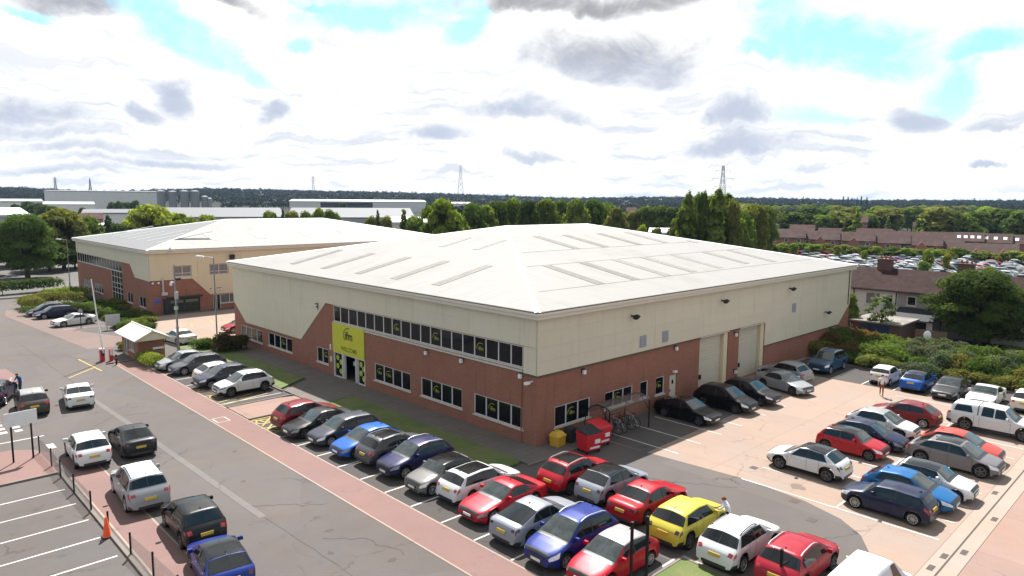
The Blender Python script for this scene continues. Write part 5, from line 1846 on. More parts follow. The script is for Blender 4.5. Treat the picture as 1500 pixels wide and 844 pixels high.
# ------------------------------------------------------------------ vegetation
def leaf_cloud(name, lobes, n, leaf, seed, droop=0.0, aspect=1.6, shell=.62, tone_lobe=.6, mess=.55):
    """many small folded leaves spread through the volume of a crown"""
    g = np.random.default_rng(seed)
    lo = np.array(lobes, float)
    vol = lo[:, 3] * lo[:, 4] + lo[:, 3] * lo[:, 5] + lo[:, 4] * lo[:, 5]
    li = g.choice(len(lo), n, p=vol / vol.sum())
    d = g.normal(size=(n, 3))
    d /= np.linalg.norm(d, axis=1)[:, None]
    d[:, 2] = np.where(d[:, 2] < -.35, -d[:, 2] * .7, d[:, 2])
    r = shell + (1 - shell) * g.random(n) ** .6
    r *= 1 + .16 * g.normal(size=n) * (g.random(n) < .25)
    p = lo[li, :3] + d * lo[li, 3:6] * r[:, None]
    nn = d + g.normal(size=(n, 3)) * mess + np.array([0, 0, .25])
    nn /= np.linalg.norm(nn, axis=1)[:, None]
    a = np.cross(nn, g.normal(size=(n, 3)))
    a /= np.linalg.norm(a, axis=1)[:, None] + 1e-9
    if droop:
        a = a * (1 - droop) + np.array([0, 0, -1]) * droop
        a /= np.linalg.norm(a, axis=1)[:, None]
    b = np.cross(nn, a)
    s = leaf * (.6 + .8 * g.random(n))[:, None]
    v = np.empty((n, 4, 3))
    v[:, 0] = p - a * s * aspect * .5
    v[:, 1] = p + b * s * .5 + nn * s * .12
    v[:, 2] = p + a * s * aspect * .5
    v[:, 3] = p - b * s * .5 + nn * s * .12
    me = bpy.data.meshes.new(name)
    me.vertices.add(4 * n)
    me.vertices.foreach_set('co', v.reshape(-1))
    me.loops.add(4 * n)
    me.loops.foreach_set('vertex_index', np.arange(4 * n, dtype=np.int32))
    me.polygons.add(n)
    me.polygons.foreach_set('loop_start', np.arange(0, 4 * n, 4, dtype=np.int32))
    me.polygons.foreach_set('loop_total', np.full(n, 4, dtype=np.int32))
    at = me.attributes.new('tone', 'FLOAT', 'FACE')
    lt = g.random(len(lo))
    at.data.foreach_set('value', np.clip(tone_lobe * lt[li] + (1 - tone_lobe) * g.random(n), 0, 1).astype(np.float32))
    me.materials.append(MATS['leaves'])
    me.update()
    me.validate()
    return me


def lobes_round(seed, h=10.0, r=4.2, base=1.6, n=20, rl=(1.2, 2.2)):
    g = random.Random(seed)
    out = []
    for i in range(n):
        f = (i + .5) / n
        z = base + (h - base) * (.12 + .80 * f)
        env = r * math.sin(math.pi * min(.96, .16 + .80 * f)) ** .7
        a = i * 2.4 + g.uniform(-.5, .5)
        rr_ = env * g.uniform(.35, .82)
        q = g.uniform(*rl)
        out.append((rr_ * math.cos(a), rr_ * math.sin(a), min(z, h - q * .8), q, q * g.uniform(.85, 1.2), q * g.uniform(.65, .95)))
    return out


def lobes_spruce(h=10, r=2.4, n=16):
    return [(r * .35 * (1 - i / n) * math.cos(i * 2.2), r * .35 * (1 - i / n) * math.sin(i * 2.2), .8 + (h - 1.2) * i / n, r * (1 - i / n) * .85 + .25, r * (1 - i / n) * .85 + .25, .55) for i in range(n)]


def lobes_poplar(seed, h=10):
    g = random.Random(seed)
    out = []
    for i in range(18):
        f = i / 17
        rr_ = 1.35 * math.sin(math.pi * (.12 + .82 * f)) ** .6 + .1
        out.append((g.uniform(-.6, .6), g.uniform(-.6, .6), .8 + f * (h - 1.6), rr_ * g.uniform(.7, 1), rr_ * g.uniform(.7, 1), .9))
    return out


def limbs(seed, h=10, r=3.0, rt=.22, n=6, lean=0.0):
    g = random.Random(seed)
    mb = MB()
    mb.tube([(0, 0, 0), (.05 * h * lean, 0, h * .2), (.02 * h, .02 * h, h * .45), (0, .03 * h, h * .75)], [rt * 1.3, rt, rt * .7, rt * .2], 7)
    for i in range(n):
        a = i * 2.4 + g.uniform(-.4, .4)
        z0 = h * g.uniform(.18, .45)
        z1 = z0 + h * g.uniform(.15, .35)
        q = r * g.uniform(.5, .85)
        mb.tube([(0, 0, z0), (q * .45 * math.cos(a), q * .45 * math.sin(a), (z0 + z1) / 2 - .02 * h), (q * math.cos(a), q * math.sin(a), z1)], [rt * .5, rt * .32, rt * .1], 5)
    return mb


TREES = {}
for i in range(3):
    TREES['broad', i] = (leaf_cloud('crown', lobes_round(i + 1, n=24), 7500, .36, i), limbs(i).mesh('trunk', 'bark', 60))
    TREES['distant', i] = (leaf_cloud('crown', lobes_round(i + 11, n=15, rl=(1.3, 2.3)), 1500, .68, i + 20), limbs(i, n=3).mesh('trunk', 'bark', 60))
for i in range(2):
    TREES['willow', i] = (leaf_cloud('crown', lobes_round(i + 31, n=30, rl=(.9, 1.7), base=.6), 5200, .40, i + 40, droop=.45, aspect=2.4, shell=.4), limbs(i + 5).mesh('trunk', 'bark', 60))
    TREES['poplar', i] = (leaf_cloud('crown', lobes_poplar(i), 3000, .42, i + 50, shell=.4), limbs(i + 9, r=1.0).mesh('trunk', 'bark', 60))
TREES['spruce', 0] = (leaf_cloud('crown', lobes_spruce(), 2200, .42, 61, shell=.5), limbs(12, r=1.0, n=3).mesh('trunk', 'bark', 60))
TREES['yew', 0] = (leaf_cloud('crown', lobes_round(71, base=.2, n=46, rl=(1.0, 1.9), r=4.9), 42000, .155, 71, shell=.5, aspect=1.9), limbs(14, r=3.6, rt=.3, n=9).mesh('trunk', 'bark', 60))
TREES['sapling', 0] = (leaf_cloud('crown', lobes_round(81, base=3.0, n=14, rl=(.8, 1.4), r=3.6), 900, .36, 81, shell=.2), limbs(15, r=3.4, rt=.16, n=10).mesh('trunk', 'bark', 60))
for i in range(4):
    lb = []
    g = random.Random(90 + i)
    for k in range(11):
        a = k * 2.4
        q = g.uniform(.32, .5)
        lb.append((.52 * g.random() ** .5 * math.cos(a), .52 * g.random() ** .5 * math.sin(a), g.uniform(.25, .62), q, q, q * .8))
    TREES['shrub', i] = (leaf_cloud('foliage', lb, 4200, .065, 90 + i, shell=.55), MB().tube([(0, 0, 0), (.03, .02, .5)], [.05, .03], 5).tube([(0, 0, .1), (.3, .1, .55)], [.04, .02], 5).tube([(0, 0, .1), (-.25, -.15, .5)], [.04, .02], 5).mesh('stem', 'bark'))

GREEN = dict(deep=(.032, .050, .017), dark=(.046, .070, .020), mid=(.068, .094, .024), olive=(.085, .092, .030), bright=(.094, .125, .027), lime=(.112, .135, .030), blue=(.030, .048, .026), grey=(.052, .064, .044), rust=(.072, .054, .024), gold=(.078, .078, .025), sage=(.062, .074, .048))
GREEN = {k: tuple(1.75 * q for q in v) for k, v in GREEN.items()}


def tree(kind, v, x, y, h, w, col, label, group=None, z=0.0, rot=None, name=None, cat='tree'):
    me, tk = TREES[kind, v]
    nm = name or {'broad': 'broadleaf_tree', 'distant': 'broadleaf_tree', 'willow': 'willow_tree', 'poplar': 'poplar_tree', 'spruce': 'conifer_tree', 'yew': 'dense_tree', 'sapling': 'young_tree', 'shrub': 'shrub'}[kind]
    r = thing(nm, label, cat, (x, y, z), rot if rot is not None else random.uniform(0, 6.28), group)
    nomh, nomw = (10.0, 8.6) if kind != 'shrub' else (1.05, 1.75)
    nomw = {'poplar': 2.5, 'spruce': 4.6, 'yew': 10.0}.get(kind, nomw)
    sc_ = (w / nomw, w / nomw * random.uniform(.9, 1.1), h / nomh)
    c = link('foliage' if kind == 'shrub' else 'crown', me, r)
    c.scale = sc_
    base = GREEN[col] if isinstance(col, str) else col
    k = random.uniform(.9, 1.1)
    c.color = (base[0] * k * random.uniform(.93, 1.07), base[1] * k, base[2] * k, 1)
    t = link('stem' if kind == 'shrub' else 'trunk', tk, r)
    t.scale = sc_
    return r


def at_px(px, D, ytop):
    x, y = bearing(px, D)
    hy = 290.1 + px / 1500 * 10.1
    return x, y, 15 - (ytop - hy) * D / CF


def place(kind, v, px, D, ytop, wpx, col, label, group=None, z=0.0):
    x, y, zt = at_px(px, D, ytop)
    return tree(kind, v, x, y, zt - z, wpx * D / CF, col, label, group, z)


place('yew', 0, 42, 160, 309, 84, 'dark', 'large dark green tree beside the road at the left edge')
place('willow', 0, 96, 178, 302, 74, 'olive', 'loose yellow green tree behind the dark tree on the left')
place('willow', 1, 128, 182, 312, 52, 'mid', 'green tree hard against the corner of the tan unit', )
place('broad', 1, 20, 190, 318, 70, 'deep', 'very dark tree low behind the large dark tree on the left')
place('broad', 2, -25, 170, 318, 80, 'deep', 'dark tree cut by the left edge')
place('broad', 0, 75, 172, 345, 60, 'deep', 'low dark tree between the road and the tan unit')
place('broad', 1, 112, 176, 350, 44, 'deep', 'low dark tree touching the end wall of the tan unit')
place('spruce', 0, 164, 187, 309, 26, 'blue', 'dark conifer rising over the roof edge of the tan unit')
place('spruce', 0, 147, 192, 322, 24, 'blue', 'shorter dark conifer left of the other conifer by the tan unit')
place('broad', 2, 178, 189, 322, 40, 'deep', 'dark bushy tree between the conifer and the bright willow')
place('willow', 0, 226, 195, 298, 84, 'lime', 'big bright yellow green willow behind the tan unit')
place('willow', 1, 266, 198, 309, 50, 'bright', 'bright willow joined to the right of the big willow')
place('willow', 0, 308, 200, 312, 44, 'lime', 'low bright bush right of the willows above the tan roof')
gm = 'trees between the unit roofs and the sheds'
for i, (px, yt, w, k, c) in enumerate([(398, 308, 26, 'broad', 'mid'), (418, 303, 14, 'spruce', 'blue'), (432, 308, 26, 'broad', 'olive'), (452, 309, 26, 'broad', 'dark'), (470, 303, 26, 'willow', 'bright'), (487, 307, 26, 'broad', 'dark'), (497, 314, 22, 'willow', 'bright'),
                                     (545, 316, 24, 'broad', 'olive'), (555, 304, 17, 'spruce', 'grey'), (567, 316, 24, 'broad', 'olive'), (593, 303, 28, 'spruce', 'mid'), (608, 316, 34, 'broad', 'mid'), (622, 330, 30, 'willow', 'mid')]):
    place(k, 0, px, 205 if px < 500 else 185, yt, w, c, ORD[i] + ' small tree from the left above the unit roofs, ' + {'spruce': 'a pointed conifer', 'broad': 'rounded', 'willow': 'bright and loose'}[k], gm)
place('willow', 1, 650, 150, 290, 74, 'bright', 'bright feathery willow in the dip between the two roofs')
place('broad', 1, 675, 158, 318, 36, 'mid', 'small green tree at the foot of the feathery willow')
gb = 'trees in the belt behind the warehouse roof'
for i, (px, yt, w, c) in enumerate([(694, 297, 44, 'dark'), (712, 300, 38, 'mid'), (728, 294, 44, 'dark'), (748, 291, 46, 'mid'), (772, 293, 40, 'deep'), (797, 291, 48, 'mid'), (822, 293, 40, 'dark'), (842, 291, 44, 'mid'), (866, 292, 42, 'dark'), (886, 297, 36, 'mid'), (900, 303, 34, 'olive')]):
    place('broad', i % 3, px, 180 + (i * 7) % 22, yt, w, c, ORD[i] + ' tree from the left in the belt along the far side of the warehouse', gb)
gc = 'low trees right of the belt'
for i, (px, yt, w, c) in enumerate([(912, 314, 30, 'olive'), (926, 309, 34, 'olive'), (942, 302, 40, 'dark'), (962, 301, 42, 'dark'), (982, 303, 40, 'deep'), (994, 312, 30, 'mid')]):
    place('broad', (i + 1) % 3, px, 235, yt, w, c, ORD[i] + ' tree from the left between the belt and the tall poplars', gc)
gp_ = 'tall poplars beyond the roof ridge'
for i, (px, yt, w, c) in enumerate([(1002, 282, 24, 'mid'), (1009, 294, 26, 'mid'), (1015, 285, 24, 'mid'), (1025, 280, 24, 'dark'), (1035, 288, 26, 'mid'), (1046, 277, 26, 'mid'), (1053, 292, 26, 'dark'), (1060, 284, 26, 'mid'), (1070, 292, 26, 'olive')]):
    place('broad' if i in (1, 3, 6, 8) else 'poplar', i % 2, px, 140 + (i * 5) % 12, yt, w, c, ORD[i] + ' tall poplar from the left in the clump beyond the roof ridge', gp_)
ge = 'bushes in front of the poplars'
for i, (px, yt, w, c) in enumerate([(938, 329, 22, 'bright'), (960, 332, 22, 'olive'), (990, 318, 30, 'olive'), (1076, 318, 34, 'mid'), (1082, 306, 36, 'mid'), (1092, 334, 30, 'bright'), (1100, 299, 40, 'olive'), (1106, 338, 26, 'lime'), (1114, 300, 40, 'mid'), (1118, 336, 26, 'olive')]):
    place('broad', i % 3, px, 150 + i * 5, yt, w, c, ORD[i] + ' bushy tree from the left around the foot of the poplars', ge)

# right hand woods: individual trees out to the edge of sight, then one mass
rt = random.Random(5)
gw = 'woodland trees beyond the houses'
rows = []
for k in range(150):
    px = rt.uniform(1075, 1540)
    D = 300 + 620 * rt.random() ** 1.5
    rows.append((D, px))
for D, px in sorted(rows):
    x, y = bearing(px, D)
    h = rt.uniform(9.5, 14.5)
    kd = rt.choice(['distant'] * 7 + ['spruce'])
    c = rt.choice(['dark', 'mid', 'mid', 'olive', 'deep', 'olive', 'bright'])
    tree(kd, rt.randrange(3) if kd == 'distant' else 0, x, y, h, h * rt.uniform(.85, 1.25) if kd == 'distant' else h * .4, c,
         ('%s %s in the right hand woods, %s, %s' % ({'dark': 'dark green', 'mid': 'mid green', 'olive': 'olive', 'deep': 'very dark', 'bright': 'bright green'}[c], 'conifer' if kd == 'spruce' else ('tall tree' if h > 12 else 'low rounded tree'), 'nearest' if D < 400 else ('middle' if D < 600 else 'farthest'), 'left end' if px < 1180 else ('left of centre' if px < 1290 else ('right of centre' if px < 1400 else 'right end')))), gw, terrain_z(px, D))
gl_ = 'tree clumps among the sheds on the left'
for i, (px, D, yt, w) in enumerate([(52, 480, 294, 22), (62, 470, 296, 22), (75, 460, 298, 20), (88, 440, 300, 20), (100, 430, 303, 20), (112, 420, 307, 18), (172, 520, 295, 12), (182, 515, 294, 15), (192, 520, 295, 14), (205, 520, 293, 16), (130, 425, 302, 15), (142, 430, 304, 15), (365, 395, 318, 7), (378, 395, 317, 9), (505, 640, 296, 14), (30, 500, 297, 14)]):
    place('distant', i % 3, px, D, yt, w, 'deep', 'dark tree among the distant sheds, %s of the clumps' % ORD[i], gl_)
g5 = 'lone conifers on the skyline'
for i, (px, yt) in enumerate(((1169, 286), (1227, 286), (1234, 287), (1247, 288), (1253, 286), (1261, 287))):
    place('spruce', 0, px, 1000, yt + 1.5, 5.5, 'blue', ORD[i] + ' tiny conifer from the left breaking the skyline on the right', g5, terrain_z(px, 1000))

# the woods as one mass
g = np.random.default_rng(3)
lob = []
for k in range(9500):
    px = g.uniform(-160, 1660)
    lim = 900 if px < 660 else (430 if px < 900 else 560)
    D = lim + (2350 - lim) * g.random() ** .9
    if px < 330 and D < 1100:
        D += 500
    x, y = bearing(px, D)
    hgt = g.uniform(6.5, 11.5) if g.random() > .03 else 14
    q = g.uniform(3.6, 7.0)
    lob.append((x, y, terrain_z(px, D) + hgt * .42, q, q, hgt * .5))
wood = leaf_cloud('woodland', lob, 230000, 2.4, 8, shell=.8, aspect=1.2, tone_lobe=.85, mess=.25)
o = link('woodland', wood)
o.color = (.010, .016, .011, 1)
o['kind'] = 'stuff'

# shrub bed along the yard
gs = 'shrubs in the bed behind the yard'
rs = random.Random(21)
LS = {'rust': 'rusty brown shrub in the bed by the warehouse corner', 'mid': 'fresh green shrub between the rusty and the grey shrubs', 'grey': 'grey green shrub in the long bed behind the parked cars', 'gold': 'golden olive shrub along the front of the bed', 'dark': 'dark green shrub in the long bed behind the parked cars', 'sage': 'pale sage shrub towards the back of the bed', 'olive': 'olive shrub at the front of the bed'}
for row, (x0, h0, w0) in enumerate(((38.2, 1.3, 2.6), (39.9, 1.9, 3.0), (42.0, 2.2, 3.2), (44.4, 2.2, 3.2), (46.8, 2.0, 3.2), (48.6, 1.6, 2.6))):
    y = -0.6 if x0 < 46 else -1.2
    while y > -24:
        if y > -4.2:
            c = rs.choice(['rust', 'rust', 'olive', 'rust', 'dark']) if row < 4 else 'rust'
        elif y > -7.6:
            c = rs.choice(['mid', 'olive', 'mid', 'dark'])
        elif row <= 1:
            c = rs.choice(['gold', 'olive', 'dark', 'gold'] if y < -12 else ['dark', 'grey', 'olive'])
        else:
            c = rs.choice(['grey', 'sage', 'grey', 'dark', 'sage'])
        if not (row == 0 and y > -3.2):
            tree('shrub', rs.randrange(4), x0 + rs.uniform(-.4, .4), y, h0 * rs.uniform(.8, 1.2), w0 * rs.uniform(.85, 1.15), c, LS[c]+ ', row %s' % ('one', 'two', 'three', 'four', 'five', 'six')[row], gs, cat='shrub')
        y -= rs.uniform(1.5, 2.1)
tree('yew', 0, 56.5, -10.2, 8.2, 10.6, 'deep', 'big dark evergreen tree in front of the terrace')
tree('broad', 2, 57.5, -17.2, 4.2, 5.0, 'mid', 'small green tree at the right edge beside the big evergreen')
tree('sapling', 0, 50.4, -2.6, 5.4, 5.0, 'sage', 'thin young tree with bare pale branches beside the flat garage')
tree('broad', 0, 51.6, 2.0, 5.2, 3.6, 'mid', 'green bush tree at the end corner of the warehouse')
tree('shrub', 1, 54.0, -13.8, 1.2, 2.2, 'mid', 'low green shrub behind the boundary wall', cat='shrub')

# planted bank and hedges on the left
gk = 'shrubs on the bank beside the tan unit'
for k in range(60):
    y = rs.uniform(57, 84)
    x = rs.uniform(-7.4, -1.9) if y > 62 else rs.uniform(-8.6, -3.8)
    if y > 62 and x < -6.6:
        x += 1
    tree('shrub', rs.randrange(4), x, y, rs.uniform(.7, 1.3), rs.uniform(1.6, 2.6), rs.choice(['dark', 'mid', 'olive', 'deep', 'dark']), 'low shrub on the planted bank, ' + ('close to the notice board' if y < 64 else 'level with the white coupe' if y < 71 else 'level with the navy estate' if y < 78 else 'near the rounded hedge'), gk, cat='shrub')


def hedge(name, pts, w, h, col, label, seed, leaf=.16, dens=70, group=None):
    leaf, dens = leaf * .62, dens * 2.6
    """a clipped hedge: leaves all over a rounded ribbon, with stems inside"""
    lb = []
    P = [Vector(p) for p in pts]
    for a, b in zip(P, P[1:]):
        L_ = (b - a).length
        for t in np.arange(0, L_ + .01, w * .38):
            q = a.lerp(b, min(1, t / L_))
            lb.append((q.x, q.y, h * .52, w * .56, w * .56, h * .52))
    tot = sum((b - a).length for a, b in zip(P, P[1:]))
    me = leaf_cloud('foliage', lb, int(tot * (w + 2 * h) * dens), leaf, seed, shell=.86)
    root = thing(name, label, 'hedge', (0, 0, 0), 0, group)
    o = link('foliage', me, root)
    o.color = (*GREEN[col], 1)
    mb = MB()
    for k, (a, b) in enumerate(zip(P, P[1:])):
        for t in (.15, .5, .85):
            q = a.lerp(b, t)
            mb.tube([(q.x, q.y, 0), (q.x + .05, q.y, h * .6)], [.06, .03], 5)
    st = part('stem', mb, 'bark', root)
    st['kind'] = 'stuff'
    return root


hedge('clipped_hedge', [(-10.2, 37.6), (-10.2, 40.6)], 1.7, 1.15, 'lime', 'clipped yellow green hedge in front of the brick gatehouse', 201, .13, 130)
hedge('clipped_hedge', [(-11.6, 82.5), (-11.4, 86.5), (-8.8, 88.6), (-5.6, 86)], 2.6, 1.7, 'gold', 'rounded yellow green hedge at the bend of the road', 202, .22, 45)
hedge('clipped_hedge', [(-8.0, 93.2), (-5.0, 95.0), (-2.6, 93.5)], 2.0, 1.6, 'bright', 'short clipped hedge behind the rounded hedge', 203, .22, 45)
hedge('boundary_hedge', [(-44, 101), (-20, 103), (-4, 105.5)], 2.4, 2.1, 'deep', 'long dark hedge across the far side of the back road', 204, .28, 28)
hedge('boundary_hedge', [(-13.0, 78.8), (-8.2, 80.6), (-6.5, 77.5)], 1.5, 1.1, 'dark', 'low dark hedge behind the navy estate', 205, .2, 50)
tree('shrub', 2, -2.5, 40.2, 1.9, 3.9, (.060, .050, .028), 'large reddish brown shrub against the long facade', None, cat='shrub')
tree('shrub', 0, -3.9, 42.8, 1.4, 2.8, 'dark', 'dark shrub left of the reddish brown shrub by the facade', None, cat='shrub')
tree('shrub', 3, -9.9, 47.8, .9, 1.9, 'olive', 'small shrub at the foot of the gatehouse windows', None, cat='shrub')
gz_ = 'bushes between the car park and the houses'
for k in range(46):
    px = 1118 + k * 8.9
    x, y = bearing(px, 222 + rs.uniform(-5, 6))
    tree('distant', k % 3, x, y, rs.uniform(2.0, 3.6), rs.uniform(3.0, 5.0), rs.choice(['olive', 'mid', 'bright', 'dark', 'olive']), 'bush in the strip between car park and houses, ' + ('left part' if k < 12 else 'centre left' if k < 23 else 'centre right' if k < 34 else 'right part'), gz_)
gy = 'small trees inside the distant car park'
for i, (px, D, h, w) in enumerate(((1356, 172, 5.6, 2.6), (1350, 164, 3.6, 2.4), (1384, 176, 4.6, 2.0), (1263, 195, 3.6, 1.8), (1222, 210, 3.8, 2.6), (1160, 212, 4.0, 3.0), (1425, 160, 2.6, 1.8), (1447, 168, 2.8, 2.0), (1300, 166, 2.6, 1.6))):
    x, y = bearing(px, D)
    tree('distant', 1, x, y, h, w, rs.choice(['lime', 'bright']), 'small yellow green tree between the rows of the distant car park', gy)


# ------------------------------------------------------------------ terrace, garages, distant houses
def gable_house(label, x0, x1, y0, y1, ze, zr, wall, roof, wins, chim=None, group=None, name='terraced_house', axis='Y', z0=-.4):
    """house with a ridge along Y; windows on the side facing -X"""
    root = thing(name, label, 'house', (0, 0, 0), 0, group)
    F = lambda u, v, w: (x0 - w, u, v)
    FLIP[id(F)] = -1.0
    _KEEP.append(F)
    mb = MB()
    wall_holes(mb, F, y0, y1, z0, ze, [(a, b, c, e) for a, b, c, e, *_ in wins], .12)
    xm = (x0 + x1) / 2
    mb.add([(x1, y0, z0), (x1, y1, z0), (x1, y1, ze), (x1, y0, ze)], [(0, 1, 2, 3)])
    for y in (y0 + .001, y1 - .001):
        mb.add([(x0, y, z0), (x1, y, z0), (x1, y, ze), (xm, y, zr - .08), (x0, y, ze)], [(0, 1, 2, 3, 4)])
    part('wall', mb, wall, root)
    ov = .35
    k = (zr - ze) / (xm - x0)
    mb = MB()
    A, B, D_ = (x0 - ov, ze - ov * k), (xm, zr), (x1 + ov, ze - ov * k)
    for p, q in ((A, B), (B, D_)):
        mb.add([(p[0], y0, p[1]), (q[0], y0, q[1]), (q[0], y1, q[1]), (p[0], y1, p[1]), (p[0], y0, p[1] + .12), (q[0], y0, q[1] + .12), (q[0], y1, q[1] + .12), (p[0], y1, p[1] + .12)],
               [(0, 1, 2, 3), (4, 7, 6, 5), (0, 4, 5, 1), (1, 5, 6, 2), (2, 6, 7, 3), (3, 7, 4, 0)])
    rf_ = part('roof', mb, roof, root)
    if ze - z0 > 4:
        part('gutter', MB().box(A[0] - .1, A[0] + .02, y0 + .02, y1 - .02, A[1] - .06, A[1] + .06), 'gutter_dark', root)
    for a, b, c, e, *m in wins:
        window(root, F, a, b, c, e, [a + (b - a) * q for q in (m[0] if m else ())], 'window_blind' if (m and len(m) > 1) else 'window_black', bar=.09)
    if chim is not None:
        c = part('chimney', MB().box(xm - .45, xm + .45, chim - .8, chim + .8, zr - .4, zr + 1.15).box(xm - .52, xm + .52, chim - .87, chim + .87, zr + 1.152, zr + 1.28), 'brick_brown', rf_)
        for q in (-.5, 0, .5):
            part('chimney_pot', MB().lathe([(.13, 0), (.10, .4), (.0, .4)], 10, c=(xm, chim + q, zr + 1.28)), 'brick_far', rf_)
    return root


_KEEP = []
gt = 'terraced houses behind the shrub bed'
edges = [14.0, 8.6, 3.7, -1.1, -5.9, -10.7, -15.5, -20.3, -25.1, -30]
TER = [('render_white', None, 'white rendered terraced house hidden behind the warehouse corner'), ('render_white', None, 'white terraced house next to the warehouse corner'), ('render_white', 1.8, 'white rendered terraced house with big upper window and chimney'), ('render_grey', None, 'grey terraced house with dark lean-to at the back'),
       ('render_grey', -6.9, 'grey terraced house with white crossed window left of the big evergreen'), ('render_white', None, 'white terraced house behind the big evergreen'), ('render_white', None, 'white terraced house right of the big evergreen'), ('render_grey', -21, 'terraced house at the right edge of the picture'), ('render_white', None, 'terraced house beyond the right edge')]
for (wm, ch, lab), y1, y0 in zip(TER, edges, edges[1:]):
    wl = y1 - y0
    wins = [(y0 + wl - 2.9, y0 + wl - 1.2, 2.9, 4.4, (.33,), 1), (y0 + .5, y0 + 1.35, 3.2, 4.3), (y0 + wl - 2.6, y0 + wl - 1.5, .6, 2.0, (.5,))]
    if 'crossed' in lab:
        wins = [(y0 + wl - 2.4, y0 + wl - .8, 2.8, 4.3, (.5,), 1), (y0 + .5, y0 + 1.35, 3.2, 4.3)]
    if 'lean-to' in lab:
        wins = [(y0 + wl - 2.0, y0 + wl - 1.0, 3.2, 4.3), (y0 + .4, y0 + 1.5, 3.0, 4.3, (.5,))]
    hs = gable_house(lab, 60.0, 68.0, y0 + .004, y1 - .004, 4.9, 6.95, wm, 'roof_tile_brown', wins, ch, gt)
    part('downpipe', MB().tube([(59.93, y0 + .15, 4.6), (59.93, y0 + .15, 0)], .05, 6), 'black_metal', hs)
    if 'lean-to' in lab:
        part('lean_to', MB().box(57.2, 59.95, y0 + .2, y1 - .4, 0, 1.9), 'render_white', hs)
        part('lean_to_roof', MB().add([(56.9, y0 + .1, 1.9), (59.97, y0 + .1, 2.9), (59.97, y1 - .3, 2.9), (56.9, y1 - .3, 1.9), (56.9, y0 + .1, 2.0), (59.97, y0 + .1, 3.0), (59.97, y1 - .3, 3.0), (56.9, y1 - .3, 2.0)], [(0, 1, 2, 3), (4, 7, 6, 5), (0, 4, 5, 1), (1, 5, 6, 2), (2, 6, 7, 3), (3, 7, 4, 0)]), 'dark_plastic', hs)
        part('patio_door', MB().box(57.1, 57.18, y0 + .8, y0 + 2.6, 0.05, 1.8), 'window_black', hs)
t = thing('flat_roof_garage', 'low brick garage with pale flat felt roof and navy door behind the boundary wall', 'garage')
part('wall', MB().box(49.9, 55.2, -4.6, .1, 0, 2.28), 'brick_brown', t)
part('roof', MB().box(49.6, 55.5, -4.9, .4, 2.285, 2.45), 'felt_roof', t)
part('garage_door', MB().box(49.83, 49.895, -3.6, -.7, .05, 2.1), 'navy_paint', t)
t = thing('boundary_wall', 'long low brown brick wall between the shrub bed and the gardens', 'wall')
part('wall', MB().box(49.05, 49.28, -26, .6, 0, 1.1), 'brick_brown', t)
part('coping', MB().box(48.98, 49.35, -26, .6, 1.104, 1.2), 'trim_brown', t)
t = thing('garden_fence', 'short brown timber fence right of the flat roofed garage', 'fence')
me = MB().box(-.02, .02, -.075, .075, 0, 1.7).mesh('fence_board', 'timber_brown')
for k in range(18):
    link('fence_board', me, t, (53.0 + k * .01, -5.3 - k * .165, 0))
t = thing('satellite_dish', 'pale round satellite dish on the wall beside the big evergreen', 'satellite dish', (49.2, -7.5, 1.2))
part('pole', MB().tube([(0, 0, 0), (0, 0, .5)], .03, 8), 'grey_metal', t)
part('dish', MB().lathe([(.02, .0), (.28, .03), (.42, .10), (.43, .12), (.3, .05), (.02, .02)], 20, 'Y', (0, 0, .6)), 'white_plastic', t, rot=(0, 0, rad(-40)))


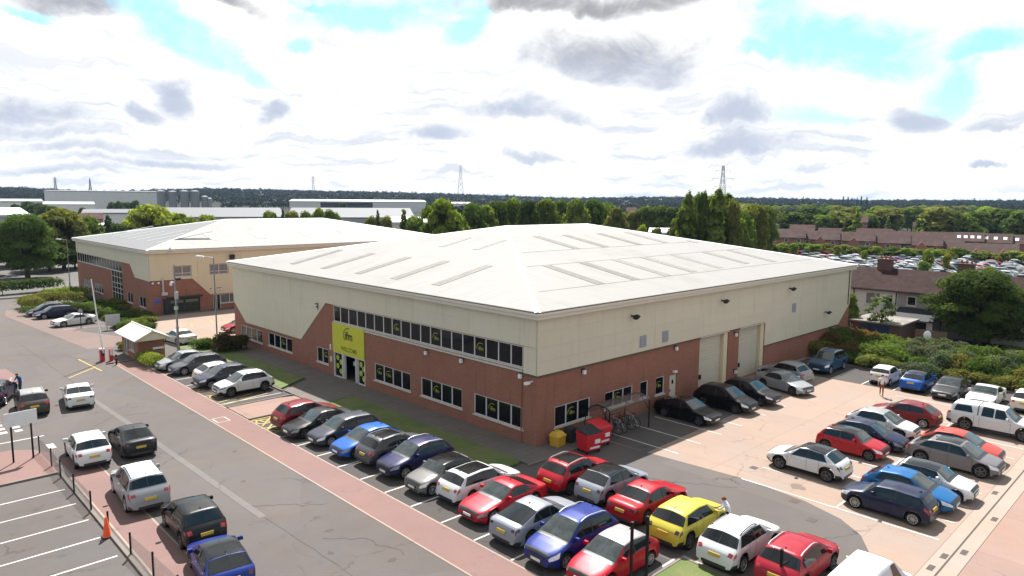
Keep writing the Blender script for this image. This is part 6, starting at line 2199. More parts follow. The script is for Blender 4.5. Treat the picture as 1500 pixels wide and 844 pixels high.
def far_house(px, D, wpx, yr, label, group, roof='roof_tile_far', depth=8.0, wall='brick_far', dorm=0, cross=False):
    """two-storey house seen along a bearing, ridge across the line of sight"""
    x, y, zr = at_px(px, D, yr)
    a = math.atan2(y - CAM[1], x - CAM[0])
    w = wpx * D / CF
    root = thing('distant_house', label, 'house', (x, y, 0), a, group)
    ze = zr - 2.3
    dx = depth / 2
    mb = MB()
    F = lambda u, v, w_: (-dx - w_, u, v)
    FLIP[id(F)] = -1
    _KEEP.append(F)
    n_ = max(2, int(w / 3.2))
    wins = []
    for k in range(n_):
        u = -w / 2 + w * (k + .5) / n_
        wins.append((u - .55, u + .55, ze - 1.5, ze - .35))
    wall_holes(mb, F, -w / 2, w / 2, 0, ze, wins, .1)
    mb.add([(dx, -w / 2, 0), (dx, w / 2, 0), (dx, w / 2, ze), (dx, -w / 2, ze)], [(0, 1, 2, 3)])
    for s_ in (-w / 2, w / 2):
        mb.add([(-dx, s_, 0), (dx, s_, 0), (dx, s_, ze), (0, s_, zr - .1), (-dx, s_, ze)], [(0, 1, 2, 3, 4)])
    part('wall', mb, wall, root)
    mb = MB()
    k = (zr - ze) / dx
    for sgn in (-1, 1):
        e = dx + .4
        q = [(sgn * e, -w / 2 - .25, ze - .4 * k), (0, -w / 2 - .25, zr), (0, w / 2 + .25, zr), (sgn * e, w / 2 + .25, ze - .4 * k)]
        mb.add(q + [(p[0], p[1], p[2] + .15) for p in q], [(0, 1, 2, 3), (4, 7, 6, 5), (0, 4, 5, 1), (1, 5, 6, 2), (2, 6, 7, 3), (3, 7, 4, 0)])
    r = part('roof', mb, roof, root)
    for a0, b0, c0, e0 in wins:
        wf = part('window', MB().fbox(F, a0, b0, c0, e0, -.09, -.02), 'frame_white', root)
        part('pane', MB().fbox(F, a0 + .1, b0 - .1, c0 + .1, e0 - .1, -.018, -.008), 'window_dim', wf)
    for q in range(dorm):
        u = -w / 2 + w * (q + .7) / (dorm + .4)
        part('roof_window', MB().add([(-dx * .72, u - .45, ze + .28 * dx * k + .2), (-dx * .42, u - .45, ze + .58 * dx * k + .2), (-dx * .42, u + .45, ze + .58 * dx * k + .2), (-dx * .72, u + .45, ze + .28 * dx * k + .2)], [(0, 1, 2, 3)]), 'white_plastic', r)
    if cross:
        part('gable_front', MB().add([(-dx - 1.2, -1.6, 0), (-dx - 1.2, 1.6, 0), (-dx - 1.2, 1.6, ze - .8), (-dx - 1.2, 0, zr - 1.2), (-dx - 1.2, -1.6, ze - .8), (-dx + 2, -1.6, 0), (-dx + 2, 1.6, 0), (-dx + 2, 1.6, ze - .8), (-dx + 2, 0, zr - 1.2), (-dx + 2, -1.6, ze - .8)],
                                     [(0, 1, 2, 3, 4), (0, 5, 9, 4), (1, 2, 7, 6), (4, 9, 8, 3), (3, 8, 7, 2)]), wall, root)
    return root


gh = 'brick houses beyond the distant car park'
for i, (px, D, w, yr, dm, cr) in enumerate([(1148, 236, 46, 333, 0, False), (1197, 238, 46, 335, 0, True), (1246, 239, 48, 336, 0, True), (1296, 240, 48, 338, 0, False), (1345, 240, 44, 340, 0, True), (1385, 242, 30, 342, 0, False), (1413, 250, 30, 334, 4, False), (1452, 251, 32, 335, 3, False), (1494, 252, 34, 336, 2, False),
                                          (1425, 238, 26, 347, 0, True), (1465, 238, 28, 347, 0, True)]):
    far_house(px, D, w, yr, ('brick house with a brown roof, %s along the far side of the distant car park' % ORD[i]) if i < 9 else ('low gabled brick house in front of the %s' % ('house with four white roof windows' if i == 9 else 'house with three white roof windows')), gh, dorm=dm, cross=cr)
gh2 = 'houses half hidden in the trees'
for px, D, w, yr in ((1170, 275, 30, 327), (1210, 285, 26, 331), (1275, 280, 40, 331), (1320, 285, 30, 334), (1362, 285, 40, 334), (1258, 330, 10, 315), (1340, 400, 14, 322), (1362, 400, 20, 321), (1404, 420, 10, 320), (912, 280, 22, 328), (922, 420, 14, 304)):
    far_house(px, D, w, yr, 'brown roof showing among the trees behind the brick houses', gh2, 'roof_tile_red')


# ------------------------------------------------------------------ distant sheds, silos, pylons
def shed(px0, px1, D, ytop, label, depth=60, wall='shed_white', roof='shed_white', name='distant_warehouse', base=0.0, cat='warehouse', trim=None, pitch=1.5, bays=8):
    x0, y0, zt = at_px(px0, D, ytop)
    x1, y1, zt2 = at_px(px1, D, ytop)
    zt = (zt + zt2) / 2
    p, q = Vector((x0, y0)), Vector((x1, y1))
    d = (q - p)
    L_ = d.length
    d.normalize()
    back = Vector((-d.y, d.x))
    if back.dot(Vector((x0 - CAM[0], y0 - CAM[1]))) < 0:
        back = -back
    ang = math.atan2(d.y, d.x)
    root = thing(name, label, cat, (x0, y0, 0), ang)
    s_ = 1 if back.dot(Vector((-d.y, d.x))) > 0 else -1
    me_w = []
    bw = L_ / bays
    me = MB().box(.04, bw - .04, 0, s_ * .3, base, zt - pitch).mesh('wall_panel', wall)
    for k in range(bays):
        link('wall_panel', me, root, (k * bw, 0, 0))
    part('wall', MB().box(0.02, L_ - .02, s_ * .31, s_ * depth, base, zt - pitch - .02), wall, root)
    ym = s_ * depth / 2
    part('roof', MB().add([(-.5, -.5 * s_, zt - pitch), (L_ + .5, -.5 * s_, zt - pitch), (L_ + .5, ym, zt), (-.5, ym, zt), (-.5, s_ * depth, zt - pitch), (L_ + .5, s_ * depth, zt - pitch), (-.5, -.5 * s_, zt - pitch - .5), (L_ + .5, -.5 * s_, zt - pitch - .5)],
                          [(0, 1, 2, 3), (3, 2, 5, 4), (0, 6, 7, 1)]), roof, root)
    if trim:
        part('dark_band', MB().box(L_ * trim[0], L_ * trim[1], -.12 * s_, -.02 * s_, base, (zt - pitch) * trim[2]), 'dark_plastic', root)
    return root


shed(-230, 50, 225, 302, 'grey metal shed with pale roof at the left edge', 60, 'shed_grey', 'shed_white', trim=(0, 1, .5))
shed(75, 240, 720, 280.5, 'huge white warehouse on the skyline at the left', 90, 'shed_white', 'shed_grey', pitch=.8, bays=12)
shed(-40, 72, 560, 291, 'long low white shed at the far left', 70, 'shed_white', 'shed_grey')
shed(68, 146, 610, 295, 'low white shed in front of the huge white warehouse', 50, 'shed_white', 'shed_white', trim=(.3, 1, .45))
shed(128, 236, 400, 305, 'pale flat shed behind the bright willow', 50, 'shed_white', 'shed_roof')
shed(232, 420, 450, 304, 'long grey roofed shed right of the silos', 80, 'shed_grey', 'shed_roof', pitch=5)
shed(424, 608, 455, 305, 'grey roofed shed stretching behind the roof ridge', 80, 'shed_grey', 'shed_roof', pitch=5.5)
shed(428, 625, 830, 292.5, 'long white shed under the dark wooded ridge', 80, 'shed_white', 'shed_white', trim=(.22, .6, .9), pitch=2)
shed(655, 690, 800, 296, 'short white shed glimpsed between the trees', 40, 'shed_white', 'shed_white')
shed(575, 625, 230, 318, 'pale shed glimpsed beside the feathery willow', 20, 'shed_white', 'shed_white', bays=4)
shed(950, 1002, 185, 334, 'white shed roof in front of the poplars', 14, 'shed_white', 'shed_white', bays=4, pitch=.9)
shed(112, 160, 300, 322, 'small white flat shed in front of the brick building on the left', 14, 'shed_white', 'shed_white', bays=4, pitch=.5)
far_house(141, 340, 24, 309, 'red brick building with a gable among the sheds', None, 'roof_tile_red', 12, cross=True)
far_house(121, 345, 18, 311, 'low red building left of the gabled brick building', None, 'roof_tile_red', 12)
gsi = 'storage silos beside the huge white warehouse'
for i, (px, yt, w) in enumerate(((243, 280.5, 10), (260, 281, 10), (277, 280.5, 10.5), (292, 280.5, 10.5), (306, 287.5, 8), (313, 290, 6))):
    x, y, zt = at_px(px, 600, yt)
    r = w * 600 / CF / 2
    t = thing('storage_silo', ['tall grey silo at the left end of the row', 'tall grey silo second from the left', 'tall grey silo third from the left', 'tall grey silo fourth from the left', 'shorter grey silo fifth in the row', 'shortest thin grey silo at the right end'][i], 'silo', (x, y, 0), 0, gsi)
    part('shell', MB().lathe([(r, 0), (r, zt - 1.0), (r * .96, zt - .9)], 28), 'silo_steel', t, 40)
    part('cap', MB().lathe([(r * 1.02, zt - 1.0), (r * 1.02, zt - .5), (r * .3, zt), (0, zt)], 28), 'shed_grey', t, 30)
    mb = MB()
    for k in range(3):
        mb.lathe([(r * 1.01, zt * (.25 + .22 * k)), (r * 1.025, zt * (.25 + .22 * k) + .2), (r * 1.01, zt * (.25 + .22 * k) + .4)], 28)
    o = part('hoop', mb, 'grey_metal', t)
    o['kind'] = 'stuff'


def pylon(px, D, ytop, label, ang=None, base=0.0, wk=1.0):
    x, y, zt = at_px(px, D, ytop)
    t = thing('electricity_pylon', label, 'pylon', (x, y, base), math.atan2(y - CAM[1], x - CAM[0]) + (ang or 0))
    h = zt - base
    th = .11 * wk * max(1, D / 420)
    mb = MB()
    wd = lambda z: h * .085 * (1 - z / h) ** 1.2 + h * .012
    lv = [h * k / 10 for k in range(11)]
    for sx_ in (-1, 1):
        for sy_ in (-1, 1):
            mb.tube([(sx_ * wd(z), sy_ * wd(z), z) for z in lv], th, 4)
    for i in range(10):
        a, b = lv[i], lv[i + 1]
        for s_ in (-1, 1):
            mb.tube([(-wd(a), s_ * wd(a), a), (wd(b), s_ * wd(b), b)], th * .6, 4)
            mb.tube([(wd(a), s_ * wd(a), a), (-wd(b), s_ * wd(b), b)], th * .6, 4)
            mb.tube([(s_ * wd(a), -wd(a), a), (s_ * wd(b), wd(b), b)], th * .6, 4)
            mb.tube([(s_ * wd(a), wd(a), a), (s_ * wd(b), -wd(b), b)], th * .6, 4)
    lat = part('lattice', mb, 'steel_pylon', t)
    for z, l in ((.66, .14), (.79, .17), (.91, .12)):
        m2 = MB()
        for s_ in (-1, 1):
            m2.tube([(0, s_ * wd(h * z), h * z), (0, s_ * h * l, h * z + .3)], th * .8, 4)
            m2.tube([(0, s_ * wd(h * z), h * (z + .035)), (0, s_ * h * l, h * z + .3)], th * .6, 4)
            m2.tube([(0, s_ * h * l, h * z + .3), (0, s_ * h * l, h * z - h * .03)], th * .6, 4)
        part('cross_arm', m2, 'steel_pylon', t)
    return t


pylon(1052, 420, 246, 'tall lattice pylon right of the poplars', rad(20))
pylon(675, 560, 244, 'thin pylon seen end on above the tree belt', rad(88), wk=.8)
pylon(463, 1100, 260, 'small pylon on the wooded ridge left of centre', 0, 25)
pylon(92, 1150, 265, 'small pylon on the skyline above the huge white warehouse', rad(10), 25)
pylon(142, 1300, 266, 'faint pylon on the skyline right of the other small pylon', rad(75), 25)

# ------------------------------------------------------------------ gatehouse, barrier, street furniture
t = thing('gatehouse', 'small brick gatehouse with pale overhanging gabled roof at the junction', 'gatehouse')
kx0, kx1, ky0, ky1 = -10.55, -8.25, 41.1, 46.2
Fk = lambda u, v, w: (kx0 - w, u, v)
Fn = lambda u, v, w: (u, ky0 - w, v)
FLIP[id(Fk)], FLIP[id(Fn)] = -1, 1
kw = [(42.4, 43.9, .75, 1.95), (44.3, 45.6, .1, 1.95)]
mb = MB()
wall_holes(mb, Fk, ky0, ky1, 0, 2.12, kw, .1)
wall_holes(mb, Fn, kx0, kx1, 0, 2.12, [(-9.0, -8.6, .9, 1.2)], .1)
mb.add([(kx1, ky0, 0), (kx1, ky1, 0), (kx1, ky1, 2.12), (kx1, ky0, 2.12)], [(0, 1, 2, 3)])
mb.add([(kx0, ky1, 0), (kx1, ky1, 0), (kx1, ky1, 2.12), (kx0, ky1, 2.12)], [(0, 1, 2, 3)])
part('wall', mb, 'brick_red', t)
window(t, Fk, *kw[0], (42.9, 43.4), 'window_dim', bar=.06)
window(t, Fk, *kw[1], (44.95,), 'window_dim', bar=.06, sill=False, name='glazed_door')
part('name_plate', MB().box(-9.3, -8.35, ky0 - .06, ky0 - .005, 1.0, 1.2), 'white_plastic', t)
rx0, rx1, ry0, ry1, rxm = -11.05, -7.8, 40.35, 46.7, -9.45
for xa, xb in ((rx0, rxm), (rxm, rx1)):
    za, zb_ = (2.10, 2.93) if xa == rx0 else (2.93, 2.10)
    q = [(xa, ry0, za), (xb, ry0, zb_), (xb, ry1, zb_), (xa, ry1, za)]
    sl2 = part('roof_slope', MB().add(q + [(p_[0], p_[1], p_[2] - .09) for p_ in q], [(0, 1, 2, 3), (7, 6, 5, 4)] + [(i, (i + 1) % 4, 4 + (i + 1) % 4, 4 + i) for i in range(4)]), 'fascia_white', t)
    if xa == rx0:
        part('rooflight', MB().add([(-10.85, 42.2, 2.19), (-9.75, 42.2, 2.80), (-9.75, 45.2, 2.80), (-10.85, 45.2, 2.19), (-10.85, 42.2, 2.12), (-9.75, 42.2, 2.72), (-9.75, 45.2, 2.72), (-10.85, 45.2, 2.12)], [(0, 1, 2, 3), (0, 4, 5, 1), (1, 5, 6, 2), (2, 6, 7, 3), (3, 7, 4, 0)]), 'pale_metal', sl2)
for yy in (ry0 + .12, ry1 - .14):
    part('gable_panel', MB().add([(rx0 + .1, yy, 2.02), (rx1 - .1, yy, 2.02), (rxm, yy, 2.82), (rx0 + .1, yy + .05, 2.02), (rx1 - .1, yy + .05, 2.02), (rxm, yy + .05, 2.82)], [(0, 1, 2), (5, 4, 3), (0, 3, 4, 1), (1, 4, 5, 2), (2, 5, 3, 0)]), 'cladding_cream', t)
part('ridge_capping', MB().tube([(rxm, ry0 - .02, 2.95), (rxm, ry1 + .02, 2.95)], .06, 6), 'ridge_white', t)
part('soffit', MB().box(rx0 + .12, rx1 - .12, ry0 + .2, ry1 - .2, 1.96, 2.015), 'cladding_cream', t)

t = thing('barrier', 'raised white barrier arm on a red cabinet beside the gatehouse', 'barrier', (-12.93, 43.7, .01))
part('cabinet', MB().obox((0, 0), .36, .42, 0, 1.12), 'red_cabinet', t)
part('cabinet_lid', MB().obox((0, 0), .40, .46, 1.124, 1.2), 'white_plastic', t)
part('arm', MB().tube([(.05, -.28, .8), (-.25, -.2, 4.2), (-.5, -.12, 7.7)], [.085, .06, .045], 8), 'white_plastic', t)
part('arm_counterweight', MB().obox((.03, -.28), .2, .12, .55, 1.0), 'dark_plastic', t)
t = thing('control_pedestal', 'slim red and white pedestal beside the red barrier cabinet', 'pedestal', (-12.3, 43.3, .01))
part('body', MB().obox((0, 0), .26, .3, 0, 1.1), 'red_cabinet', t)
part('face_panel', MB().box(-.10, .10, -.165, -.152, .55, 1.05), 'white_plastic', t)
t = thing('bollard', 'short dark bollard on the kerb near the gatehouse', 'bollard', (-12.4, 41.2, .01))
part('post', MB().lathe([(.08, 0), (.08, .85), (.05, .95), (0, .96)], 12), 'black_metal', t, 40)
part('band', MB().lathe([(.083, .6), (.083, .72)], 12), 'orange_cone', t)


def lamp_post(label, x, y, h, ang, arms=1, col='grey_metal'):
    t = thing('street_lamp', label, 'street lamp', (x, y, 0), ang)
    part('column', MB().tube([(0, 0, 0), (0, 0, 1.3), (0, 0, 1.31), (0, 0, h)], [.11, .11, .075, .055], 10), col, t, 40)
    for s_ in ((1,) if arms == 1 else (1, -1)):
        part('arm', MB().tube([(0, 0, h - .06), (.5 * s_, 0, h + .02), (1.0 * s_, 0, h + .05)], .04, 7), col, t)
        part('lantern', MB().add([(.9 * s_, -.14, h + .0), (1.75 * s_, -.17, h + .06), (1.75 * s_, .17, h + .06), (.9 * s_, .14, h + .0), (.95 * s_, -.1, h + .13), (1.65 * s_, -.12, h + .19), (1.65 * s_, .12, h + .19), (.95 * s_, .1, h + .13)],
                                 [(0, 1, 2, 3), (4, 7, 6, 5), (0, 4, 5, 1), (1, 5, 6, 2), (2, 6, 7, 3), (3, 7, 4, 0)]), 'white_plastic', t)
    return t


imgleft = CYAW + math.pi / 2
lamp_post('grey street lamp beside the reddish shrub in front of the tan unit', -3.56, 40.49, 9.4, imgleft)
lamp_post('grey street lamp at the far end of the tan unit', -2.82, 104.5, 8.3, imgleft)
x, y = bearing(69, 205)
lamp_post('dark double headed lamp rising out of the trees on the left', x, y, 10.2, imgleft, 2, 'black_metal')
t = thing('camera_mast', 'tall grey mast carrying security cameras between the gatehouse and the parked cars', 'camera mast', (-7.12, 40.82, 0))
part('mast', MB().tube([(0, 0, 0), (0, 0, 3.0), (0, 0, 3.02), (0, 0, 7.0), (0, 0, 8.9)], [.13, .13, .10, .085, .04], 12), 'grey_metal', t, 40)
part('collar', MB().lathe([(.2, 4.6), (.2, 4.9)], 12), 'pale_metal', t)
part('junction_box', MB().obox((.0, -.22), .3, .22, 5.6, 6.3), 'pale_metal', t)
part('security_camera', MB().tube([(0, 0, 7.2), (-.45, -.2, 7.3)], .05).lathe([(.0, 6.9), (.11, 6.94), (.14, 7.06), (.11, 7.2), (0, 7.23)], 12, c=(-.42, -.2, 0)), 'white_plastic', t, 40)
part('security_camera', MB().obox((.25, -.15), .5, .18, 7.4, 7.6, .4), 'dark_plastic', t)

t = thing('notice_board', 'white notice board on two legs in front of the planted bank', 'sign', (-7.7, 60.6, .02), rad(-15))
part('board', MB().box(-.75, .75, -.03, .03, .5, 1.75), 'pale_metal', t)
for s_ in (-.6, .6):
    part('leg', MB().box(s_ - .04, s_ + .04, .032, .1, 0, 1.7), 'grey_metal', t)
t = thing('bay_sign', 'small round sign on a black post beside the white coupe', 'sign', (-10.2, 63.9, .02), rad(35))
part('post', MB().tube([(0, 0, 0), (0, 0, 2.1)], .04, 8), 'black_metal', t)
part('disc', MB().lathe([(0, -.02), (.3, -.02), (.3, .02), (0, .02)], 20, 'Y', (0, -.06, 2.0)), 'louvre_grey', t)

t = thing('blank_sign', 'blank pale sign board on two tall black posts at the left edge', 'sign')
for x, y in ((-23.54, 18.7), (-22.57, 18.83)):
    part('post', MB().tube([(x, y, 0), (x, y, 2.97)], .05, 8), 'black_metal', t)
part('board', MB().add([(-23.85, 18.60, 2.12), (-22.25, 18.82, 2.12), (-22.25, 18.82, 2.92), (-23.85, 18.60, 2.92), (-23.85, 18.56, 2.12), (-22.25, 18.78, 2.12), (-22.25, 18.78, 2.92), (-23.85, 18.56, 2.92)],
                       [(0, 1, 2, 3), (4, 7, 6, 5), (0, 4, 5, 1), (1, 5, 6, 2), (2, 6, 7, 3), (3, 7, 4, 0)]), 'white_plastic', t)
t = thing('wire_fence', 'low wire mesh fence on black posts along the left kerb', 'fence')
fp = [(-22.15, 19.5), (-22.08, 16.63), (-22.1, 14.3), (-22.06, 11.53), (-21.99, 8.53), (-22.0, 5.5), (-21.88, 2.6), (-21.72, .2), (-21.6, -2.3), (-21.5, -4.8)]
for x, y in fp:
    part('post', MB().box(x - .035, x + .035, y - .035, y + .035, 0, 1.06), 'black_metal', t)
for i, ((x0, y0), (x1, y1)) in enumerate(zip(fp, fp[1:])):
    if i in (4, 5):
        continue
    mb = MB()
    n_ = 26
    for k in range(1, n_):
        f = k / n_
        mb.tube([(x0 + (x1 - x0) * f, y0 + (y1 - y0) * f, .08), (x0 + (x1 - x0) * f, y0 + (y1 - y0) * f, .95)], .0055, 3, cap=False)
    for k in range(9):
        z = .1 + .105 * k
        mb.tube([(x0, y0, z), (x1, y1, z)], .0055, 3, cap=False)
    o = part('wire_mesh', mb, 'grey_metal', t)
    o['kind'] = 'stuff'
t = thing('traffic_cone', 'tall orange traffic cone against the fence beside the silver SUV', 'traffic cone', (-22.15, 5.15, .012))
part('base', MB().obox((0, 0), .42, .42, 0, .05), 'dark_plastic', t)
part('cone_body', MB().lathe([(.19, .05), (.16, .12), (.05, .93), (.03, .95), (0, .95)], 20), 'orange_cone', t, 40)
for nm, x, y, h, lab in (('marker_post', -9.17, -13.89, 3.1, 'tall black post left of its twin in front of the red hatchback with grey roof'), ('marker_post', -8.27, -13.96, 3.06, 'tall black post right of its twin in front of the red hatchback with grey roof'), ('marker_post', -4.56, -17.57, 1.8, 'black post in front of the crimson SUV at the bottom edge')):
    t = thing(nm, lab, 'post', (x, y, 0.01))
    part('shaft', MB().box(-.045, .045, -.045, .045, 0, h), 'black_metal', t)
    part('cap', MB().box(-.052, .052, -.052, .052, h + .002, h + .03), 'dark_plastic', t)


def wheelie(label, x, y, rot, lid, w=1.22, d=1.02, h=1.15):
    t = thing('waste_bin', label, 'bin', (x, y, .02), rot, 'red wheeled bins beside the bike shelter')
    mb = MB()
    mb.add([(-w / 2 + .06, -d / 2 + .08, .2), (w / 2 - .06, -d / 2 + .08, .2), (w / 2 - .06, d / 2 - .08, .2), (-w / 2 + .06, d / 2 - .08, .2), (-w / 2, -d / 2, h), (w / 2, -d / 2, h), (w / 2, d / 2, h), (-w / 2, d / 2, h)],
           [(0, 3, 2, 1), (4, 5, 6, 7), (0, 1, 5, 4), (1, 2, 6, 5), (2, 3, 7, 6), (3, 0, 4, 7)])
    b = part('bin_body', mb, 'red_plastic', t)
    part('rim', MB().box(-w / 2 - .04, w / 2 + .04, -d / 2 - .04, d / 2 + .04, h + .003, h + .07), 'red_plastic', t)
    part('lid', MB().add([(-w / 2 - .02, -d / 2 - .02, h + .075), (w / 2 + .02, -d / 2 - .02, h + .075), (w / 2 + .02, d / 2, h + .3), (-w / 2 - .02, d / 2, h + .3), (-w / 2, -d / 2, h + .13), (w / 2, -d / 2, h + .13), (w / 2, d / 2, h + .36), (-w / 2, d / 2, h + .36)],
                         [(0, 3, 2, 1), (4, 5, 6, 7), (0, 1, 5, 4), (1, 2, 6, 5), (2, 3, 7, 6), (3, 0, 4, 7)]), lid, t)
    part('label_patch', MB().box(.02, .42, -d / 2 - .022, -d / 2 + .03, .62, .86), 'white_plastic', t)
    part('label_strip', MB().box(-.35, .4, -d / 2 + .0, -d / 2 + .05, .33, .43), 'white_plastic', t)
    for sx_ in (-1, 1):
        for sy_ in (-1, 1):
            w_ = part('wheel', MB().lathe([(0, -.03), (.1, -.03), (.1, .03), (0, .03)], 12, 'Y', (sx_ * (w / 2 - .15), sy_ * (d / 2 - .15), .1)), 'tyre', t)
    for s_ in (-1, 1):
        part('handle', MB().tube([(s_ * (w / 2 + .02), -.2, h - .1), (s_ * (w / 2 + .09), -.15, h - .1), (s_ * (w / 2 + .09), .15, h - .1), (s_ * (w / 2 + .02), .2, h - .1)], .018, 6), 'red_plastic', t)


wheelie('red wheeled bin with black lid nearest the parked red SUV', 2.0, -2.5, rad(-8), 'dark_plastic')
wheelie('red wheeled bin with red lid between the other bin and the bike shelter', 3.35, -2.15, rad(-4), 'red_plastic')
t = thing('grit_bin', 'ochre yellow grit bin against the warehouse corner', 'bin', (1.25, -.62, .11), rad(4))
part('tub', MB().obox((0, 0), .72, .62, 0, .62, taper=1.12), 'yellow_plastic', t)
part('lid', MB().add([(-.44, -.38, .625), (.44, -.38, .625), (.44, .38, .625), (-.44, .38, .625), (-.3, -.05, .86), (.3, -.05, .86), (.3, .25, .86), (-.3, .25, .86)], [(0, 3, 2, 1), (4, 5, 6, 7), (0, 1, 5, 4), (1, 2, 6, 5), (2, 3, 7, 6), (3, 0, 4, 7)]), 'yellow_plastic', t)
t = thing('grey_bin', 'small dark grey bin between the grit bin and the red bins', 'bin', (2.25, -.75, .11))
part('tub', MB().obox((0, 0), .5, .5, 0.05, .85, taper=1.1), 'dark_plastic', t)
part('lid', MB().obox((0, 0), .6, .6, .853, .93, taper=.9), 'dark_plastic', t)

# bike shelter: hoops, curved roof sheets, front posts
t = thing('bike_shelter', 'dark bike shelter with curved roof against the warehouse wall', 'bike shelter')
sx0, sx1 = 4.25, 8.5
arc = [(-2.3, 1.98), (-1.9, 2.13), (-1.45, 2.2), (-1.0, 2.12), (-.6, 1.85), (-.35, 1.4), (-.25, .8), (-.22, .02)]
for x in (sx0, (sx0 + sx1) / 2, sx1):
    part('hoop', MB().tube([(x, y, z) for y, z in arc], .035, 6), 'black_metal', t)
for x in (sx0, sx1):
    part('front_post', MB().tube([(x, -2.25, 0), (x, -2.25, 1.99)], .045, 8), 'black_metal', t)
    part('brace', MB().tube([(x, -2.2, 1.3), (x, -1.5, 2.1)], .025, 6), 'black_metal', t)
part('front_beam', MB().box(sx0 - .1, sx1 + .1, -2.36, -2.27, 1.95, 2.04), 'trim_brown', t)
for (y0, z0), (y1, z1) in zip(arc[:5], arc[1:6]):
    part('roof_sheet', MB().add([(sx0, y0, z0 + .04), (sx1, y0, z0 + .04), (sx1, y1, z1 + .04), (sx0, y1, z1 + .04), (sx0, y0, z0 + .055), (sx1, y0, z0 + .055), (sx1, y1, z1 + .055), (sx0, y1, z1 + .055)],
                                [(0, 1, 2, 3), (4, 7, 6, 5), (0, 4, 5, 1), (1, 5, 6, 2), (2, 6, 7, 3), (3, 7, 4, 0)]), 'glass_shelter', t)


def bike(label, x, y, rot, frame_mat):
    t = thing('bicycle', label, 'bicycle', (x, y, .12 if y > -1.6 else .02), rot, 'bicycles in the shelter')
    R_ = .335
    for xx in (-.52, .52):
        mb = MB()
        pr = [(R_ + .02 * math.cos(a), .02 * math.sin(a)) for a in np.linspace(0, 2 * math.pi, 7)]
        mb.lathe(pr, 24, 'Y', (xx, 0, R_ + .02))
        w_ = part('wheel', mb, 'tyre', t, 60)
        mb = MB()
        for k in range(10):
            a = math.pi * k / 5
            mb.tube([(xx, 0, R_ + .02), (xx + R_ * math.cos(a), 0, R_ + .02 + R_ * math.sin(a))], .004, 3, cap=False)
        o = part('spokes', mb, 'pale_metal', w_)
        o['kind'] = 'stuff'
    h = R_ + .02
    mb = MB()
    for a, b in (((-.52, 0, h), (-.08, 0, .32)), ((-.08, 0, .32), (-.2, 0, .82)), ((-.2, 0, .78), (.36, 0, .8)), ((-.08, 0, .32), (.38, 0, .7)), ((-.52, 0, h), (-.2, 0, .76)), ((.52, 0, h), (.35, 0, .95))):
        mb.tube([a, b], .022, 6)
    part('frame', mb, frame_mat, t)
    part('handlebar', MB().tube([(.42, -.3, 1.0), (.38, -.12, 1.02), (.34, 0, .98), (.38, .12, 1.02), (.42, .3, 1.0)], .015, 6), 'black_metal', t)
    part('saddle', MB().add([(-.34, -.08, .88), (-.34, .08, .88), (-.05, .02, .9), (-.05, -.02, .9), (-.33, -.06, .93), (-.33, .06, .93), (-.06, .02, .93), (-.06, -.02, .93)], [(0, 1, 2, 3), (4, 7, 6, 5), (0, 4, 5, 1), (1, 5, 6, 2), (2, 6, 7, 3), (3, 7, 4, 0)]), 'black_metal', t)
    part('crank', MB().lathe([(.0, -.03), (.09, -.03), (.09, .03), (0, .03)], 14, 'Y', (-.08, 0, .32)).tube([(-.08, -.08, .32), (.02, -.08, .18)], .012, 5).tube([(-.08, .08, .32), (-.18, .08, .46)], .012, 5), 'grey_metal', t)


for i, (x, m, r, lab) in enumerate(((4.75, 'black_metal', 78, 'black bicycle nearest the red bins'), (5.45, 'dark_plastic', 100, 'dark bicycle second from the red bins'), (6.15, 'louvre_grey', 84, 'pale blue grey bicycle in the middle of the shelter'), (6.85, 'black_metal', 96, 'black bicycle right of the pale one'), (7.6, 'louvre_grey', 82, 'pale bicycle nearest the black electric saloon'))):
    bike(lab, x, -1.45, rad(r), m)


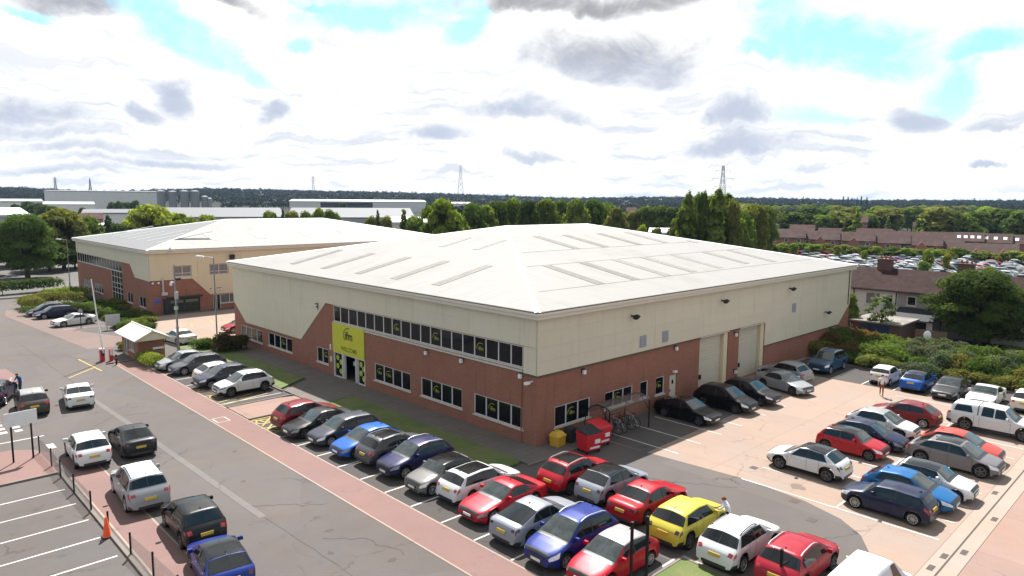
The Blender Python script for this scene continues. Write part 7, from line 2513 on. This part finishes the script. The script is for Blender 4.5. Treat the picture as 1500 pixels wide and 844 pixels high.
# ------------------------------------------------------------------ people
def person(label, loc, rotz, joints, top, legs, hair='hair_brown', shoes='cloth_dark', bare_legs=False):
    """one continuous skinned figure; joints in metres, facing +X"""
    J = dict(pelvis=(0, 0, .95), waist=(.0, 0, 1.10), chest=(.01, 0, 1.32), neck=(.02, 0, 1.50), head=(.04, 0, 1.60), crown=(.035, 0, 1.70), chin=(.085, 0, 1.575),
             shL=(0, .18, 1.43), elL=(.02, .25, 1.16), wrL=(.12, .24, .92), paL=(.15, .24, .84), shR=(0, -.18, 1.43), elR=(.02, -.25, 1.16), wrR=(.12, -.24, .92), paR=(.15, -.24, .84),
             hiL=(0, .09, .92), knL=(.04, .10, .51), anL=(0, .10, .09), toL=(.17, .11, .04), hiR=(0, -.09, .92), knR=(.04, -.10, .51), anR=(0, -.10, .09), toR=(.17, -.11, .04))
    J.update(joints)
    Rr = dict(pelvis=.135, waist=.125, chest=.14, neck=.055, head=.088, crown=.07, chin=.05, shL=.07, elL=.045, wrL=.03, paL=.036, shR=.07, elR=.045, wrR=.03, paR=.036, hiL=.095, knL=.06, anL=.042, toL=.035, hiR=.095, knR=.06, anR=.042, toR=.035)
    E = [('pelvis', 'waist', 't'), ('waist', 'chest', 't'), ('chest', 'neck', 't'), ('neck', 'head', 's'), ('head', 'crown', 's'), ('head', 'chin', 's')]
    for s_ in 'LR':
        E += [('chest', 'sh' + s_, 't'), ('sh' + s_, 'el' + s_, 't'), ('el' + s_, 'wr' + s_, 's'), ('wr' + s_, 'pa' + s_, 's'), ('pelvis', 'hi' + s_, 'l'), ('hi' + s_, 'kn' + s_, 'l'), ('kn' + s_, 'an' + s_, 's' if bare_legs else 'l'), ('an' + s_, 'to' + s_, 'f')]
        w_, p_ = Vector(J['wr' + s_]), Vector(J['pa' + s_])
        d = (p_ - w_).normalized()
        side = d.cross(Vector((0, 1 if s_ == 'L' else -1, 0)))
        side = side.normalized() if side.length > .1 else Vector((1, 0, 0))
        for k, ln in enumerate((.062, .074, .078, .070, .056)):
            if k == 0:
                a, b = w_.lerp(p_, .5) + side * .03, w_.lerp(p_, .5) + side * .055 + d * .04
            else:
                a = p_ + side * (.03 - .02 * (k - 1)) + d * .02
                b = a + d * ln + side * .004
            J[f'f{s_}{k}a'], J[f'f{s_}{k}b'] = tuple(a), tuple(b)
            Rr[f'f{s_}{k}a'], Rr[f'f{s_}{k}b'] = .010, .008
            E += [('pa' + s_ if k else 'wr' + s_, f'f{s_}{k}a', 's'), (f'f{s_}{k}a', f'f{s_}{k}b', 's')]
    names = list(J)
    me = bpy.data.meshes.new('figure')
    me.from_pydata([J[n] for n in names], [(names.index(a), names.index(b)) for a, b, _ in E], [])
    o = bpy.data.objects.new('figure_tmp', me)
    COL.objects.link(o)
    md = o.modifiers.new('skin', 'SKIN')
    md.use_smooth_shade = True
    for i, n in enumerate(names):
        sv_ = me.skin_vertices[0].data[i]
        r = Rr[n]
        sv_.radius = (r * (1.15 if n in ('chest', 'pelvis', 'waist') else 1), r * (.8 if n in ('chest', 'waist', 'pelvis') else 1))
        sv_.use_root = n == 'pelvis'
    o.modifiers.new('sub', 'SUBSURF').levels = 1
    dg = bpy.context.evaluated_depsgraph_get()
    bm_ = bpy.data.meshes.new_from_object(o.evaluated_get(dg))
    bpy.data.objects.remove(o)
    bm_.materials.clear()
    for m in ('skin', top, legs, shoes):
        bm_.materials.append(MATS[m])
    ix = dict(s=0, t=1, l=2, f=3)
    segs = [(Vector(J[a]), Vector(J[b]), ix[k]) for a, b, k in E]
    for f in bm_.polygons:
        best, bi = 9, 0
        for a, b, k in segs:
            ab = b - a
            q = a + ab * max(0, min(1, (f.center - a).dot(ab) / max(1e-9, ab.length_squared)))
            dd = (f.center - q).length - .03 * (k in (1, 2))
            if dd < best:
                best, bi = dd, k
        f.material_index = bi
        f.use_smooth = True
    root = thing('person', label, 'person', loc, rotz)
    link('body', bm_, root)
    h = Vector(J['head'])
    cr = Vector(J['crown'])
    mb = MB()
    up = (cr - h).normalized()
    prof = [(.102 * math.cos(a), .07 + .105 * math.sin(a)) for a in np.linspace(-.25, math.pi / 2, 7)]
    mb.lathe(prof, 14)
    q = up.to_track_quat('Z', 'X')
    mb.v = [tuple(h - up * .02 + Vector((-.022, 0, 0)) + q @ Vector(p)) for p in mb.v]
    part('hair', mb, hair, root, 60)
    mb = MB()
    fw = (Vector(J['chin']) - h)
    fw = Vector((fw.x, fw.y, 0)).normalized()
    sd = up.cross(fw)
    ctr = h + up * .045
    for s_ in (-1, 1):
        mb.lathe([(0, -.008), (.009, 0), (0, .008)], 6, c=tuple(ctr + fw * .088 + sd * s_ * .032))
    o = part('eyes', mb, 'cloth_dark', root)
    o['kind'] = 'stuff'
    part('nose', MB().add([tuple(ctr + fw * .085 + up * .012), tuple(ctr + fw * .085 - up * .03 + sd * .016), tuple(ctr + fw * .085 - up * .03 - sd * .016), tuple(ctr + fw * .115 - up * .025)], [(0, 1, 3), (0, 3, 2), (1, 2, 3)]), 'skin', root)
    return root


person('person in a white top walking across the yard by the tiny white hatchback', (28.3, -10.2, .02), rad(20),
       dict(knL=(.16, .09, .53), anL=(.26, .09, .12), toL=(.42, .1, .07), knR=(-.02, -.09, .50), anR=(-.22, -.09, .12), toR=(-.06, -.1, .04), wrL=(-.05, .26, .93), paL=(-.06, .26, .85), wrR=(.22, -.25, .98), paR=(.27, -.25, .91)), 'cloth_white', 'cloth_rust')
person('person in a pale lilac shirt leaning on the wing of the yellow SUV', (-1.45, -13.62, .02), rad(112),
       dict(chest=(.12, 0, 1.28), neck=(.2, 0, 1.44), head=(.24, 0, 1.53), crown=(.24, 0, 1.63), chin=(.29, 0, 1.50), shL=(.13, .18, 1.37), shR=(.13, -.18, 1.37), elL=(.32, .24, 1.18), wrL=(.52, .16, 1.08), paL=(.6, .13, 1.07), elR=(.3, -.24, 1.16), wrR=(.5, -.14, 1.07), paR=(.58, -.11, 1.06)), 'cloth_pale', 'cloth_dark')
person('person in blue overalls beside the dark navy SUV at the left edge', (-20.55, 35.4, .02), rad(200),
       dict(chest=(.1, 0, 1.28), neck=(.17, 0, 1.44), head=(.21, 0, 1.53), crown=(.21, 0, 1.63), chin=(.26, 0, 1.50), shL=(.11, .18, 1.38), shR=(.11, -.18, 1.38), elL=(.2, .25, 1.14), wrL=(.38, .2, 1.02), paL=(.46, .18, 1.0), elR=(.2, -.25, 1.14), wrR=(.38, -.2, 1.02), paR=(.46, -.18, 1.0)), 'cloth_blue', 'cloth_blue', hair='hair_brown')

# ------------------------------------------------------------------ air
mb = MB()
mb.box(CAM[0] - 12000, CAM[0] + 12000, CAM[1] - 12000, CAM[1] + 12000, -1.6, 62)
hz_o = link('haze', None)
bpy.data.objects.remove(hz_o)
m = bpy.data.materials.new('haze')
m.use_nodes = True
nt = m.node_tree
nt.nodes.clear()
vol = nt.nodes.new('ShaderNodeVolumePrincipled')
vol.inputs['Color'].default_value = (0.50, 0.68, 0.98, 1)
vol.inputs['Density'].default_value = 0.00006
vol.inputs['Anisotropy'].default_value = 0.0
out = nt.nodes.new('ShaderNodeOutputMaterial')
nt.links.new(vol.outputs[0], out.inputs['Volume'])
MATS['haze'] = m
o = link('haze', mb.mesh('haze', 'haze'))
o['kind'] = 'stuff'
